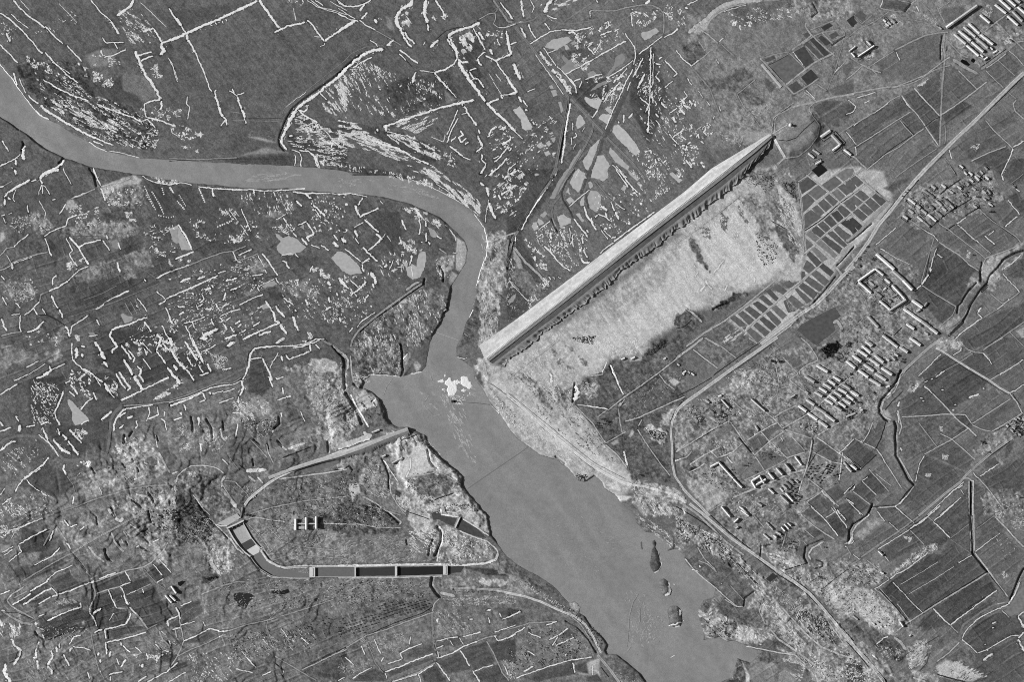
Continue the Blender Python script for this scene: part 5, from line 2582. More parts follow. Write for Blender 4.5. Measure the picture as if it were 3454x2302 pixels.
k9,155 520,1120 700,1060 870,1025 1050,970 1250,910 1450,840
k9,155 80,1340 200,1280 330,1230 430,1180 500,1150
w8 400,1195 480,1155
w10 60,910 90,980 95,1020
w9 0,1020 90,985
w10 30,1110 100,1090
w8 100,1070 230,1035
w9 100,900 200,860
d7,30 1180,1450 1300,1390 1460,1310 1568,1270
k8,165 1170,1465 1300,1405 1460,1325 1568,1285
k9,150 930,1340 1100,1440 1200,1500 1300,1560
d11,35 920,1390 1010,1470
w8 1010,1470 1000,1510
w8 820,1190 870,1240
w9 640,1300 700,1370 770,1440
w10 300,1035 320,1080
w6 990,1100 1055,1195
w9 1165,1180 1235,1235
w9 0,1568 150,1480
w8 590,1450 740,1490
w8 820,1510 900,1480
k28,185 380,480 370,520 410,570 450,620
k10,150 280,800 480,720 600,685 760,690
k8,140 870,1025 860,1090 940,1300
k7,140 970,930 880,1020
w9 0,1230 20,1260
k8,150 110,1100 60,1090 30,1110
d9,28 260,0 330,100 400,180 470,240 520,310
k9,190 410,180 500,270 580,350
O44 570,790 620,780 720,790 755,815 700,870 680,920 620,890 570,840
O30 890,780 940,758 990,765 1050,750 1065,780 1010,798 930,785
O20 75,690 110,680 150,680 100,725 80,720
x45,110,18,9 150,1320 560,1300 600,1568 200,1568
x20,260,14,9,60 0,60 260,10 400,200 360,330 80,340
x20,220,14,9,165 120,100 300,60 560,330 580,560 380,590
x20,160,12,8,65 850,100 1568,0 1568,240 900,230
x-30,190,24,9,155 680,160 1568,260 1568,520 860,480
x-20,190,20,8,165 300,660 1568,660 1568,900 600,960
x-20,130,18,8,72 300,690 1568,690 1568,860 640,940
x40,170,22,9,165 500,1150 1300,1100 1250,1300 600,1400
x40,110,20,8,72 500,1150 1300,1060 1250,1280 600,1400
x-20,60,12,8,66 1000,1000 1568,980 1568,1180 1100,1240
x20,90,18,9,185 360,330 600,420 560,600 420,640
b12,4,40 22,722 66,782
f20 665,95 690,90 715,100 350,650 320,660 400,640
#u
P78,10 640,1270 830,1235 840,1310 600,1370
P76,5 890,1400 1070,1305 1180,1450 980,1500
P78,5 1090,1290 1300,1215 1390,1390 1200,1460
P68,5 735,1500 860,1425 970,1572 760,1572
P76,5 1210,1490 1420,1410 1500,1572 1260,1572
P72,8 1340,1230 1568,1190 1568,1400 1410,1380
P78,5 440,1480 840,1340 850,1390 460,1530
P74,5 200,1500 330,1450 410,1490 420,1560 130,1568
P84,6 1380,920 1450,910 1568,950 1440,1010 1420,960
P86,4 870,1210 960,1190 1000,1240 870,1265
P84,4 990,1195 1065,1175 1100,1235 1020,1260
P92,10,1.5 330,840 780,800 830,900 420,1000 60,1120 0,1060 0,1000
P176,8,1.6 1180,660 1400,672 1568,650 1568,690 1300,725
P118,14,1.8 890,650 1150,660 1300,740 1100,780 900,740
P150,14,2 880,180 1050,235 1325,345 1405,430 1300,495 890,540
P178,8,1.6 620,60 820,70 840,220 700,260 640,200
P166,10,1.8 800,0 1240,0 1250,80 1325,200 1310,270 1070,110 910,90
P74,8,1.8 0,0 350,0 480,120 540,180 300,170 0,170
P82,6,1.8 0,190 540,210 620,290 400,260 0,280
P112,6,1.4 950,25 1060,30 1040,75 960,65
P58,6,1 1100,560 1250,560 1540,580 1560,640 1300,625 1250,600
P130,16,1.6 1100,470 1420,450 1600,620 1560,640 1300,540
P110,14,1.6 870,950 1060,940 1160,1150 870,1200
P108,8,1.3 1170,920 1250,880 1340,1130 1230,1080
P105,10,1.2 700,1000 830,970 840,1130 740,1100
g21,8 830,650 820,720 860,780 900,820
k10,165 900,830 850,880 830,950
k22,130 830,950 830,1050 845,1200 860,1300
d7,45 840,1100 850,1250 870,1330
d7,38 845,900 750,960 520,1040 380,1100 220,1180 0,1300
k9,160 850,950 650,1020 430,1105 250,1160 0,1310
k14,155 480,1568 700,1490 860,1400
k20,120 450,1540 840,1380
w10 415,1480 560,1430 700,1370 840,1320
w10 870,1360 1000,1320 1100,1260 1230,1210
k10,160 1230,1210 1300,1180 1400,1160
w10 1410,1205 1500,1180 1568,1150
w8 1380,1130 1470,1100 1568,1070
w12 870,1395 930,1480 990,1560
w10 1075,1290 1130,1370 1160,1430
w12 1185,1470 1230,1540 1250,1568
w9 1200,1475 1290,1440 1370,1420
k10,155 1310,1210 1370,1310 1410,1400 1450,1490 1510,1560
w9 865,1210 970,1185 1060,1170
w8 990,1200 1015,1250
w8 1070,1180 1105,1240
w9 865,1270 930,1250
w12 880,1300 885,1350
w9 1100,1170 1260,1130
w12 550,1310 570,1360
w9 550,1310 640,1270 740,1230
w8 440,1410 570,1365
w10 380,1390 400,1350
w9 320,1190 375,1320
w11 710,1500 735,1568
w10 710,1500 770,1460 840,1420
w10 130,1540 200,1490 300,1440
w10 415,1490 430,1540
w8 0,1560 60,1530
w10 480,1568 700,1500
w10 1420,960 1440,1000
w10 1445,1020 1568,970
w14 1330,1000 1340,1050
w16 1310,940 1350,935
w18 880,1010 875,1045
w8 640,1170 630,1240
w9 205,1250 240,1330
k9,130 250,1190 330,1400 400,1490
d8,45 270,1230 330,1400 400,1480
w9 1380,1160 1410,1205
w9 1160,1020 1190,1015
w9 1470,1430 1500,1510
w9 60,1350 140,1420
k24,178 900,780 1030,812
R18,170 1000,742 1200,745 1400,762 1572,792
k8,150 1270,745 1400,745 1568,770
g14,5 1020,745 1200,752 1400,768
k14,225 905,40 910,92 1070,112
k9,215 935,60 960,25 1000,15 1060,25 1085,50 1040,75 960,68
g22,9 880,200 912,250 908,320 885,400 860,450
k10,208 885,190 927,240 920,330 890,400 872,510
g14,6 840,310 810,380 800,450
k12,205 1100,130 1200,190 1330,280
k11,200 1070,235 1200,290 1320,330 1400,400 1415,440
k8,170 0,178 180,178 350,205 560,210
d14,22 340,0 440,70 540,170
k12,175 540,180 560,160 440,60
g12,5 605,320 610,360
k9,150 600,100 540,30
d7,40 520,0 620,70 800,130
O76 822,78 903,52 908,130 842,140
O72 902,145 912,97 1048,128 1018,198
O74 1048,225 1080,122 1190,172 1308,300 1200,278
x20,160,12,8,65 0,0 330,0 480,130 540,200 0,200
x20,110,14,8,165 0,0 330,0 480,130 540,200 0,200
x-20,240,24,9,150 0,280 620,280 820,400 800,500 0,530
x-20,260,20,8,155 0,660 820,660 830,800 0,960
x-20,130,18,8,72 0,680 820,660 830,800 0,960
x40,260,14,9,205 880,190 1320,350 1400,430 1280,490 890,530
x40,150,14,8,100 900,250 1320,370 1380,440 1000,520
x30,120,26,8,205 620,200 860,200 860,440 640,420
x40,70,14,9,80 780,0 1200,0 1240,80 1000,20
x30,120,18,9,160 140,1200 660,1120 640,1250 200,1400
x40,120,18,9,160 860,950 1160,960 1160,1140 880,1140
x0,160,14,8,170 890,800 1568,810 1568,880 1000,900
x80,60,16,6,80 1020,765 1500,768 1500,780 1040,780
x40,60,16,9,170 1440,1360 1568,1400 1568,1540 1500,1540
x-20,60,14,8,170 0,1400 300,1400 200,1480 0,1500
A 330,880 800,830 800,940 420,1000
A 0,1070 330,960 420,1000 250,1140 0,1150
#v
P90,12,1.6 0,480 60,560 200,640 400,735 480,800 300,790 180,700 60,610 0,600
P78,4,1.2 1280,330 1300,315 1320,345 1310,380 1340,430 1365,540 1340,590 1300,605 1265,570 1255,510 1270,470 1275,420 1290,380
P70,6,1.4 0,920 60,910 130,940 0,990
P165,6,1.2 620,1430 820,1360 810,1480 830,1540 640,1500
P76,6 600,1420 700,1390 720,1500 620,1480
P74,6 700,1530 800,1500 840,1568 700,1568
P74,6 470,1160 550,1100 610,1150 500,1190
P80,6 0,1010 150,980 160,1040 0,1090
P76,6 350,1450 580,1395 600,1500 250,1568 150,1530
P110,10,1.4 620,1170 700,1250 770,1330 700,1330 620,1220
P140,8,1.6 0,640 60,640 180,700 240,800 0,780
P155,8,1.8 560,870 640,870 640,950 590,960
P88,8,1.4 920,1340 970,1340 1170,1500 1210,1568 1000,1568
P105,10,1.6 1110,60 1200,120 1400,260 1560,400 1560,440 1420,380 1300,280 1150,180
R20,184 -4,782 150,812 300,862 450,932 600,992 690,1062 760,1170 830,1312
k20,104 480,1000 580,1040 690,1140 800,1300
g15,5 520,1030 620,1080 720,1190 790,1310
k10,150 540,970 650,1060 720,1170 780,1300
w9 0,1190 60,1150 160,1090
w9 0,1000 120,950
k9,150 0,1110 200,1050 430,1035
w9 345,1070 440,1035
w10 370,1200 450,1160 540,1095
w9 400,1250 450,1170
w9 430,1250 590,1175
w11 190,1130 220,1150 300,1180
w10 80,1535 160,1505 330,1445 530,1385 750,1350
w12 150,1480 230,1430
w16 20,1510 40,1500
w15 580,1400 600,1490
w9 755,1425 755,1510
w11 515,1340 530,1320
w12 180,1295 250,1340
k10,110 170,1140 260,1220 370,1250
R24,152 800,1330 900,1450 990,1572
d8,40 830,1440 900,1530
w10 1335,420 1350,480 1362,540 1340,590 1300,605
w22 1420,690 1440,750 1430,790 1390,805
w26 1520,930 1530,985
w16 1425,1075 1480,1060 1530,1040 1545,1050
w14 1480,1085 1530,1080
w8 1445,1360 1480,1332
k8,142 1160,790 1110,870 1080,980 1070,1150 1060,1260
k6,138 1180,900 1170,1050
k14,150 1060,1300 1090,1250
k6,142 1060,1320 1150,1330
x-30,60,26,9,150 1200,960 1400,1000 1350,1220 1180,1200
x40,120,12,8,190 0,640 200,700 560,930 800,1180 840,1280 700,1100 400,880
x40,110,12,8,62 100,640 420,860 600,940 860,1180 820,1290 640,1060
x50,180,18,9,160 0,1060 620,1100 760,1330 300,1430 0,1480
x50,120,18,9,68 0,1060 620,1100 700,1330 300,1430 0,1480
x40,110,16,8,190 1120,50 1400,240 1560,400 1500,420 1250,230
x50,40,14,8,150 880,1450 1200,1560 1000,1568
#w
P138,14,2.2 0,80 200,200 420,300 560,480 830,700 740,760 600,640 450,520 150,360 0,300
P80,8,1.3 80,430 200,500 300,480 460,550 640,780 590,895 540,895 350,735 150,580
P148,12,2 195,935 240,855 330,835 420,960 560,1060 600,1000 740,940 820,1070 880,1180 640,1245 500,1205 440,1215 380,1178 255,1210 255,1130 205,1020
P80,8,1.4 330,900 400,835 600,940 740,950 800,1080 700,1100 560,1030 450,1000
P74,6,1.6 205,920 250,850 320,830 330,900 260,960
P84,6,1.6 210,1020 250,1000 290,1080 260,1120
P190,8,1.4 560,1060 610,1100 700,1150 870,1170 700,1212 560,1190 520,1150
P190,6,1.3 300,1020 380,1000 360,1060 300,1070
P178,6,1.4 300,1140 400,1110 440,1190 380,1170 290,1200
P70,8,1.6 545,1365 615,1385 605,1420 650,1530 665,1572 420,1572 495,1530 525,1450
P188,5,1.2 580,1380 600,1420 650,1510 650,1568 620,1568 610,1480
P120,4,1 640,1420 720,1370 790,1400 880,1380 870,1572 660,1572
P140,5,1 790,1420 870,1370 890,1450 830,1450
P128,4,1 910,1500 960,1430 1050,1500 1060,1572 900,1572
P80,6,1.6 710,1340 760,1300 880,1330 900,1430 860,1400 760,1380
P152,16,2 880,580 1130,560 1300,600 1568,700 1568,980 1430,1020 1300,850 1150,720
P180,20,1.6 1300,720 1568,760 1568,960 1440,1000
P128,14,1.8 1190,540 1320,500 1568,480 1568,700 1300,600
P96,10,1.6 840,720 940,660 1080,730 1170,880 1000,930 880,830
P112,8,1.2 1190,450 1240,370 1320,325 1460,345 1500,380 1300,500
P160,10,1.8 830,1070 920,1030 1000,1060 1120,1180 1240,1320 1400,1400 1568,1568 1300,1568 1100,1400 900,1180
P84,6,1.4 800,1120 860,1110 1050,1290 1000,1310 880,1230 860,1180
P90,10,1.8 1290,1010 1350,1060 1480,1250 1400,1240 1310,1110
P72,5 1120,82 1190,35 1300,130 1320,170 1280,170
P66,5 1330,132 1400,85 1520,220 1480,300 1430,280
P72,5 1390,50 1460,0 1568,100 1568,170 1530,200
P76,5 1130,240 1200,195 1290,250 1220,300
P82,6 1060,430 1120,330 1160,370 1130,480
P112,10,1.6 560,130 700,100 830,230 740,300
P88,8,1.5 900,340 1000,210 1100,240 1040,340 940,400
P140,14,1.8 400,40 560,180 760,420 900,560 1140,540 1050,440 880,440 740,300 560,160
P90,8,1.4 1020,40 1100,90 1100,240 1040,140
R26,176 120,-4 230,80 370,200 500,310 700,450 900,590 1050,690 1180,790 1280,900 1380,1020 1480,1150 1572,1255
d8,40 200,0 340,130 480,260 660,400
d7,40 700,470 900,620 1120,760 1250,890
d8,40 920,590 1120,720 1200,790 1320,930 1568,1210
d9,45 0,20 120,90 250,170 400,290
k16,160 60,0 180,80 330,220 450,340 600,450
k9,182 80,480 150,570 250,660 350,740 460,840 540,905 590,905
w8 140,575 200,595
k9,170 190,380 250,480 350,580
k8,165 200,500 280,530 360,600
k7,150 380,370 470,470 600,590
k9,150 480,720 600,850
d9,28 600,900 610,830 690,770
k9,175 430,840 540,910
w22 440,990 445,1030
w13 320,950 290,980
w18 550,1080 560,1110
w18 700,1150 710,1190
w18 735,1235 755,1235
w14 610,1130 630,1110
w14 205,540 215,560
w14 395,700 405,700
k14,185 940,920 1050,1040 1150,1150 1280,1260 1450,1330 1572,1362
k22,110 1060,1110 1130,1190 1240,1290
g13,5 1060,1110 1130,1190 1170,1230
k16,172 820,1090 900,1190 1050,1290 1200,1400 1330,1500
k10,190 620,1255 760,1280 900,1310 1050,1330 1150,1420
k9,165 1330,1020 1420,1150 1500,1260
k8,150 720,860 740,960 790,1060
k9,170 740,940 770,820 780,800
k8,165 560,470 680,590 800,690
k14,150 620,610 700,700
d14,50 540,520 660,650 720,710
k14,165 1130,1420 1210,1500 1230,1568
O54 792,660 850,607 903,635 830,688
g13,6 1145,380 1132,470 1160,520
g12,5 1160,370 1300,312 1450,340 1520,340 1530,230 1568,170
k14,188 1300,330 1200,390 1165,450 1190,490
k12,195 1562,260 1535,330 1485,352
d10,35 1160,520 1060,550 960,580
d14,60 1230,490 1290,510 1290,550 1220,570
g9,4 750,370 745,480
k14,150 735,430 730,360 750,330
d6,45 1290,750 1400,660 1520,570
w9 1190,20 1300,120 1430,280
k10,170 1100,90 1200,180 1330,270 1400,310
w9 1320,120 1400,70
w9 1370,30 1440,110 1510,210
w13 1420,50 1500,140
k8,160 1140,230 1220,300
k8,155 1120,320 1160,370
k10,150 1080,100 1180,20
k8,145 590,160 690,90 780,30
k8,145 690,100 790,220
k8,145 920,110 980,60
k8,150 930,400 970,260
k8,145 280,80 400,0
k8,150 1500,370 1540,440 1530,480
w8 1490,370 1500,380
b15,5,41 405,22 475,102 572,50 632,96 512,162 548,128 560,20 592,48
h14,4,41 725,-2 756,22 795,160 820,185 824,192 852,222 770,262 824,310 525,215 548,200
b14,5,42 985,165 1012,188 955,175 992,215 928,200 960,236 880,242 922,266 860,272 884,292
f14 785,362 770,370 800,355 1310,380 1000,385 1020,330 1000,350 1045,335 1260,640 1290,655
x60,420,14,9,195 0,90 200,210 420,310 560,490 700,620 560,600 420,500 150,340 0,280
x60,260,14,8,75 0,110 200,220 420,330 560,500 700,640 560,620 420,520 150,350 0,280
x50,260,18,8,195 600,620 760,760 940,920 1100,1200 880,1020 700,820
x50,200,16,9,200 860,1040 1000,1080 1250,1360 1568,1540 1300,1560 1000,1260
x50,200,16,8,90 860,1060 1000,1100 1250,1380 1568,1500 1300,1560 1000,1280
x60,220,14,9,190 1000,930 1200,900 1400,1120 1450,1300 1200,1160 1080,1040
x60,160,14,8,75 1000,930 1300,960 1420,1240 1200,1140
x40,220,14,9,205 540,1050 880,1160 700,1230 520,1180
x40,120,14,8,75 230,1010 560,1040 540,1180 280,1170
x20,300,12,8,190 880,590 1300,610 1568,720 1568,960 1420,990 1180,720
x20,200,12,8,85 880,590 1300,610 1568,720 1568,960 1420,990 1180,720
x20,120,14,9,200 760,420 880,440 1120,540 960,570
x30,140,14,9,185 930,1330 1150,1420 1100,1568 960,1480
x40,120,12,8,185 820,700 1160,880 1100,1000 900,860
x20,60,12,8,70 860,240 1100,330 1060,430 920,420
#x
P72,4 390,690 740,440 1110,460 1250,600 670,955
P66,4 300,752 395,685 665,960 545,1022
P70,4 680,1000 770,930 905,1065 700,1150 620,1090
P66,4 780,920 1250,620 1320,755 920,1060
P76,4 930,1080 1270,840 1300,900 1100,1040 1000,1130
P72,5 1030,1190 1180,1010 1400,950 1568,1000 1568,1140 1450,1160 1160,1310
P76,8 1170,1330 1500,1180 1568,1300 1568,1572 1200,1572 1060,1480
P84,8 1140,420 1380,240 1560,420 1500,600 1300,620
P82,8 1140,80 1300,110 1400,210 1150,380
P78,4 300,410 560,235 680,360 400,510
P76,4 570,225 710,120 910,305 830,370 700,350
P76,4 780,155 960,0 1085,0 1085,170 925,295
P78,4 920,310 1085,190 1105,420 1000,500 830,430
P80,4 280,40 430,20 560,130 440,220 340,150
P82,5 100,350 330,180 440,230 120,460
P145,5,1.4 80,280 260,110 330,150 140,300
P100,8 370,510 620,380 700,360 440,540
P150,8,2 420,570 560,460 720,360 790,330 830,370 800,420 700,440 400,630
P164,16,2 0,710 250,760 530,1030 420,1140 380,1170 230,1100 0,900
P182,14,1.4 0,760 180,760 420,1000 300,1100 120,1000
P168,14,1.6 530,1270 700,1190 750,1260 700,1400 560,1450
P186,12,1 800,1430 880,1375 1000,1400 1100,1470 1200,1520 1100,1560 950,1560 830,1510
P78,10,1.6 0,1000 240,1120 380,1180 240,1240 0,1100
P72,10,1.6 240,1260 330,1180 420,1180 530,1300 500,1400 330,1360
P110,8,1 740,1310 860,1240 1000,1200 860,1330 780,1420 710,1460
P140,10,1.8 560,1050 680,1080 620,1180 500,1130
P100,8 680,1130 900,1060 740,1220
P90,14,1.4 850,1350 1100,1300 1160,1340 1050,1420
P140,20,1.8 0,500 200,490 380,640 240,740 0,700
P116,8 200,470 290,420 400,520 300,580
P120,8,1.4 530,1460 600,1568 440,1568 430,1500
P170,14,1.8 560,1460 760,1480 800,1568 600,1568
P110,10,1.6 1290,110 1420,60 1420,200 1380,180
P128,6,1.6 1310,90 1360,50 1400,110 1330,130
P150,20,2 0,1250 150,1400 300,1568 0,1568
P76,8,1.8 0,1400 120,1400 180,1568 0,1568
R32,178 -4,1155 100,1290 230,1430 335,1572
d10,22 160,1330 260,1450 360,1568
d8,45 0,1210 120,1340 200,1440
g14,6 235,0 210,60 180,110 60,180 30,240 30,310
k12,180 205,90 90,190 50,260 60,310 20,355
w15 200,80 190,110
w14 70,320 40,350
k10,160 0,350 50,340
w10 720,110 560,220
w12 560,220 690,140 830,10
w9 560,225 420,310 280,400
k14,140 640,110 460,240 300,350 130,470
d5,60 620,140 400,290 150,460
k16,130 0,560 130,480
w10 775,150 850,90 950,0
w11 770,155 850,230 920,300
k7,150 720,110 770,150
k7,140 925,300 1085,175
k8,155 565,230 690,360
k7,120 920,310 1110,440
w9 270,60 340,150
w7 380,160 480,255
w9 430,20 600,165
w7 40,0 150,100
w13 300,410 320,450 340,430
w9 340,460 380,510
w9 60,440 120,490
w11 390,660 440,620 540,570 620,510 720,430
w10 250,750 330,700 380,665
k9,160 180,490 290,580 380,660
w5 480,710 700,580 810,510
w9 990,520 1110,450
w5 550,795 800,650 950,550
w9 410,690 500,780
w8 500,780 600,890 680,960
w6 300,750 400,860
w6 450,880 550,1010
d9,40 290,750 420,890 530,1020
k12,165 680,960 820,870 1000,760 1150,670 1250,605
w8 680,960 820,870 1000,760 1150,670
d6,35 690,940 1000,745 1240,595
k10,165 680,960 520,1060 430,1140
w11 770,920 870,1030 920,1070
k9,160 920,1070 990,1140
w11 920,1065 1100,930 1230,830 1330,760
g15,6 1115,430 1110,300 1100,150 1098,-4
d12,30 1115,430 1110,300 1100,150 1098,-4
k10,168 1085,0 1095,200 1100,420
k10,168 1122,0 1128,200 1132,410
g14,6 1120,440 1250,600
k11,172 1135,430 1265,600 1350,720 1430,820
d7,35 1260,620 1400,790
w8 1140,420 1240,340 1360,255
k7,130 1150,220 1310,100
k13,165 1310,110 1420,220 1480,290 1568,380
w9 1420,220 1480,290
g14,6 1568,570 1530,640 1490,740 1450,840
k12,190 1530,690 1490,790 1430,880
w10 1500,780 1430,885
O124 1572,700 1500,800 1445,900 1395,945 1440,995 1520,960 1572,940
w10 1430,885 1300,940 1180,1000 1100,1070 1040,1140 1020,1190
k16,120 1010,1120 1040,1060 1180,960 1300,890 1430,860
k8,165 1330,880 1400,870
w11 1020,1195 1090,1250 1160,1315
w8 1165,1315 1250,1280 1400,1190 1460,1160 1520,1165
w22 1520,1190 1540,1240 1568,1300
w17 1520,1180 1568,1130
w17 1515,990 1540,1040 1568,1090
w11 1515,990 1568,950
w18 1210,1380 1240,1350 1295,1320
w10 1285,1050 1325,1040
w11 1285,1095 1305,1090
w16 1235,1285 1255,1285
w14 1220,1240 1232,1240
w7 1370,940 1440,1000
d7,70 690,1240 820,1160
d9,75 740,1310 710,1400 650,1470
k9,170 800,1390 900,1320 1000,1220
d12,50 800,1500 930,1540 1050,1568
k14,180 590,1530 700,1568
k20,170 420,1170 480,1220 530,1290
w12 270,1240 330,1180 370,1165
w12 230,1330 280,1370
k8,165 250,750 300,780 420,900 530,1030
b14,4,43 472,1035 502,1080 300,598 328,612 285,415 320,450
h12,3,43 60,985 100,1018 235,1050 250,1062 295,1075 315,1082 265,1035 285,1045 555,1165 570,1155
x40,200,12,8,195 430,580 560,470 720,370 800,340 820,390 700,440 420,620
x40,90,12,8,90 430,580 560,470 720,370 800,340 820,390 700,440 420,620
x20,110,12,8,195 0,510 250,520 370,650 200,720 0,690
x20,90,12,8,70 0,520 260,560 370,660 200,730 0,690
x20,200,12,8,90 0,760 250,780 500,1030 300,1110 0,900
x20,120,10,8,205 0,760 250,780 500,1030 300,1110 0,900
x40,70,26,8,190 900,1390 1200,1510 1000,1520
x20,60,14,8,190 500,280 590,290 560,340
x20,120,14,9,195 0,1280 150,1420 300,1568 0,1568
x20,90,14,9,60 0,1300 140,1430 240,1568 0,1568
x20,60,14,8,180 1310,60 1400,50 1400,120 1330,130
x20,90,14,8,170 1440,150 1568,100 1568,240 1480,220
x30,60,14,9,180 250,1240 500,1280 480,1380 300,1350
x-45,30,12,8,190 1380,580 1440,640 1390,660
x-50,40,22,6,150 1260,300 1420,260 1540,400 1400,480
#o
k9,146 760,570 780,540 800,510
k9,145 750,580 790,640 840,690 900,680
k9,148 1010,750 1060,800 1065,850
k16,152 1060,980 1090,940 1120,990 1160,1080
k6,148 480,360 430,430 400,510
k10,148 810,330 830,375
#t
k22,205 806,402 866,492 955,546 1030,560 1230,548
k18,190 1230,548 1568,548
k12,190 735,490 800,585 900,645 1240,662
k14,200 540,300 600,390 660,440
#u
k20,215 0,545 150,544 500,536 930,532 1100,540 1300,522 1395,490 1412,430
k12,180 0,652 500,648 920,636
#x
x-32,200,40,7,188 790,1430 980,1390 1250,1520 1100,1568 830,1520
x-32,160,40,7,84 900,1440 1250,1500 1200,1568 950,1568
x-40,160,30,7,185 520,1280 700,1190 750,1260 690,1420 560,1450
x-40,60,30,7,95 520,1280 700,1190 750,1260 690,1420 560,1450
#o
x40,60,16,7,215 880,420 1060,520 1180,480 1060,600
#o
y58,260,34,6,172 900,500 1080,510 1160,800 1220,1100 1120,1100 1020,860
y40,120,24,6,158 720,480 860,480 900,700 760,660
y20,110,30,5,160 980,440 1240,420 1300,520 1060,560
#i
y10,110,34,6,156 0,70 300,80 700,150 900,260 700,240 300,140 0,160
#h
y-10,130,40,6,158 600,60 1100,20 1200,60 1000,110 700,110
#v
y70,160,34,6,156 1040,760 1240,760 1300,1240 1060,1300
y30,130,30,5,150 0,100 900,0 1100,300 700,700 200,300
#n
O112 1152,1174 1300,1110 1420,1054 1488,1048 1500,1106 1400,1146 1310,1180 1220,1180
k9,168 470,1290 540,1410 600,1480
k8,160 700,1560 900,1500 1200,1440 1568,1400
#t
k7,150 870,200 1000,330 1200,380 1568,420
k7,150 900,500 1100,440 1400,470 1568,480
k8,150 700,180 820,300 900,420
#o
k10,150 240,1470 560,1568
k9,160 600,1240 900,1180 1080,1290
d8,45 560,900 640,880 700,850
d9,40 850,1430 960,1390 1020,1370
"""
# ------------------------------------------------------------------ terrain
ITEMS = parse(DATA)

RIVER = np.array([float(v) for v in '''-700 -150 -150 60 0 218 19 243 46 274 61 302 96 346 119 373 153 398 199 421 245 452 291 475 329 501 367 513 421 524
471 534 536 537 600 541 720 549 853 555 991 561 1085 568 1170 578 1190 591 1255 591 1301 593 1354 602 1408 612 1446 627 1484 643
1523 662 1561 689 1588 712 1614 742 1634 777 1643 819 1641 861 1626 899 1611 945 1601 976 1595 1018 1584 1064 1565 1106 1557 1136
1540 1163 1538 1201 1561 1220 1595 1243 1601 1282 1626 1312 1653 1358 1683 1396 1718 1450 1741 1477 1779 1507 1821 1538 1875 1553
1913 1580 1940 1615 1955 1626 1974 1628 2005 1605 2030 1630 2039 1649 2074 1672 2089 1695 2123 1722 2135 1730 2146 1767 2177 1798
2207 1798 2242 1824 2257 1836 2250 1862 2284 1852 2307 1874 2312 1900 2337 1924 2376 1956 2414 1989 2406 2018 2372 2027 2353 2062
2357 2092 2372 2131 2372 2163 2425 2155 2452 2169 2475 2165 2517 2180 2556 2196 2552 2219 2530 2240 2487 2222 2479 2257 2468 2287
2433 2302 2420 2460 2700 3200 2400 3200 2250 2460 2181 2302 2158 2272 2131 2249 2081 2211 2047 2209 2043 2196 2049 2176 2031 2150
1993 2115 1974 2081 1955 2069 1959 2050 1940 2031 1917 2035 1880 1990 1863 1974 1806 1939 1748 1909 1710 1878 1676 1832 1657 1805
1649 1767 1645 1736 1618 1717 1614 1702 1599 1687 1572 1657 1561 1641 1559 1607 1546 1592 1507 1565 1477 1538 1446 1503 1437 1484
1435 1469 1415 1461 1400 1454 1377 1442 1343 1442 1316 1427 1297 1408 1304 1389 1289 1369 1285 1350 1274 1339 1255 1324 1236 1314
1216 1308 1228 1293 1224 1282 1251 1266 1301 1268 1350 1272 1385 1262 1423 1255 1438 1236 1446 1190 1450 1159 1465 1121 1484 1094
1496 1060 1511 1048 1515 1010 1523 968 1542 937 1553 918 1572 888 1578 845 1569 815 1542 784 1507 754 1481 731 1438 712 1389 689
1331 673 1285 662 1217 654 1140 652 1029 643 972 635 838 637 800 631 723 624 635 616 570 608 536 601 478 589 421 583 402 578 344 570
302 561 214 530 165 507 142 494 96 455 50 425 15 400 0 394 -150 310 -700 120'''.split()]).reshape(-1, 2)


def vtile(s):
    ox, oy, sc = OFF['v']
    return np.array([[float(q) for q in t.split(',')] for t in s.split()]) * sc + np.array([ox, oy])


ISLANDS = [vtile('1280,330 1300,315 1320,345 1310,380 1340,430 1365,540 1340,590 1300,605 1265,570 1255,510 1270,470 1275,420 1290,380'),
           vtile('1174,340 1184,328 1194,340 1200,400 1190,407 1180,390'),
           vtile('1335,710 1345,680 1380,655 1420,680 1450,750 1440,800 1390,810 1360,790'),
           vtile('1410,930 1440,905 1500,895 1530,920 1550,1030 1530,1080 1480,1085 1430,1075 1425,1000'),
           vtile('1445,1360 1470,1330 1485,1330 1455,1362')]
# low beaches (wide gentle bank) and raised rocky ground: (bank width or height, feather, polygon in photograph px)
BEACH = [(70, [(560, 500), (1000, 500), (1000, 600), (560, 580)]), (45, [(150, 400), (420, 470), (560, 530), (400, 560), (150, 440)]),
         (60, [(1640, 1830), (1900, 1960), (1960, 2060), (1800, 2040), (1680, 1900)]), (40, [(2080, 1690), (2420, 1960), (2500, 2200), (2300, 2250), (2100, 1760)]),
         (40, [(1530, 1080), (1640, 1080), (1640, 1240), (1530, 1240)]), (40, [(1380, 1150), (1470, 1140), (1470, 1280), (1380, 1280)]),
         (36, [(1510, 760), (1600, 760), (1600, 940), (1510, 960)]), (30, [(2140, 1780), (2360, 1780), (2360, 2150), (2140, 2150)])]
RAISE = [(7, 14, [(1330, 1455), (1420, 1465), (1440, 1500), (1550, 1600), (1556, 1640), (1600, 1700), (1640, 1760), (1600, 1790), (1420, 1700), (1340, 1600)]),
         (6, 10, [(1190, 1320), (1236, 1312), (1274, 1345), (1296, 1400), (1320, 1440), (1240, 1440), (1195, 1370)]),
         (9, 60, [(300, 1500), (520, 1470), (640, 1330), (900, 1330), (1150, 1250), (1180, 1480), (900, 1600), (600, 1680), (300, 1700)]),
         (16, 40, [(2590, 470), (2640, 400), (2740, 370), (2790, 420), (2760, 500), (2660, 540), (2600, 500)])]

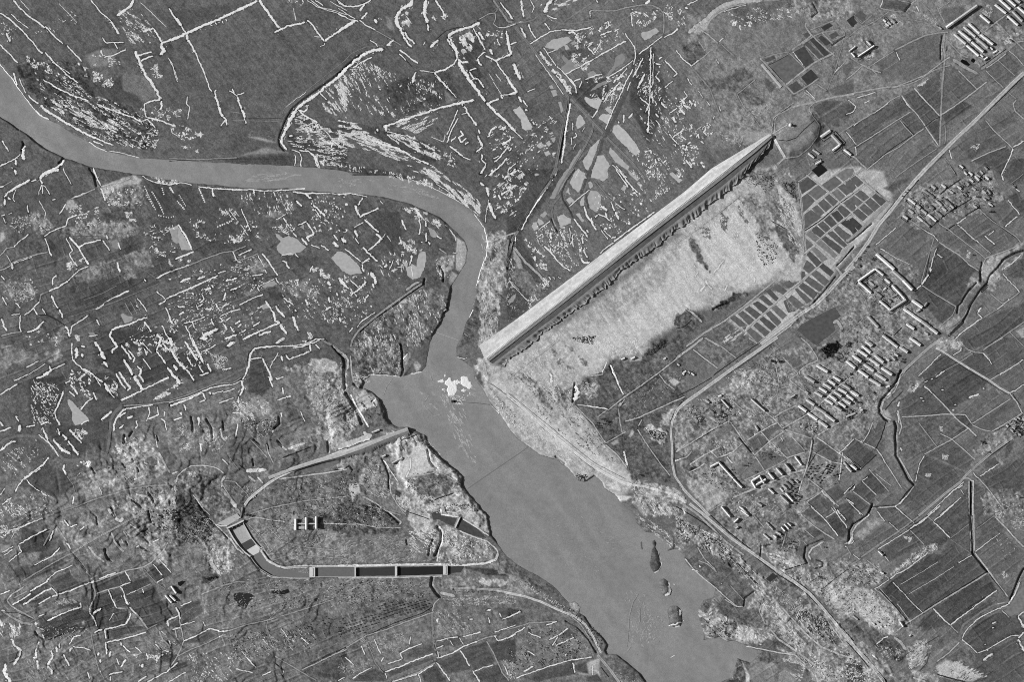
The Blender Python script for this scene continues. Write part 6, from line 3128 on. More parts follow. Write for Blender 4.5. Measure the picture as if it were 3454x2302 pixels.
DX = 2.7
gx = np.arange(-45, 3500, DX)
gy = np.arange(-45, 2348, DX)
ext = np.array([12, 30, 70, 150, 300, 600, 1000, 1600, 2400.0])
GX = np.concatenate([gx[0] - ext[::-1], gx, gx[-1] + ext])
GY = np.concatenate([gy[0] - ext[::-1], gy, gy[-1] + ext])
NX, NY = len(GX), len(GY)
PX, PY = np.meshgrid(GX, GY)


def poly_sd(poly, pad, xs=GX, ys=GY):
    """signed distance (negative inside, clipped to +-pad) on the grid rectangle that holds the polygon"""
    poly = np.asarray(poly, dtype=float)
    x0, y0 = poly.min(0) - pad
    x1, y1 = poly.max(0) + pad
    i0, i1 = np.searchsorted(xs, x0), np.searchsorted(xs, x1)
    j0, j1 = np.searchsorted(ys, y0), np.searchsorted(ys, y1)
    if i1 <= i0 or j1 <= j0:
        return None
    X = xs[i0:i1]
    Y = ys[j0:j1]
    inside = np.zeros((len(Y), len(X)), dtype=bool)
    D = np.full((len(Y), len(X)), float(pad))
    n = len(poly)
    for k in range(n):
        ax, ay = poly[k]
        bx, by = poly[(k + 1) % n]
        if ay != by:
            lo, hi = min(ay, by), max(ay, by)
            r0, r1 = np.searchsorted(Y, lo, 'left'), np.searchsorted(Y, hi, 'left')
            if r1 > r0:
                xc = ax + (Y[r0:r1] - ay) / (by - ay) * (bx - ax)
                inside[r0:r1] ^= X[None, :] > xc[:, None]
        u0, u1 = np.searchsorted(X, min(ax, bx) - pad), np.searchsorted(X, max(ax, bx) + pad)
        v0, v1 = np.searchsorted(Y, min(ay, by) - pad), np.searchsorted(Y, max(ay, by) + pad)
        if u1 > u0 and v1 > v0:
            xx = X[None, u0:u1] - ax
            yy = Y[v0:v1, None] - ay
            dx, dy = bx - ax, by - ay
            L2 = dx * dx + dy * dy + 1e-9
            tt = np.clip((xx * dx + yy * dy) / L2, 0, 1)
            d = np.sqrt((xx - tt * dx) ** 2 + (yy - tt * dy) ** 2)
            D[v0:v1, u0:u1] = np.minimum(D[v0:v1, u0:u1], d)
    return slice(j0, j1), slice(i0, i1), np.where(inside, -D, D)


def sstep(a, b, x):
    t = np.clip((x - a) / (b - a), 0, 1)
    return t * t * (3 - 2 * t)


def line_dist(pts, pad):
    x0, y0 = pts.min(0) - pad
    x1, y1 = pts.max(0) + pad
    i0, i1 = np.searchsorted(GX, x0), np.searchsorted(GX, x1)
    j0, j1 = np.searchsorted(GY, y0), np.searchsorted(GY, y1)
    D = np.full((j1 - j0, i1 - i0), float(pad))
    X = GX[i0:i1][None, :]
    Y = GY[j0:j1][:, None]
    for (ax, ay), (bx, by) in zip(pts[:-1], pts[1:]):
        dx, dy = bx - ax, by - ay
        L2 = dx * dx + dy * dy + 1e-9
        tt = np.clip(((X - ax) * dx + (Y - ay) * dy) / L2, 0, 1)
        D = np.minimum(D, np.sqrt((X - ax - tt * dx) ** 2 + (Y - ay - tt * dy) ** 2))
    return slice(j0, j1), slice(i0, i1), D


def shift(t, x=0.0):
    return t + (8 + 5 * float(sstep(2250, 2450, x))) * float(sstep(35, 62, t) * (1 - sstep(104, 140, t)))


# tone (grey of the bare surface), roughness of the ground
WOB = vnoise(PX, PY, 23, 1) * 0.6 + vnoise(PX, PY, 9, 2) * 0.4
_wa, _wb = rot(PX, PY, 40, 34, 13)
WOB3 = vnoise(_wa, _wb, 1, 6) * 0.6 + vnoise(PX, PY, 12, 7) * 0.5 + vnoise(PX, PY, 5.5, 8) * 0.4
WOB2 = vnoise(PX, PY, 46, 3) * 0.45 + vnoise(PX, PY, 20, 4) * 0.35 + vnoise(PX, PY, 9, 5) * 0.3
TONE = np.full((NY, NX), 106.0)
ROUGH = np.full((NY, NX), 1.0)
for code, a, pts, sc in ITEMS:
    if code != 'P':
        continue
    tone = shift(a[0], pts[:, 0].mean())
    if tone > 112 and pts[:, 0].mean() > 2300 and len(a) > 2 and a[2] > 1.35:
        tone = 112 + (tone - 112) * 0.8
    fe = (a[1] if len(a) > 1 else 5) * (sc if sc < 1 else 1) * (1.0 if sc < 1 else 1)
    ro = a[2] if len(a) > 2 else (0.9 if sc < 1 else 1.0)
    loose = ro > 1.25
    pad = fe * 1.6 + (34 if loose else 8)
    r = poly_sd(pts, pad)
    if r is None:
        continue
    sj, si, d = r
    wob = WOB[sj, si] * min(9.0, (1.0 + fe * 1.2)) * (1.0 if ro > 1.1 else 0.35)
    if loose:
        wob = WOB3[sj, si] * min(15.0, 5 + fe * 2.2)
        m = 1 - sstep(-2.0, 2.0 + fe * 0.25, d + wob)
    else:
        m = 1 - sstep(-fe - 1.2, fe + 1.2, d + wob)
    TONE[sj, si] = TONE[sj, si] * (1 - m) + tone * m
    ROUGH[sj, si] = ROUGH[sj, si] * (1 - m) + ro * m

fan = np.zeros((NY, NX))
sj, si, d = poly_sd([(2500, 650), (2640, 640), (2715, 900), (2520, 985), (2340, 1040), (2170, 1200), (1930, 1360), (2100, 1600), (1900, 1560), (1680, 1330), (1700, 1240), (2000, 1010), (2280, 800)], 40)
fan[sj, si] = 1 - sstep(-20, 20, d)
# ground grain: fields are combed by furrows, rough ground is mottled
far = sstep(0, 200, np.maximum(np.maximum(-PX, PX - W_PX), np.maximum(-PY, PY - H_PX)))
fa, fb = rot(PX, PY, -36, 70, 5.5)
furE = vnoise(fa, fb, 1, 21)
fa, fb = rot(PX, PY, 50, 80, 6)
furW = vnoise(fa, fb, 1, 22)
fa, fb = rot(PX, PY, -22, 60, 6)
furS = vnoise(fa, fb, 1, 23)
east = sstep(2350, 2500, PX + (PY - 1100) * 0.25)
south = sstep(950, 1250, PY) * (1 - east)
fur = furE * east + furS * south + furW * (1 - east) * (1 - south)
rough1 = np.clip(ROUGH - 0.85, 0, 1.6)
n8 = vnoise(PX, PY, 8, 31)
n15 = vnoise(PX, PY, 15, 32)
n35 = vnoise(PX, PY, 35, 33)
n90 = vnoise(PX, PY, 90, 34)
n250 = vnoise(PX, PY, 250, 35)
st1, st2 = rot(PX, PY, 52, 40, 9)
strk = vnoise(st1, st2, 1, 36)
sa, sb = rot(PX + WOB * 9, PY + WOB2 * 9, 28, 17, 4.6)
st2n = vnoise(sa, sb, 1, 40)
white = RNG.standard_normal((NY, NX))
fa, fb = rot(PX, PY, -36, 150, 3.6)
f2 = vnoise(fa, fb, 1, 24) * east
fa, fb = rot(PX, PY, 50, 160, 4)
f2 = f2 + vnoise(fa, fb, 1, 25) * (1 - east) * (1 - south)
fa, fb = rot(PX, PY, -22, 120, 4)
f2 = f2 + vnoise(fa, fb, 1, 26) * south
fa, fb = rot(PX + WOB * 5, PY, 57, 95, 8.5)
fstr = vnoise(fa, fb, 1, 27)
fa, fb = rot(PX, PY, 50, 40, 4.5)
fstr2 = vnoise(fa, fb, 1, 28)
def parcels(deg, du, dv, seed):
    """narrow strip fields: own tone each, here and there a pale balk with a dark furrow beside it"""
    wu_, wv_ = vnoise(PX, PY, 190, seed) * 26, vnoise(PX, PY, 150, seed + 1) * 22
    u, v = rot(PX + wu_, PY + wv_, deg, du, dv)
    v = v + 0.35 * vnoise(u * 0 + 3.1, v, 1.7, seed + 2)
    iv = np.floor(v).astype(np.int64)
    hsh = np.random.default_rng(seed).random((512,))
    uu = u + hsh[iv & 511] * 7.3
    iu = np.floor(uu).astype(np.int64)
    key = (iv * 73 + iu * 31) & 511
    tone_ = (hsh[key] - 0.5) * 2
    ev = (v - iv) * dv
    eu = (uu - iu) * du
    on = hsh[(iv * 17 + 5) & 511] > 0.30
    onu = hsh[(key * 7 + 3) & 511] > 0.45
    gap = vnoise(PX, PY, 30, seed + 3) > -0.35
    line = np.where(on & gap, np.exp(-((ev - 1.6) / 1.5) ** 2) - 0.8 * np.exp(-((ev - 5.2) / 1.7) ** 2), 0) + np.where(onu & gap, np.exp(-((eu - 1.6) / 1.5) ** 2) - 0.7 * np.exp(-((eu - 5.2) / 1.7) ** 2), 0)
    return tone_, line


fieldy = 1 - np.clip(rough1 * 1.2, 0, 1)
n5 = vnoise(PX, PY, 5.2, 37)
rid = 1 - np.abs(vnoise(PX, PY, 24, 38)) * 2
TONE += fur * (5.0 - 1.5 * rough1) + f2 * 6.5 * fieldy + n90 * 4 + n250 * 3 + n35 * (2.5 + 2 * rough1) + n15 * (2.5 + 5 * rough1) + fan * (8 * np.tanh(1.8 * fstr) + 4 * np.tanh(2 * fstr2)) + np.tanh(2.4 * (n8 + 0.5 * n15)) * (2.5 + 6 * rough1) + np.tanh(2.6 * (n5 + 0.4 * n8)) * (2.5 + 10 * rough1) + np.tanh(2.2 * strk) * 9 * rough1 + np.tanh(2 * st2n) * (1.5 + 10 * rough1) + rid * 5 * rough1 + white * (7.0 + 4.0 * rough1)
va, vb = rot(PX + WOB * 6, PY + WOB3 * 5, 35, 27, 16)
vein1 = np.exp(-(vnoise(va, vb, 1, 54) / 0.10) ** 2)
va, vb = rot(PX + WOB3 * 6, PY + WOB * 5, -25, 30, 17)
vein2 = np.exp(-(vnoise(va, vb, 1, 55) / 0.09) ** 2)
va, vb = rot(PX + WOB3 * 4, PY + WOB * 4, 70, 19, 11)
vein3 = np.exp(-(vnoise(va, vb, 1, 56) / 0.09) ** 2)
TONE += rough1 * (20 * vein1 - 22 * vein2 + 15 * vein3 * (n35 > 0) - 13 * vein3 * (n35 <= 0))
TONE -= 24 * sstep(0.42, 0.7, n5 * 0.6 + n8 * 0.5) * rough1
TONE += 24 * sstep(0.42, 0.7, vnoise(PX, PY, 6, 39)) * rough1
calmland = 1 - np.clip(rough1 * 0.8, 0, 0.8)
for deg_, du_, dv_, sd_, msk in ((-36, 120, 30, 200, np.clip(east - fan, 0, 1) * sstep(350, 520, PX * 0 + PY + (PX - 2350) * 0.2) * 0.75),
                                 (-24, 90, 26, 210, sstep(1780, 1900, PY) * (1 - sstep(1350, 1550, PX + (PY - 1950) * 0.6)) * 1.0),
                                 (-22, 110, 30, 220, sstep(760, 860, PY) * (1 - sstep(1250, 1400, PY)) * (1 - sstep(900, 1150, PX)) * 0.8),
                                 (-38, 100, 30, 230, sstep(1560, 1650, PX) * (1 - sstep(2150, 2300, PX + (PY - 300) * 0.9)) * (1 - sstep(900, 1100, PY)) * 0.6)):
    t_, l_ = parcels(deg_, du_, dv_, sd_)
    TONE += msk * (t_ * 9 * calmland + l_ * 30)
# dark edge halo, like sharpened film, painted beside the snow banks, paths and dikes
for code, a, pts, sc in ITEMS:
    if code in 'wk' and (code == 'w' or a[1] > 125):
        hw = a[0] * sc * 0.5
        if hw < 1.2:
            continue
        sj, si, d = line_dist(pts, hw + 6.5)
        TONE[sj, si] -= (22 if code == 'w' else 15) * (1 - sstep(hw + 0.8, hw + 4.8, d))
TONE = TONE * (1 - far) + (106 + n90 * 8) * far

# heights
calm = fan * (1 - np.clip(rough1 * 4, 0, 1))
TONE -= calm * (n35 * 2.5 + n90 * 4 + n250 * 3)
HGT = n250 * 1.2 + fur * 0.12 + n8 * (0.08 + 0.62 * rough1 ** 1.3) + n5 * 0.45 * rough1 + st2n * 0.4 * rough1 + n15 * (0.08 + 1.0 * rough1 ** 1.3) + n35 * (0.15 + 1.6 * rough1 ** 1.3) + strk * 0.6 * rough1 + rid * 0.9 * rough1 ** 1.3
HGT += rough1 * (vein1 * 0.7 - vein2 * 1.3)
HGT = HGT * (1 - far)
ta, tb = rot(PX, PY, -20, 230, 74)
tq = vnoise(ta, tb, 1, 51) * 7.5 + vnoise(PX + WOB2 * 14, PY, 62, 52) * 3.2
lowland = (1 - sstep(1060, 1300, PX)) * sstep(1420, 1640, PY)
hills = (1 - sstep(1300, 1480, PX + (PY - 1900) * 0.9)) * sstep(1850, 2000, PY)
badl = np.zeros((NY, NX))
for poly_, w_ in (([(330, 1480), (640, 1380), (1000, 1400), (1230, 1300), (1230, 1440), (900, 1640), (760, 1700), (560, 1900), (100, 1880), (60, 1700)], 1.0), ([(0, 760), (480, 600), (520, 800), (200, 1130), (0, 1250)], 0.45)):
    sj, si, d = poly_sd(poly_, 60)
    badl[sj, si] = np.maximum(badl[sj, si], w_ * (1 - sstep(-40, 30, d)))
tw_ = np.clip(np.maximum(np.maximum(lowland * 0.85, hills * 1.0), badl), 0, 1)
tfr = tq / 2.4
terr = 2.9 * (np.floor(tfr) + sstep(0.84, 1.0, tfr - np.floor(tfr)))
HGT += terr * tw_
cr = vnoise(PX + WOB2 * 10, PY, 48, 53)
HGT += badl * (np.clip(np.abs(cr) * 9, 0, 2.6) + np.tanh(3 * cr) * 1.2)
TONE += badl * 16 * np.exp(-(cr / 0.16) ** 2)
south_w = sstep(1350, 1700, PY) * (1 - sstep(1150, 1500, PX))
HGT += south_w * (n90 * 2.2 + (1 - np.abs(n35)) * 0.8)
for z, fe, poly in RAISE:
    r = poly_sd(poly, fe + 12)
    sj, si, d = r
    HGT[sj, si] += z * (1 - sstep(-fe, 3 if fe < 20 else fe * 0.2, d + WOB[sj, si] * 5))

BANKW = np.full((NY, NX), 6.0)
for w, poly in BEACH:
    r = poly_sd(poly, 40)
    sj, si, d = r
    m = 1 - sstep(-20, 20, d)
    BANKW[sj, si] = BANKW[sj, si] * (1 - m) + w * m
SD = np.full((NY, NX), 90.0)
sj, si, d = poly_sd(RIVER, 90)
SD[sj, si] = d
for isl in ISLANDS:
    sj, si, d = poly_sd(isl, 40)
    SD[sj, si] = np.maximum(SD[sj, si], -d)
    BANKW[sj, si] = 14.0
SDW = SD + WOB * 2.2
WATER_Z = -6.0
bank = np.clip(SDW / BANKW, 0, 1)
shape = WATER_Z + (HGT - WATER_Z) * np.where(BANKW > 10, bank ** 0.8, sstep(-0.2, 1, bank))
HGT = np.where(SDW > BANKW, HGT, np.where(SDW > 0, shape, WATER_Z + SDW * 0.7))
HGT = np.maximum(HGT, -14)


# gullies, cuts and ditches are carved into the ground
for code, a, pts, sc in ITEMS:
    if code == 'g' or (code == 'd' and a[1] <= 30):
        hw = max(a[0] * sc * 0.62, 2.6)
        dep = a[1] * 1.25 if code == 'g' else 4.2
        sj, si, d = line_dist(pts, hw + 6)
        cut = dep * (1 - sstep(hw * 0.35, hw + 1.2, d + WOB[sj, si] * (1.4 if code == 'g' else 0.3)))
        HGT[sj, si] = np.maximum(HGT[sj, si] - cut, -9.5 if code == 'g' else -5.5)

# ponds lie level
for code, a, pts, sc in ITEMS:
    if code in 'OI':
        sj, si, d = poly_sd(pts, 10)
        ins = d < 0
        if ins.sum() < 1:
            continue
        lev = float(np.median(HGT[sj, si][ins]))
        m = 1 - sstep(1.0, 7.0, d)
        HGT[sj, si] = HGT[sj, si] * (1 - m) + (lev - 0.25) * m
        a.append(lev)

# sunk basin of the spillway
BT = (570, 1702, 600.0 / 1568.0)


def tp(s, off=BT):
    return np.array([[float(q) for q in t.split(',')] for t in s.split()]) * off[2] + np.array(off[:2])


BASIN = tp('520,205 650,150 730,270 820,390 900,500 980,545 1240,558 1568,558 2600,548 2600,616 1990,634 1568,640 1240,646 1000,650 900,630 800,575 715,465 620,360 555,270')
sj, si, d = poly_sd(BASIN, 20)
HGT[sj, si] = HGT[sj, si] * (1 - (1 - sstep(-1, 6, d))) + (-4.5) * (1 - sstep(-1, 6, d))


def HS(px, py):
    """terrain height at photograph px"""
    fx = np.clip(np.interp(px, GX, np.arange(NX)), 0, NX - 1.001)
    fy = np.clip(np.interp(py, GY, np.arange(NY)), 0, NY - 1.001)
    i = fx.astype(int)
    j = fy.astype(int)
    u = fx - i
    v = fy - j
    h = (HGT[j, i] * (1 - u) + HGT[j, i + 1] * u) * (1 - v) + (HGT[j + 1, i] * (1 - u) + HGT[j + 1, i + 1] * u) * v
    return np.maximum(h, WATER_Z)


def H1(px, py):
    return float(HS(np.array([px], dtype=float), np.array([py], dtype=float))[0])


gv = np.stack([wx(PX).ravel(), wy(PY).ravel(), HGT.ravel()], axis=1)
idx = np.arange(NX * NY).reshape(NY, NX)
gf = np.stack([idx[:-1, :-1].ravel(), idx[1:, :-1].ravel(), idx[1:, 1:].ravel(), idx[:-1, 1:].ravel()], axis=1)
wet = np.where(SDW < 2.0, np.minimum(TONE, 100), TONE)
ground = mesh_obj('ground', gv, gf, M_GROUND, albedo=alb(wet).ravel(), smooth=True)
ground['kind'] = 'structure'

# the river: one level sheet, only where there is water
cx = np.arange(-2440, 5900, 9.0)
cy = np.arange(-2440, 4700, 9.0)
jj = np.clip(np.searchsorted(GY, cy), 0, NY - 1)
ii = np.clip(np.searchsorted(GX, cx), 0, NX - 1)
sub = SDW[np.ix_(jj, ii)]
keep = (sub[:-1, :-1] < 12) | (sub[1:, :-1] < 12) | (sub[:-1, 1:] < 12) | (sub[1:, 1:] < 12)
CXX, CYY = np.meshgrid(cx, cy)
rid = np.arange(CXX.size).reshape(CXX.shape)
q = np.stack([rid[:-1, :-1][keep], rid[1:, :-1][keep], rid[1:, 1:][keep], rid[:-1, 1:][keep]], axis=1)
used, inv = np.unique(q, return_inverse=True)
rv = np.stack([wx(CXX.ravel()[used]), wy(CYY.ravel()[used]), np.full(len(used), WATER_Z)], axis=1)
wxp, wyp = CXX.ravel()[used], CYY.ravel()[used]
ra_, rb_ = rot(wxp + vnoise(wxp, wyp, 120, 44) * 25, wyp, 52, 150, 24)
shore = np.clip(1 + sub.ravel()[used] / 22.0, 0, 1) * np.clip(0.5 + vnoise(wxp, wyp, 60, 46), 0, 1)
wt = 136 + 6.5 * vnoise(ra_, rb_, 1, 45) + 3 * vnoise(wxp, wyp, 30, 47) + RNG.normal(0, 1.6, len(wxp)) - 16 * shore * (vnoise(wxp, wyp, 200, 48) + 0.1)
river = mesh_obj('river', rv, inv.reshape(q.shape), M_WATER, albedo=alb(wt))
river['kind'] = 'structure'

# ponds, fish-pond cells and ice sheets
for code, a, pts, sc in ITEMS:
    if code in 'OI' and len(a) > 1:
        tone, lev = a[0], a[-1]
        rg = random.Random(int(pts[0][0] * 13 + pts[0][1]))
        # break long edges so that the outline is not ruler straight
        ring = []
        n = len(pts)
        amp = 0.5 if code == 'O' else 1.6
        for k in range(n):
            p0, p1 = pts[k], pts[(k + 1) % n]
            L = np.hypot(*(p1 - p0))
            m = max(1, int(L / 5))
            for t in range(m):
                e = p0 + (p1 - p0) * t / m
                ring.append(e + np.array([rg.uniform(-amp, amp), rg.uniform(-amp, amp)]))
        ring = np.array(ring)[::-1]
        if code == 'O' and 2280 < pts[0][0] < 3000 and 560 < pts[0][1] < 1180:   # fish-pond cells: thin dikes between
            cen = pts.mean(0)
            dv = ring - cen
            ring = cen + dv * (1 + 1.5 / np.hypot(dv[:, 0], dv[:, 1]))[:, None]
            tone += 13
        v = np.stack([wx(ring[:, 0]), wy(ring[:, 1]), np.full(len(ring), lev + 0.05)], axis=1)
        if code == 'O':
            name = 'pond'
            mat = mat_plain('pond_bed_%d' % (int(tone / 6) * 6), int(tone / 6) * 6, 0.24, 0.09, rough=0.6)
        else:
            name = 'frozen_pond'
            tone = tone * 0.95
            mat = mat_plain('pond_ice_%d' % (int(tone / 6) * 6), int(tone / 6) * 6, 0.13, 0.09, rough=0.5)
        o = mesh_obj(name, v, [tuple(range(len(ring)))], mat)
        o['kind'] = 'structure'

# ------------------------------------------------------------------ strips: snow, banks, paths, ditches and painted shade lines, roads
class Strips:
    def __init__(self):
        self.v, self.f, self.a, self.n, self.c = [], [], [], 0, 0

    def add(self, pts, width, tone, lift, ridge=0.0, jit=0.25, step=3.0, wobble=0.0, taper=True, tjit=0.05):
        pts = np.asarray(pts, dtype=float)
        seg = np.hypot(*np.diff(pts, axis=0).T)
        cum = np.concatenate([[0], np.cumsum(seg)])
        L = cum[-1]
        if L < 0.5:
            return
        m = max(2, int(math.ceil(L / step)) + 1)
        s = np.linspace(0, L, m)
        x = np.interp(s, cum, pts[:, 0])
        y = np.interp(s, cum, pts[:, 1])
        if m > 4:   # round the corners a little
            x[1:-1] = x[1:-1] * 0.5 + (x[:-2] + x[2:]) * 0.25
            y[1:-1] = y[1:-1] * 0.5 + (y[:-2] + y[2:]) * 0.25
        tx, ty = np.gradient(x), np.gradient(y)
        ln = np.hypot(tx, ty) + 1e-9
        nx, ny = -ty / ln, tx / ln
        if wobble:
            w = vnoise(s + x[0] * 7, np.full(m, y[0] * 3.0), 9, 61) * wobble
            x = x + nx * w
            y = y + ny * w
        k = self.c
        self.c += 1
        lw = 1 + jit * 0.7 * vnoise(s + k * 13, np.full(m, k * 11.0), 45, 64)
        hl = width * 0.5 * np.maximum(lw + jit * 0.9 * (RNG.random(m) * 2 - 1) + jit * 1.1 * vnoise(s + k * 31, np.full(m, k * 17.0), 8, 62), 0.12)
        hr = width * 0.5 * np.maximum(lw + jit * 0.9 * (RNG.random(m) * 2 - 1) + jit * 1.1 * vnoise(s + k * 37, np.full(m, k * 19.0), 8, 63), 0.12)
        if taper:
            e = np.minimum(1, np.minimum(s, L - s) / (width * 0.8 + 1) + 0.35)
            hl, hr = hl * e, hr * e
        z0 = lift + 0.01 * (k % 37)
        cols = [(x - nx * hl, y - ny * hl, 0.0), (x, y, ridge), (x + nx * hr, y + ny * hr, 0.0)] if ridge else [(x - nx * hl, y - ny * hl, 0.0), (x + nx * hr, y + ny * hr, 0.0)]
        nc = len(cols)
        V = np.empty((m, nc, 3))
        hc = HS(x, y)
        for c, (qx, qy, r) in enumerate(cols):
            V[:, c, 0] = wx(qx)
            V[:, c, 1] = wy(qy)
            V[:, c, 2] = np.maximum(HS(qx, qy), hc - 0.6) + z0 + r
        base = self.n + np.arange(m * nc).reshape(m, nc)
        for c in range(nc - 1):
            self.f.append(np.stack([base[:-1, c], base[:-1, c + 1], base[1:, c + 1], base[1:, c]], axis=1)[:, ::-1])
        self.v.append(V.reshape(-1, 3))
        tn = tone * (1 + tjit * (RNG.random((m, 1)) * 2 - 1)) * np.ones((1, nc))
        self.a.append(alb(tn).ravel())
        self.n += m * nc

    def blobs(self, xs, ys, ang, length, width, tone, lift, hump):
        """many small elongated patches: a hexagon round a raised middle"""
        n = len(xs)
        if not n:
            return
        ca, sa = np.cos(ang), np.sin(ang)
        hx = np.array([-0.5, -0.22, 0.2, 0.5, 0.26, -0.2])
        hy = np.array([0.0, -0.46, -0.5, 0.0, 0.5, 0.44])
        V = np.empty((n, 7, 3))
        for c in range(7):
            if c < 6:
                u = hx[c] * length * RNG.uniform(0.75, 1.25, n)
                w = hy[c] * width * RNG.uniform(0.6, 1.4, n)
                r = 0
            else:
                u = w = np.zeros(n)
                r = hump
            qx, qy = xs + u * ca - w * sa, ys + u * sa + w * ca
            V[:, c, 0] = wx(qx)
            V[:, c, 1] = wy(qy)
            V[:, c, 2] = HS(qx, qy) + lift + r + (np.arange(n) % 29) * 0.008
        b = self.n + 7 * np.arange(n)[:, None]
        tri = []
        for c in range(6):
            tri.append(np.concatenate([b + c, b + 6, b + (c + 1) % 6], axis=1))
        t = np.concatenate(tri)
        self.t = getattr(self, 't', [])
        self.t.append(t)
        self.v.append(V.reshape(-1, 3))
        self.a.append(np.repeat(alb(tone), 7))
        self.n += 7 * n

    def build(self, name, mat, kind):
        V = np.concatenate(self.v)
        A = np.concatenate(self.a)
        fs = []
        if self.f:
            Q = np.concatenate(self.f)
            fs += [Q[:, [0, 1, 2]], Q[:, [0, 2, 3]]]
        if getattr(self, 't', None):
            fs += self.t
        o = mesh_obj(name, V, np.concatenate(fs), mat, albedo=A, smooth=True)
        o['kind'] = kind
        return o


foam, snow, banks, ditches_and_shade, earth, scrub = Strips(), Strips(), Strips(), Strips(), Strips(), Strips()


def rand_in_poly(poly, n):
    lo, hi = poly.min(0), poly.max(0)
    out = np.empty((0, 2))
    for _ in range(60):
        c = RNG.uniform(lo, hi, (max(64, n * 2), 2))
        ins = np.zeros(len(c), bool)
        for k in range(len(poly)):
            a, b = poly[k], poly[(k + 1) % len(poly)]
            if a[1] == b[1]:
                continue
            cond = (a[1] > c[:, 1]) != (b[1] > c[:, 1])
            ins ^= cond & (c[:, 0] < (b[0] - a[0]) * (c[:, 1] - a[1]) / (b[1] - a[1]) + a[0])
        out = np.concatenate([out, c[ins]])
        if len(out) >= n:
            break
    return out[:n]


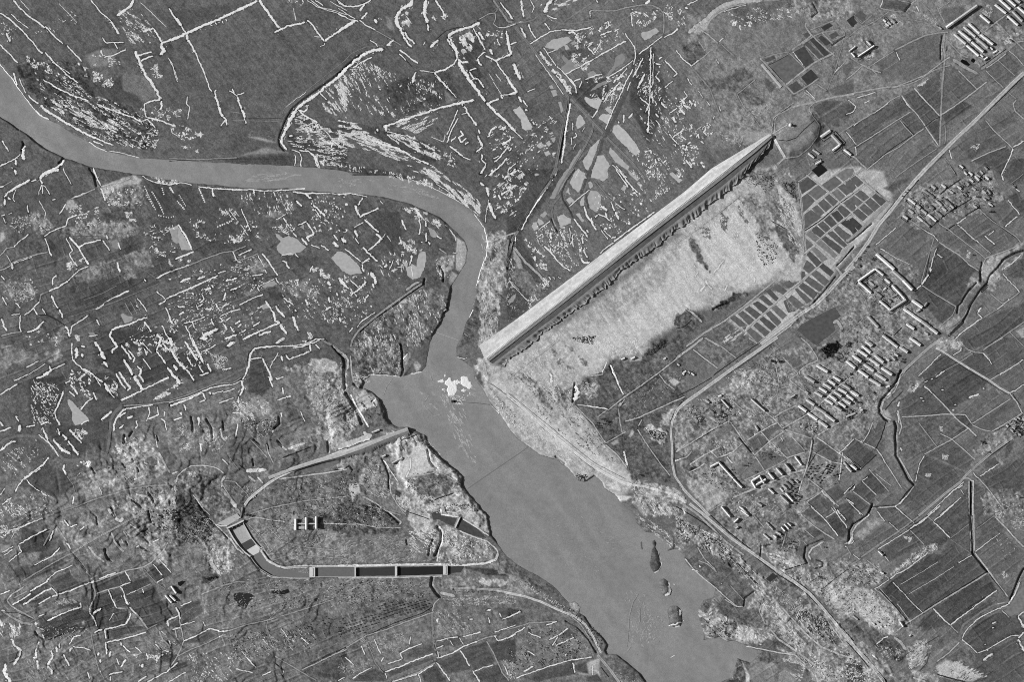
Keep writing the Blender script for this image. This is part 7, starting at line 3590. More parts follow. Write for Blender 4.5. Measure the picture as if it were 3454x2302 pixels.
for code, a, pts, sc in ITEMS:
    if code == 'w':
        wd = a[0] * sc
        ee = float(sstep(2250, 2420, pts[:, 0].mean()))      # thin old snow on the east side
        snow.add(pts, wd * (0.9 - 0.12 * ee), (238 if wd > 3 else 222) - 26 * ee, 0.22, ridge=0.12 + wd * 0.025, jit=0.42, step=1.7, wobble=0.9 + wd * 0.1, tjit=0.07)
        if wd > 3.0:   # drifted tongues and crumbs beside the main bank
            L = np.hypot(*np.diff(pts, axis=0).T).sum()
            n = int(L / 7)
            if n:
                seg = np.hypot(*np.diff(pts, axis=0).T)
                cum = np.concatenate([[0], np.cumsum(seg)])
                s = RNG.uniform(0, cum[-1], n)
                x = np.interp(s, cum, pts[:, 0])
                y = np.interp(s, cum, pts[:, 1])
                k = np.clip(np.searchsorted(cum, s) - 1, 0, len(seg) - 1)
                dirv = np.diff(pts, axis=0)[k]
                ang = np.arctan2(dirv[:, 1], dirv[:, 0])
                off = RNG.normal(0, 1, n) * (wd * 0.6 + 0.8)
                snow.blobs(x - np.sin(ang) * off, y + np.cos(ang) * off, ang + RNG.normal(0, 0.5, n), RNG.uniform(0.8, 2.6, n) * wd * 0.45, RNG.uniform(0.3, 0.6, n) * wd * 0.5, RNG.uniform(175, 236 - 24 * ee, n), 0.2, 0.25)
    elif code == 'k':
        banks.add(pts, a[0] * sc, a[1], 0.2, ridge=0.35 if a[0] < 14 else 0.0, jit=0.2, wobble=0.6, tjit=0.07)
    elif code == 'd':
        ditches_and_shade.add(pts, a[0] * sc * (0.8 if a[1] <= 30 else 1), max(a[1], 48 if a[1] <= 30 else 40), 0.18, jit=0.22, wobble=0.6, tjit=0.08)  # shadow lines along banks and edges painted as dark strips, among real ditches
    elif code == 'R':
        rs = Strips()
        rs.add(pts, a[0] * sc, a[1], 0.5, jit=0.06, wobble=0.3, taper=False, tjit=0.05)
        n = np.diff(pts, axis=0)
        # two pale wheel tracks on the darker crown of the road
        for sgn in (-1, 1):
            dv = np.gradient(pts, axis=0)
            nn = np.stack([-dv[:, 1], dv[:, 0]], axis=1) / (np.hypot(dv[:, 0], dv[:, 1])[:, None] + 1e-9)
            rs.add(pts + nn * sgn * a[0] * sc * 0.27, a[0] * sc * 0.16, min(a[1] * 1.16, 225), 0.9, jit=0.3, taper=False)
        rs.build('road', M_EARTH, 'structure')
    elif code == 'o':
        seg = np.hypot(*np.diff(pts, axis=0).T)
        cum = np.concatenate([[0], np.cumsum(seg)])
        sp = a[1] * sc
        s = np.arange(0, cum[-1], sp) + RNG.normal(0, sp * 0.08, int(math.ceil(cum[-1] / sp)))
        x = np.interp(s, cum, pts[:, 0])
        y = np.interp(s, cum, pts[:, 1])
        n = len(s)
        snow.blobs(x, y, RNG.uniform(0, 3, n), np.full(n, a[0] * sc * 1.2), np.full(n, a[0] * sc), RNG.uniform(205, 238, n), 0.25, 0.4)
    elif code in 'xy':
        ang, n, ln, wd = a[:4]
        fine = n >= 100 and ln >= 14
        p = rand_in_poly(pts, int(n * (5.6 if fine else 2.7)))
        if fine:      # streaks lie in broken rows
            ra, rb = rot(p[:, 0], p[:, 1], ang, 26 * sc * 2.6, 4.2 * sc * 2.6)
            dens = vnoise(ra, rb, 1, 71) + 0.6 * vnoise(p[:, 0], p[:, 1], 38, 72)
            p = p[dens > 0.12]
        else:
            dens = vnoise(p[:, 0], p[:, 1], 14, 71)
            p = p[dens > (0.0 if len(a) == 4 else -0.9)][:int(n * 1.35)]
        n = len(p)
        if not n:
            continue
        an = np.radians(ang) + RNG.normal(0, 0.2 if fine else 0.25, n)
        if not fine:
            an = an + (RNG.random(n) < 0.18) * math.pi / 2
        kk = 0.6 if fine else (0.95 if len(a) == 4 else 0.7)
        le = ln * sc * kk * RNG.lognormal(0, 0.5, n)
        wi = np.maximum(wd * sc * kk * RNG.lognormal(0, 0.4, n), 0.9)
        if code == 'y':
            foam.blobs(p[:, 0], p[:, 1], an, le, wi, np.clip(RNG.normal(a[4], 8, n), 140, 230), 0.06, 0.1)
        elif len(a) == 4:
            snow.blobs(p[:, 0], p[:, 1], an, le, wi, np.clip(RNG.normal(206, 32, n), 135, 240), 0.2, 0.3)
        elif a[4] > 78:
            earth.blobs(p[:, 0], p[:, 1], an, le, wi, np.clip(RNG.normal(a[4], 12, n), 60, 225), 0.12, 0.3)
        else:
            scrub.blobs(p[:, 0], p[:, 1], an, le, wi, np.clip(RNG.normal(a[4], 8, n), 40, 90), 0.1, 2.0)

snow.build('snow', M_SNOW, 'stuff')
foam.build('foam_streaks', M_SNOW, 'stuff')
banks.build('path', M_EARTH, 'structure')
ditches_and_shade.build('ditch_and_shade', M_EARTH, 'structure')
earth.build('bare_earth', M_EARTH, 'stuff')
scrub.build('scrub', M_EARTH, 'stuff')
# ------------------------------------------------------------------ the two dams
def wall_geo(pts, width, z0, z1, loc):
    """a wall of constant width following a polyline of photograph px"""
    P = np.asarray(pts, float)
    d = np.gradient(P, axis=0)
    nn = np.stack([-d[:, 1], d[:, 0]], axis=1) / (np.hypot(d[:, 0], d[:, 1])[:, None] + 1e-9)
    l, r = P - nn * width / 2, P + nn * width / 2
    z1 = np.broadcast_to(np.asarray(z1, float), (len(P),))
    V, F = [], []
    for k in range(len(P)):
        for q, z in ((l[k], z0), (l[k], z1[k]), (r[k], z1[k]), (r[k], z0)):
            V.append((float(wx(q[0])) - loc[0], float(wy(q[1])) - loc[1], float(z) - loc[2]))
    for k in range(len(P) - 1):
        a, b = 4 * k, 4 * (k + 1)
        for e in range(3):
            F.append((a + e, b + e, b + e + 1, a + e + 1))
    F += [(0, 1, 2, 3), (4 * len(P) - 1, 4 * len(P) - 2, 4 * len(P) - 3, 4 * len(P) - 4)]
    return V, F


def dam_face(name, parent, loc, A, B, zA, zB, n, m, tone, mat, gully=0.0, streak=0.0, toe_drop=0.0, seed=5):
    """a ruled, slightly rough face between polylines A and B (photograph px), A the upper edge"""
    t = np.linspace(0, 1, n)

    def along(P):
        P = np.asarray(P, float)
        c = np.concatenate([[0], np.cumsum(np.hypot(*np.diff(P, axis=0).T))])
        c /= c[-1]
        return np.stack([np.interp(t, c, P[:, k]) for k in range(P.shape[1])], axis=1)
    a, b = along(A), along(B)
    za = np.interp(t, np.linspace(0, 1, len(zA)), zA)
    zb = np.interp(t, np.linspace(0, 1, len(zB)), zB)
    u = np.linspace(0, 1, m)[None, :]
    X = a[:, :1] * (1 - u) + b[:, :1] * u
    Y = a[:, 1:2] * (1 - u) + b[:, 1:2] * u
    Z = za[:, None] * (1 - u) + zb[:, None] * u
    L = np.hypot(*(a[-1] - a[0]))
    s = t[:, None] * L
    wdt = np.hypot(*(a[n // 2] - b[n // 2]))
    T = np.full((n, m), float(tone))
    T += vnoise(X, Y, 9, seed) * 7 + vnoise(X, Y, 28, seed + 1) * 6 + RNG.standard_normal((n, m)) * 4
    if streak:
        T += vnoise(s + 0 * u, u * wdt * 9 + 0 * s, 70, seed + 2) * streak + vnoise(s + 0 * u, u * wdt * 14 + 0 * s, 40, seed + 3) * streak * 0.7
    edge = np.sin(np.pi * np.clip(u, 0, 1)) ** 0.5
    Z = Z + (vnoise(X, Y, 7, seed + 4) * 0.25 + vnoise(X, Y, 22, seed + 5) * 0.14) * edge
    if gully:
        g = 1 - np.abs(vnoise(s + 0 * u, 0 * s + u * 2.0, 9.0, seed + 6))
        g2 = 1 - np.abs(vnoise(s + 0 * u, 0 * s + u * 1.0, 26.0, seed + 7))
        cut = (np.clip(g - 0.35, 0, 1) * 1.3 + np.clip(g2 - 0.55, 0, 1) * 1.6) * gully * sstep(0.25, 0.8, u) * (1 - sstep(0.97, 1.0, u) * 0.4)
        Z = Z - cut
        T += np.clip(g, 0, 1) * 10
    V = np.stack([wx(X) - loc[0], wy(Y) - loc[1], Z - loc[2]], axis=2).reshape(-1, 3)
    i = np.arange(n * m).reshape(n, m)
    F = np.stack([i[:-1, :-1].ravel(), i[1:, :-1].ravel(), i[1:, 1:].ravel(), i[:-1, 1:].ravel()], axis=1)
    return mesh_obj(name, V, F, mat, parent, albedo=alb(T).ravel(), smooth=False)


def toe_ragged(P, amp, seed):
    P = np.asarray(P, float)
    c = np.concatenate([[0], np.cumsum(np.hypot(*np.diff(P, axis=0).T))])
    s = np.arange(0, c[-1], 2.5)
    q = np.stack([np.interp(s, c, P[:, 0]), np.interp(s, c, P[:, 1])], axis=1)
    d = np.gradient(q, axis=0)
    nn = np.stack([-d[:, 1], d[:, 0]], axis=1) / np.hypot(d[:, 0], d[:, 1])[:, None]
    w = (np.abs(vnoise(s, 0 * s, 17, seed)) * 1.2 + vnoise(s, 0 * s + 50, 6, seed + 1) * 0.5 + vnoise(s, 0 * s + 90, 70, seed + 2) * 0.8) * amp
    return q + nn * w[:, None]


cu = [(1642, 1213), (1900, 1010), (2160, 803), (2425, 598), (2540, 507), (2601, 456)]
cd = [(1648, 1219), (1906, 1017), (2166, 810), (2431, 605), (2545, 513), (2604, 461)]
ut = [(1616, 1166), (1740, 1079), (2024, 862), (2310, 646), (2399, 569), (2500, 508), (2592, 453)]
md = [(1662, 1228), (1922, 1030), (2180, 824), (2446, 620), (2556, 524), (2604, 465)]
td0 = [(1694, 1236), (1767, 1172), (1863, 1104), (1960, 1030), (2043, 962), (2096, 910), (2154, 874), (2219, 817), (2284, 769), (2349, 721), (2429, 654), (2517, 572), (2584, 488)]
td = toe_ragged(td0, 8, 81)
loc = (float(wx(2120)), float(wy(830)), 0.0)
dam = empty('earth_dam', 'long straight earth dam with pale upstream slope and gullied dark downstream slope', 'dam', loc)
zc = [13, 17, 19, 19, 19, 17]
dam_face('upstream_face', dam, loc, cu, ut, zc, [0.2, 0.2, 0.2, 0.2, 1, 6, 15], 520, 18, 186, M_ROCKFILL, streak=15, seed=101)
dam_face('crest_road', dam, loc, cd, cu, zc, zc, 520, 3, 128, M_EARTH, seed=111)
dam_face('upper_downstream_slope', dam, loc, cd, md, zc, [7.5, 9.5, 11, 11, 12, 15], 520, 9, 118, M_EARTH, seed=121)
dam_face('eroded_berm', dam, loc, md, td, [7.5, 9.5, 11, 11, 12, 15], [4.5, 6, 6.5, 6.5, 7, 12], 700, 18, 140, M_EARTH, gully=4.6, seed=131)
toe_low = [(p[0] + 1.2, p[1] + 1.5) for p in td]
dam_face('toe_scarp', dam, loc, td, toe_low, [2.5, 3.5, 4, 4, 4.5, 10], [-2, -2, -2, -2, -1, 4], 640, 3, 130, M_EARTH, seed=141)
pv, pf = wall_geo([(p[0] + 0.6, p[1] + 0.8) for p in cd], 1.0, -3, np.array(zc) + 1.5, loc)
mesh_obj('parapet', pv, pf, M_CONC2, dam)
bv, bf = wall_geo([((p[0] * 0.93 + q[0] * 0.07), (p[1] * 0.93 + q[1] * 0.07)) for p, q in zip(cu, [(1616, 1166), (1874, 963), (2130, 759), (2392, 558), (2520, 480), (2594, 454)])], 1.0, -3, np.array(zc) + 0.5, loc)
mesh_obj('parapet', bv, bf, M_CONC, dam)
endv, endf = [], []
e_pts = [(1616, 1166), (1642, 1213), (1648, 1219), (1662, 1228), (1694, 1236)]
e_z = [0.2, 13, 13, 7.5, 4.5]
for (px_, py_), z_ in zip(e_pts, e_z):
    endv += [(float(wx(px_)) - loc[0], float(wy(py_)) - loc[1], z_), (float(wx(px_ - 6)) - loc[0], float(wy(py_ + 5)) - loc[1], -2.0)]
endf = [(2 * k, 2 * k + 1, 2 * k + 3, 2 * k + 2) for k in range(4)]
mesh_obj('end_slope', endv, endf, mat_plain('tipped_rubble', 158, 0.2, 0.3), dam)


def o2(s): return tp(s, OFF['o'])


wc = o2('618,806 400,888 200,972 0,1042 -190,1092 -420,1165 -610,1238')
nrm = np.array([-0.37, -0.93])
sc_o = 600 / 1568.0
upw = np.array([10, 14, 22, 18, 12, 9, 7.0])[:, None] * sc_o
dnw = np.array([70, 88, 84, 44, 18, 12, 8.0])[:, None] * sc_o
wu = wc + nrm * 9 * sc_o
wd_ = wc - nrm * 12 * sc_o
loc2 = (float(wx(wc[2][0])), float(wy(wc[2][1])), 0.0)
wdam = empty('earth_dam', 'short curving earth dam on the west bank with toothed dark south slope', 'dam', loc2)
zz = [10, 13, 13, 11, 9, 7, 4]
zt = [H1(*p) - 0.3 for p in (wu + nrm * upw)]
zb = [H1(*p) - 0.5 for p in (wd_ - nrm * dnw)]
zz = [max(z, H1(*p) + e) for z, p, e in zip(zz, wc, (7, 9, 9, 7, 4, 3, 2))]
dam_face('upstream_face', wdam, loc2, wu, wu + nrm * upw, zz, zt, 240, 9, 172, M_ROCKFILL, streak=12, seed=151)
dam_face('crest_road', wdam, loc2, wd_, wu, zz, zz, 240, 3, 175, M_EARTH, seed=161)
dam_face('downstream_slope', wdam, loc2, wd_, wd_ - nrm * dnw, zz, zb, 700, 16, 128, M_EARTH, gully=6.5, seed=171)

# ------------------------------------------------------------------ spillway intake, basin and canal
def poly_geo(pts, z, loc):
    P = np.asarray(pts, float)[::-1]
    return [(float(wx(x)) - loc[0], float(wy(y)) - loc[1], z - loc[2]) for x, y in P], [tuple(range(len(P)))]


c0 = tp('640,320')[0]
bl = (float(wx(c0[0])), float(wy(c0[1])), 0.0)
basin = empty('spillway_basin', 'concrete stilling basin below the intake gates with dark square pool', 'basin', bl)
v, f = wall_geo(tp('517,212 560,290 620,378 668,425 718,462'), 4.6, -5, 3.2, bl)
mesh_obj('side_wall', v, f, M_CONC, basin)
v, f = wall_geo(tp('655,172 690,235 725,298 768,352 800,382 818,384'), 2.6, -5, 0.9, bl)
mesh_obj('side_wall', v, f, M_CONC, basin)
v, f = poly_geo(tp('560,238 640,188 654,184 724,304 636,352'), -4.25, bl)
mesh_obj('apron_slab', v, f, mat_plain('apron_concrete', 168, 0.14, 0.2), basin)
v, f = poly_geo(tp('636,352 724,304 766,358 686,406'), -4.22, bl)
mesh_obj('pool', v, f, mat_plain('pool_water', 76, 0.08, 0.2, rough=0.4), basin)
v, f = poly_geo(tp('686,406 766,358 800,392 795,425 725,462'), -4.2, bl)
mesh_obj('end_sill', v, f, mat_plain('sill_concrete', 204, 0.06, 0.2), basin)
c1 = tp('585,178')[0]
gl = (float(wx(c1[0])), float(wy(c1[1])), 0.0)
gate = empty('intake_gate', 'concrete intake gate wall with five piers at the head of the basin', 'gate', gl)
v, f = wall_geo(tp('510,212 585,180 660,143'), 5.0, -5, 6.5, gl)
mesh_obj('gate_wall', v, f, M_CONC, gate)
for k in range(5):
    p0 = tp('517,212')[0] * (1 - k / 4.0) + tp('652,150')[0] * (k / 4.0)
    p1 = p0 + np.array([2.9, 5.4]) * 1.15
    v, f = wall_geo([p0, p1], 1.5, -5, 3.5, gl)
    mesh_obj('pier', v, f, M_CONC2, gate)
v, f = poly_geo(tp('420,172 600,82 632,120 514,190'), H1(*tp('520,140')[0]) + 1.4, gl)
mesh_obj('approach_slab', v, f, mat_plain('approach_concrete', 176, 0.12, 0.2), gate)
v, f = wall_geo(tp('408,178 460,192 514,192'), 4.0, -2, 2.5, gl)
mesh_obj('wing_wall', v, f, M_CONC, gate)
v, f = wall_geo(tp('632,118 636,60 640,28'), 2.0, -2, 2.2, gl)
mesh_obj('wing_wall', v, f, M_CONC2, gate)


def canal_water(name_tone, s, off):
    v, f = poly_geo(tp(s, off), -4.15, (0, 0, 0))
    o = mesh_obj('canal', v, f, mat_plain('canal_water_%d' % name_tone, name_tone, 0.08, 0.15, rough=0.4))
    o['kind'] = 'structure'


U = OFF['u']
canal_water(114, '725,465 795,428 832,442 872,512 950,562 1030,582 1150,602 1232,615 1232,642 1000,646 900,620 800,560 750,500', BT)
canal_water(106, '1292,566 1568,562 1634,562 1634,636 1568,638 1292,636', BT)
canal_water(62, '160,566 500,556 500,632 160,634', U)
canal_water(42, '526,560 924,550 924,622 526,632', U)
canal_water(66, '968,556 1110,546 1080,602 968,612', U)
edge_walls = [('long canal wall on the north side, pale and straight', BT, '818,412 872,488 960,538 1030,556 1235,548', 2.2, 1.0),
              ('thin curving canal wall on the south side below the basin', BT, '722,470 750,510 800,570 900,632 1000,652 1240,652', 2.2, 1.4),
              ('straight north canal wall beside the lower pools', U, '-225,556 150,555 500,546 930,542', 2.6, 1.4),
              ('straight south canal wall beside the lower pools', U, '-225,642 150,642 500,638 920,626', 2.4, 1.4)]
for lab, off, s, wdt, h in edge_walls:
    P = tp(s, off)
    m = P[len(P) // 2]
    wl = (float(wx(m[0])), float(wy(m[1])), 0.0)
    v, f = wall_geo(P, wdt, -5, h, wl)
    o = mesh_obj('canal_wall', v, f, M_CONC2)
    o.location = wl
    o['label'] = lab
    o['category'] = 'wall'
    o['group'] = 'canal walls'
for lab, off, x0, x1, y0, y1 in (('widest canal gate block, just below the curve of the canal', BT, 1238, 1288, 556, 642), ('narrow canal gate at the upper end of the dark middle pool', U, 146, 158, 556, 642),
                                 ('narrow canal gate between the dark pool and the black pool', U, 502, 522, 548, 640), ('lowest canal gate, at the river end of the black pool', U, 926, 966, 540, 622)):
    q = tp('%f,%f %f,%f' % (x0, y0, x1, y1), off)
    mx, my = q.mean(0)
    hx, hy = abs(q[1] - q[0]) / 2
    g = empty('canal_gate', lab, 'gate', (float(wx(mx)), float(wy(my)), 0), 'canal gates')
    v, f = box_geo(-hx, hx, -hy, hy, 0.9, 2.1)
    mesh_obj('deck', v, f, M_CONC, g)
    for sg in (-1, 1):
        v, f = box_geo(-hx, hx, sg * hy - 1.2, sg * hy + 1.2, -5, 0.9)
        mesh_obj('pier', v, f, M_CONC2, g)
    v, f = box_geo(-0.4, 0.4, -hy * 0.8, hy * 0.8, -5, 0.9)
    mesh_obj('leaf', v, f, M_WOOD, g)
    v, f = join_geo([box_geo(-0.5, 0.5, s * hy * 0.8 - 0.4, s * hy * 0.8 + 0.4, 2.1, 4.6) for s in (-1, 1)] + [box_geo(-0.5, 0.5, -hy * 0.8, hy * 0.8, 4.6, 5.2)])
    mesh_obj('hoist_frame', v, f, M_CONC2, g)

# sluice in the river-side basins
p = tp('1076,110 1032,208', U)
mm = p.mean(0)
sl = (float(wx(mm[0])), float(wy(mm[1])), 0.0)
sluice = empty('sluice', 'bright sluice bar across the dark riverside inlet', 'sluice', sl)
v, f = wall_geo(p, 4.5, -4, H1(*mm) + 5.5, sl)
mesh_obj('deck', v, f, M_CONC, sluice)
for k in (0.15, 0.5, 0.85):
    a_ = p[0] * (1 - k) + p[1] * k
    v, f = wall_geo([a_ + [1.5, 0.6], a_ + [4.5, 1.8]], 1.2, -4, H1(*mm) + 3.5, sl)
    mesh_obj('pier', v, f, M_CONC2, sluice)
p = tp('930,22 938,62', U)
mm = p.mean(0)
sl = (float(wx(mm[0])), float(wy(mm[1])), 0.0)
v, f = wall_geo(p, 5, -3, H1(*mm) + 4, sl)
o = mesh_obj('pump_house', v, f, M_CONC2)
o.location = sl
o['label'] = 'small square block at the left end of the oval basin'
o['category'] = 'pump house'

# ------------------------------------------------------------------ buildings
def unit_wall():
    return box_geo(-0.5, 0.5, -0.5, 0.5, -0.6, 1.0)


def unit_roof():
    x, y = 0.512, 0.56
    v = [(-x, -y, 0.96), (x, -y, 0.96), (x, y, 0.96), (-x, y, 0.96), (-x, 0, 1.3), (x, 0, 1.3)]
    f = [(3, 2, 1, 0), (0, 1, 5, 4), (2, 3, 4, 5), (1, 2, 5), (3, 0, 4)]
    return v, f


WMESH, RMESH = [], []
for k, m in enumerate(WALLS):
    o = mesh_obj('wall', *unit_wall(), m)
    WMESH.append(o.data)
    bpy.data.objects.remove(o)
for k, m in enumerate(ROOFS):
    o = mesh_obj('roof', *unit_roof(), m)
    RMESH.append(o.data)
    bpy.data.objects.remove(o)
o = mesh_obj('chimney', *box_geo(-0.5, 0.5, -0.5, 0.5, 0.0, 1.0), M_BARK)
CMESH = o.data
bpy.data.objects.remove(o)

YM = []
for sg in (-1, 1):
    y0, y1 = sorted((sg * 0.62, sg * 1.75))
    o = mesh_obj('yard_wall', *join_geo([box_geo(-0.62, -0.57, y0, y1, -0.3, 0.34), box_geo(0.57, 0.62, y0, y1, -0.3, 0.34), box_geo(-0.569, 0.569, sg * 1.75 - 0.06, sg * 1.75 + 0.06, -0.3, 0.34)]), WALLS[0])
    YM.append(o.data)
    bpy.data.objects.remove(o)
GROUPS = {
    0: ('house', 'by the black square pond'), 1: ('warehouse', 'beside the lane at the top right'), 2: ('barrack', 'in the top corner, above the camp road'),
    3: ('barrack', 'in the top corner, below the camp road'), 4: ('barrack', 'standing alone between the two camp blocks'), 5: ('barrack', 'in the upper row of the hillside camp'),
    6: ('barrack', 'in the lower row of the hillside camp'), 7: ('shed', 'at the foot of the hillside camp'), 8: ('hut', 'on the rise west of the long warehouse'),
    9: ('block', 'round the dark walled yard west of the camp'), 10: ('house', 'at the north tip of the highway village'), 11: ('hut', 'beside the camp lanes'),
    12: ('house', 'on the west edge of the highway village'), 13: ('house', 'along the south lane of the highway village'), 14: ('house', 'on the north side of the highway village'),
    15: ('house', 'at the east end of the highway village'), 16: ('hall', 'in the diagonal line east of the quadrangle'), 17: ('block', 'of the quadrangle compound by the highway'),
    18: ('hall', 'in the diagonal line above the creek'), 19: ('hall', 'between the quadrangle and the barrack rows'), 20: ('shed', 'on the bare west bank by the short dam'),
    21: ('hut', 'on the meadow below the sand fan'), 22: ('hall', 'north of the short barrack rows'), 23: ('barrack', 'in the first short row'),
    24: ('barrack', 'in the second short row'), 25: ('barrack', 'in the third short row'), 26: ('barrack', 'south of the short rows, by the field lane'),
    27: ('shed', 'among the mottled fields'), 28: ('shed', 'in the line beside the pale works yard'), 29: ('shed', 'south of the pale works yard'),
    30: ('block', 'of the walled compound on the lower road'), 31: ('shed', 'near the rows of dark heaps'), 32: ('hut', 'at the edge of the mottled fields'),
    33: ('barrack', 'in the north row of the creekside camp'), 34: ('barrack', 'in the middle row of the creekside camp'), 35: ('barrack', 'in the south row of the creekside camp'),
    36: ('building', 'on the creek side of the big camp'), 37: ('barrack', 'in the short row west of the creek bend'), 38: ('house', 'by the meadow west of the creek'),
    39: ('house', 'in the tree-dotted hamlet at the right edge'), 40: ('shed', 'of the small farm by the dark pond'), 41: ('building', 'of the riverside works beside the road'),
    42: ('shed', 'in the small yard above the creek loop'), 43: ('hut', 'on the pale scrub by the dark fields'), 46: ('shed', 'with a bright roof, left of the square pond dike'), 45: ('hall', 'on the lane right of the round knoll'),
}
ORD = 'first second third fourth fifth sixth seventh eighth ninth tenth eleventh twelfth thirteenth fourteenth fifteenth sixteenth'.split()
NUMW = 'zero one two three four five six seven eight nine ten eleven twelve thirteen fourteen fifteen sixteen seventeen eighteen nineteen twenty'.split()
bld = {}
for code, a, pts, sc in ITEMS:
    if code in 'bh':
        for k in range(0, len(pts) - 1, 2):
            bld.setdefault(int(a[2]), []).append((pts[k], pts[k + 1], a[0] * sc, a[1], code))
NAME_OF = {'house': 'house', 'barrack': 'barrack', 'warehouse': 'warehouse', 'shed': 'shed', 'hut': 'hut', 'block': 'building_block', 'hall': 'hall', 'building': 'building'}
for gid in sorted(bld):
    kind, where = GROUPS[gid]
    L = sorted(bld[gid], key=lambda q: (q[0][0] + q[1][0]))
    n = len(L)
    for i, (p0, p1, wdt, h, code) in enumerate(L):
        c = (p0 + p1) / 2
        dx, dy = p1[0] - p0[0], -(p1[1] - p0[1])
        ln = math.hypot(dx, dy)
        rg = random.Random(gid * 100 + i)
        if n == 1:
            lab = 'single gabled %s %s' % (kind, where)
        elif i == 0:
            lab = 'leftmost of %s gabled %ss %s' % (NUMW[n], kind, where)
        elif i == n - 1:
            lab = 'rightmost of %s gabled %ss %s' % (NUMW[n], kind, where)
        else:
            lab = '%s from left of %s gabled %ss %s' % (ORD[i], NUMW[n], kind, where)
        root = empty(NAME_OF[kind], lab, kind, (float(wx(c[0])), float(wy(c[1])), H1(c[0], c[1]) + 0.05), None if n == 1 else '%ss %s' % (kind, where), math.atan2(dy, dx))
        hh = h * rg.uniform(0.9, 1.12) * (1.45 if code == 'b' else 1.3)
        wdt = max(wdt, 4.5)
        root.scale = (max(ln, 6.0), wdt, hh)
        w_ = bpy.data.objects.new('wall', WMESH[rg.choice([0, 0, 1, 2]) if code == 'h' else rg.choice([0, 2])])
        r_ = bpy.data.objects.new('roof', RMESH[rg.choice([1, 2, 2, 0, 4, 5]) if code == 'h' else rg.choice([0, 0, 1, 3, 2])])
        r_.rotation_euler = (0, 0, rg.choice([0, math.pi]))
        for o in (w_, r_):
            COL.objects.link(o)
            o.parent = root
        if gid in (0, 8, 9, 10, 12, 13, 14, 15, 17, 32, 38, 39):
            side = rg.choice([-1, 1])
            yw = bpy.data.objects.new('yard_wall', YM[0 if side < 0 else 1])
            COL.objects.link(yw)
            yw.parent = root
        if ln > 24:
            for q in (-0.28, 0.24):
                ch = bpy.data.objects.new('chimney', CMESH)
                COL.objects.link(ch)
                ch.parent = root
                ch.location = (q, 0.12, 1.1)
                ch.scale = (1.1 / ln, 1.1 / wdt, 2.4 / hh)

# the three-winged building on the hill
c = tp('1212,172')[0]
hb = empty('winged_building', 'pale building of three parallel wings joined by a corridor on the wooded hill', 'building', (float(wx(c[0])), float(wy(c[1])), H1(*c)))
sc_t = 600 / 1568.0
for x, y0, y1 in ((1118, 130, 226), (1212, 118, 222), (1300, 110, 214)):
    p = tp('%d,%d %d,%d' % (x, y0, x, y1)) - c
    ln, wdt, mid = p[1][1] - p[0][1], 19 * sc_t, (p[0] + p[1]) / 2
    for nm, (v, f), mat in (('wing', unit_wall(), WALLS[2]), ('roof', unit_roof(), ROOFS[3])):
        vv = [(mid[0] + q[1] * wdt, -mid[1] + q[0] * ln, q[2] * 8.5) for q in v]
        mesh_obj(nm, vv, f, mat, hb)
for nm, (v, f), mat in (('corridor', unit_wall(), WALLS[2]), ('roof', unit_roof(), ROOFS[1])):
    vv = [(q[0] * 165 * sc_t, q[1] * 10 * sc_t, q[2] * 4.6) for q in v]
    mesh_obj(nm, vv, f, mat, hb)
p = tp('1170,208')[0] - c
for nm, (v, f), mat in (('annex', unit_wall(), WALLS[0]), ('roof', unit_roof(), ROOFS[2])):
    vv = [(p[0] + q[0] * 50 * sc_t, -p[1] + q[1] * 20 * sc_t, q[2] * 5) for q in v]
    mesh_obj(nm, vv, f, mat, hb)

# ------------------------------------------------------------------ heaps, kilns, walls, knoll tower
def heap_geo(seed):
    rg = random.Random(seed)
    V, F = [], []
    rings = [(1.0, -0.05), (0.86, 0.45), (0.55, 0.85), (0.2, 1.0)]
    for r, z in rings:
        for k in range(9):
            a = 2 * math.pi * k / 9
            q = r * rg.uniform(0.88, 1.1)
            V.append((q * math.cos(a), q * math.sin(a), z * rg.uniform(0.92, 1.06)))
    V.append((0, 0, 1.03))
    for j in range(3):
        for k in range(9):
            a, b = j * 9 + k, j * 9 + (k + 1) % 9
            F.append((a, b, b + 9, a + 9))
    for k in range(9):
        F.append((27 + k, 27 + (k + 1) % 9, 36))
    return V, F


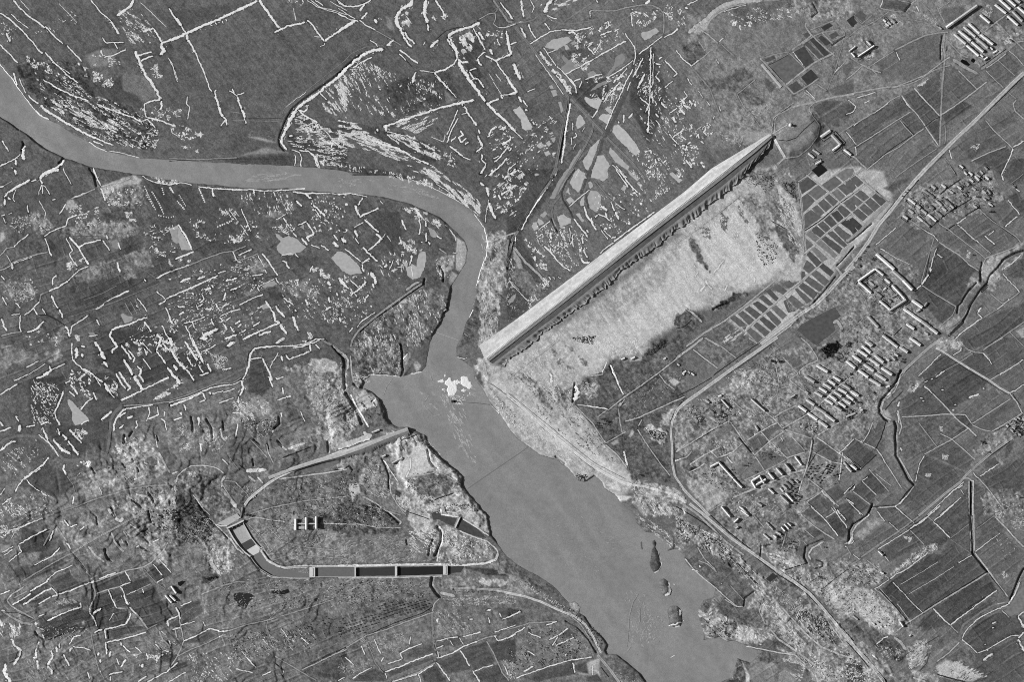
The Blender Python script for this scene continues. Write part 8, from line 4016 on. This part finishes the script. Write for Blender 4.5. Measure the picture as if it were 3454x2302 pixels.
HM = []
for k in range(3):
    o = mesh_obj('heap', *heap_geo(k), M_COAL)
    HM.append(o.data)
    bpy.data.objects.remove(o)
hrow = {}
for code, a, pts, sc in ITEMS:
    if code == 'e':
        n = int(a[0])
        west = pts[0][0] < 2280 + 1120 * sc
        hrow[west] = hrow.get(west, 0) + 1
        for k in range(n):
            t = k / max(1, n - 1)
            c = pts[0] * (1 - t) + pts[1] * t + RNG.normal(0, 0.8, 2)
            o = bpy.data.objects.new('heap', HM[k % 3])
            COL.objects.link(o)
            o.location = (float(wx(c[0])), float(wy(c[1])), H1(*c) - 0.1)
            o.rotation_euler = (0, 0, math.radians(RNG.uniform(15, 50)))
            o.scale = (RNG.uniform(3.6, 4.8), RNG.uniform(2.0, 2.7), RNG.uniform(2.4, 3.2))
            o['category'] = 'heap'
            o['label'] = 'dark heap, %s from bottom in %s row %s' % (ORD[k], ORD[hrow[west] - 1], 'south of the small sheds' if west else 'east of the field lane')
            o['group'] = 'dark heaps by the sheds' if west else 'dark heaps in rows by the lane'
    elif code == 'K':
        for k, c in enumerate(pts):
            z = H1(*c)
            o = empty('kiln', ('left' if k == 0 else 'right') + ' of two round black kilns on the pale mottled field', 'kiln', (float(wx(c[0])), float(wy(c[1])), z), 'round kilns')
            for nm, r0, r1, z0, z1, mat in (('drum', 5.0, 4.2, -0.5, 7.5, mat_plain('sooty_brick', 70, 0.3, 0.6)), ('flue', 1.6, 1.3, 7.5, 12.0, M_WOOD)):
                V, F = [], []
                for j in range(14):
                    an = 2 * math.pi * j / 14
                    V += [(r0 * math.cos(an), r0 * math.sin(an), z0), (r1 * math.cos(an), r1 * math.sin(an), z1), (r1 * 0.72 * math.cos(an), r1 * 0.72 * math.sin(an), z1), (r1 * 0.72 * math.cos(an), r1 * 0.72 * math.sin(an), z1 - 1.5)]
                for j in range(14):
                    a_, b_ = 4 * j, 4 * ((j + 1) % 14)
                    for e in range(3):
                        F.append((a_ + e, b_ + e, b_ + e + 1, a_ + e + 1))
                F.append(tuple(4 * j + 3 for j in range(14)))
                mesh_obj(nm, V, F, mat, o)
    elif code == 'W':
        m = pts.mean(0)
        wl = (float(wx(m[0])), float(wy(m[1])), 0.0)
        v, f = wall_geo(pts, 1.6, H1(*m) - 1, H1(*m) + a[0], wl)
        o = mesh_obj('long_wall', v, f, WALLS[1])
        o.location = wl
        o['label'] = 'long thin dark wall along the lane east of the pale works yard'
        o['category'] = 'wall'
    elif code == 'T':
        c = pts[0]
        o = empty('tower', 'squat pale tower with a lookout cap on the round knoll at the dam end', 'tower', (float(wx(c[0])), float(wy(c[1])), H1(*c)))
        for nm, r0, r1, z0, z1, mat in (('plinth', 8.0, 7.0, -1.5, 3, M_CONC2), ('shaft', 4.6, 4.0, 3, 13, M_CONC), ('cap', 5.4, 1.5, 13, 16, ROOFS[0])):
            V, F = [], []
            for j in range(8):
                an = 2 * math.pi * (j + 0.5) / 8
                V += [(r0 * math.cos(an), r0 * math.sin(an), z0), (r1 * math.cos(an), r1 * math.sin(an), z1)]
            for j in range(8):
                a_, b_ = 2 * j, 2 * ((j + 1) % 8)
                F.append((a_, b_, b_ + 1, a_ + 1))
            F.append(tuple(2 * j + 1 for j in range(8)))
            mesh_obj(nm, V, F, mat, o)
        for dx_, dy_ in ((9, -6), (-9, 5)):
            v, f = box_geo(dx_ - 3, dx_ + 3, dy_ - 2, dy_ + 2, -1, 4)
            mesh_obj('annex', v, f, M_CONC2, o)

# ------------------------------------------------------------------ trees: tapered trunk, limbs, loose crown
def tree_geo(seed, leaves):
    rg = random.Random(seed)
    V, F = [], []

    def limb(p, q, r0, r1, k=5):
        b = len(V)
        for (c, r) in ((p, r0), (q, r1)):
            for j in range(k):
                an = 2 * math.pi * j / k
                V.append((c[0] + r * math.cos(an), c[1] + r * math.sin(an), c[2]))
        for j in range(k):
            F.append((b + j, b + (j + 1) % k, b + k + (j + 1) % k, b + k + j))
    limb((0, 0, -0.3), (0.03, 0.02, 0.75), 0.07, 0.03)
    for k in range(5):
        an = k * 1.256 + rg.uniform(-0.3, 0.3)
        z = rg.uniform(0.3, 0.55)
        limb((0, 0, z), (0.36 * math.cos(an), 0.36 * math.sin(an), z + rg.uniform(0.25, 0.4)), 0.03, 0.01, 4)
    trunk = (V, F)
    V2, F2 = [], []
    for k in range(leaves):
        while True:
            p = [rg.uniform(-1, 1) for _ in range(3)]
            r = math.sqrt(sum(q * q for q in p))
            if 0.35 < r < 1:
                break
        lump = 1 + 0.25 * math.sin(3 * math.atan2(p[1], p[0]) + seed)
        c = (p[0] * 0.5 * lump, p[1] * 0.5 * lump, 0.78 + p[2] * 0.34)
        s = rg.uniform(0.05, 0.1)
        t1 = [rg.uniform(-1, 1) for _ in range(3)]
        t2 = [rg.uniform(-1, 1) for _ in range(3)]
        b = len(V2)
        for u, w in ((-1, -1), (1, -1), (1, 1), (-1, 1)):
            V2.append(tuple(c[i] + s * (u * t1[i] + w * t2[i]) for i in range(3)))
        F2.append((b, b + 1, b + 2, b + 3))
    return trunk, (V2, F2)


TM = []
for k in range(3):
    tr, cr = tree_geo(k + 3, 110)
    o1 = mesh_obj('trunk', *tr, M_BARK)
    o2_ = mesh_obj('crown', *cr, M_TWIG)
    TM.append((o1.data, o2_.data))
    bpy.data.objects.remove(o1)
    bpy.data.objects.remove(o2_)


def plant(name, c, dia, label, group, seed):
    t, cr = TM[seed % 3]
    r = empty(name, label, 'tree', (float(wx(c[0])), float(wy(c[1])), H1(*c)), group, seed * 1.7)
    r.scale = (dia, dia, dia * (0.62 if name == 'orchard_tree' else 1.0))
    for nm, d in (('trunk', t), ('crown', cr)):
        o = bpy.data.objects.new(nm, d)
        COL.objects.link(o)
        o.parent = r


k_tree = 0
tw = {}
orow = {}
for code, a, pts, sc in ITEMS:
    if code in 'fm':
        cen = pts.mean(0)
        where = 'along the verge of the straight highway' if code == 'm' else 'among the houses of the highway village' if cen[1] < 900 and cen[0] > 2854 else 'in the dark clump on the meadow' if 2000 < cen[0] < 2140 and cen[1] < 1500 else 'between the fields right of the river road' if cen[0] > 2854 else 'on the mottled ground near the sheds' if cen[0] > 2280 and cen[1] < 1702 else 'by the creek loop below the road' if cen[0] > 2280 else 'near the intake road and dark ponds'
        order = list(pts[np.argsort(pts[:, 0])])
        tw[where] = tw.get(where, []) + [(c, a[0] * sc) for c in order]
    elif code == 'A':
        e1 = np.array([1.0, -0.30]) * 11.0
        e2 = np.array([0.42, 0.90]) * 10.2
        lo, hi = pts.min(0), pts.max(0)
        for i in range(-40, 41):
            for j in range(-40, 41):
                c = pts.mean(0) + e1 * i + e2 * j + RNG.normal(0, 0.7, 2)
                ins = False
                for k in range(len(pts)):
                    p_, q_ = pts[k], pts[(k + 1) % len(pts)]
                    if (p_[1] > c[1]) != (q_[1] > c[1]) and c[0] < (q_[0] - p_[0]) * (c[1] - p_[1]) / (q_[1] - p_[1]) + p_[0]:
                        ins = not ins
                if ins and RNG.random() > 0.1:
                    orow.setdefault(('north' if pts[0][1] < 1702 + 950 * sc else 'south', j), []).append(c)

for where, lst in tw.items():
    lst = sorted(lst, key=lambda q: q[0][0])
    for i, (c, dd) in enumerate(lst):
        k_tree += 1
        plant('tree', c, dd * RNG.uniform(0.85, 1.25), ('%s from left of the dark trees ' % (ORD + ['last'])[min(i, 16)]) + where, 'trees ' + where, k_tree)
for part in ('north', 'south'):
    rows = sorted(j for q, j in orow if q == part)
    for ri, j in enumerate(rows):
        for ci, c in enumerate(sorted(orow[(part, j)], key=lambda q: q[0])):
            k_tree += 1
            plant('orchard_tree', c, RNG.uniform(4.0, 5.2), 'small fruit tree, %s from left in %s row of the %s orchard plot' % ((ORD + ['last'])[min(ci, 16)], (ORD + ['last'])[min(ri, 16)], part), 'fruit trees in the %s orchard plot' % part, k_tree)

# ------------------------------------------------------------------ on the river
O_ = OFF['o']
b0 = tp('1022,560', O_)[0]
boat = empty('barge', 'dark pointed barge moored in the river below the foam patches', 'boat', (float(wx(b0[0])), float(wy(b0[1])), WATER_Z), None, math.radians(6))
hullv = []
for z, s in ((-0.4, 0.82), (2.0, 1.0)):
    for x, y in ((-9, -3.2), (-8, -5.2), (1, -4.6), (6, -2.4), (10, 0), (6, 2.4), (1, 4.6), (-8, 5.2), (-9, 3.2)):
        hullv.append((x * s, y * s, z))
hf = [(k, (k + 1) % 9, 9 + (k + 1) % 9, 9 + k) for k in range(9)] + [tuple(range(9, 18))]
mesh_obj('hull', hullv, hf, M_WOOD, boat)
mesh_obj('deckhouse', *box_geo(-7, -1, -2.6, 2.6, 2.0, 5.0), mat_plain('tarred_planks', 40, 0.2, 0.6), boat)
mesh_obj('deckhouse_roof', *box_geo(-7.4, -0.6, -3, 3, 5.0, 5.4), M_WOOD, boat)
mesh_obj('mast', *box_geo(3.8, 4.2, -0.2, 0.2, 2.0, 9.0), M_WOOD, boat)


def water_line(name, pts, width, tone, label, cat, z=0.35):
    m = np.asarray(pts).mean(0)
    wl = (float(wx(m[0])), float(wy(m[1])), WATER_Z)
    v, f = wall_geo(pts, width, WATER_Z - 0.3, WATER_Z + z, wl)
    o = mesh_obj(name, v, f, mat_plain('line_%d' % tone, tone, 0.1, 0.5))
    o.location = wl
    o['label'] = label
    o['category'] = cat


water_line('mooring_cable', tp('1048,566 1150,572 1250,580 1360,594', O_), 1.6, 84, 'thin dark mooring cable from the barge to the east bank', 'cable')
water_line('floating_boom', tp('850,1437 950,1472 1062,1512', OFF['i']), 1.6, 168, 'thin pale floating boom across the narrow river above the foam', 'boom')
water_line('ferry_cable', tp('1142,1334 1350,1190 1568,1042 1720,935', O_), 2.6, 112, 'faint dark ferry cable slanting across the wide river', 'cable', 0.12)

FO = ['876,386 905,368 930,362 940,392 915,398 890,396', '938,398 978,350 1000,358 1003,384 1056,370 1080,388 1082,402 1048,412 1056,460 1030,512 980,512 958,462 970,430 942,414',
      '1080,392 1084,346 1110,336 1142,342 1156,372 1192,430 1160,458 1118,434 1086,410', '1084,466 1104,448 1130,464 1112,490', '932,330 945,305 950,340 940,352']
FL = ['small foam patch left of the big white foam patches', 'largest white foam patch in the river narrows', 'white foam patch nearest the east bank', 'small round foam patch under the eastern white patch', 'faint sliver of foam above the white patches']
for s, lab in zip(FO, FL):
    P = tp(s, O_)
    xs = np.arange(P[:, 0].min() - 3, P[:, 0].max() + 3, 1.1)
    ys = np.arange(P[:, 1].min() - 3, P[:, 1].max() + 3, 1.1)
    r = poly_sd(P, 14, xs, ys)
    sj, si, d = r
    X, Y = np.meshgrid(xs[si], ys[sj])
    d = d + vnoise(X, Y, 5, 91) * 1.6 + vnoise(X, Y, 2.5, 92) * 0.8
    ok = d < 0.3
    Z = np.where(d < 0, 0.15 + np.minimum(-d * 0.35, 1.1) + vnoise(X, Y, 3.2, 93) * 0.3 * np.clip(-d, 0, 1), -0.3)
    kq = ok[:-1, :-1] & ok[1:, :-1] & ok[1:, 1:] & ok[:-1, 1:]
    idn = np.arange(X.size).reshape(X.shape)
    q = np.stack([idn[:-1, :-1][kq], idn[1:, :-1][kq], idn[1:, 1:][kq], idn[:-1, 1:][kq]], axis=1)
    if len(q) == 0:
        continue
    used, inv = np.unique(q, return_inverse=True)
    m = P.mean(0)
    V = np.stack([wx(X.ravel()[used]) - float(wx(m[0])), wy(Y.ravel()[used]) - float(wy(m[1])), Z.ravel()[used]], axis=1)
    o = mesh_obj('foam_patch', V, inv.reshape(q.shape), M_FOAM, smooth=True)
    o.location = (float(wx(m[0])), float(wy(m[1])), WATER_Z)
    o['label'] = lab
    o['category'] = 'foam'
    o['group'] = 'white foam patches in the narrows'
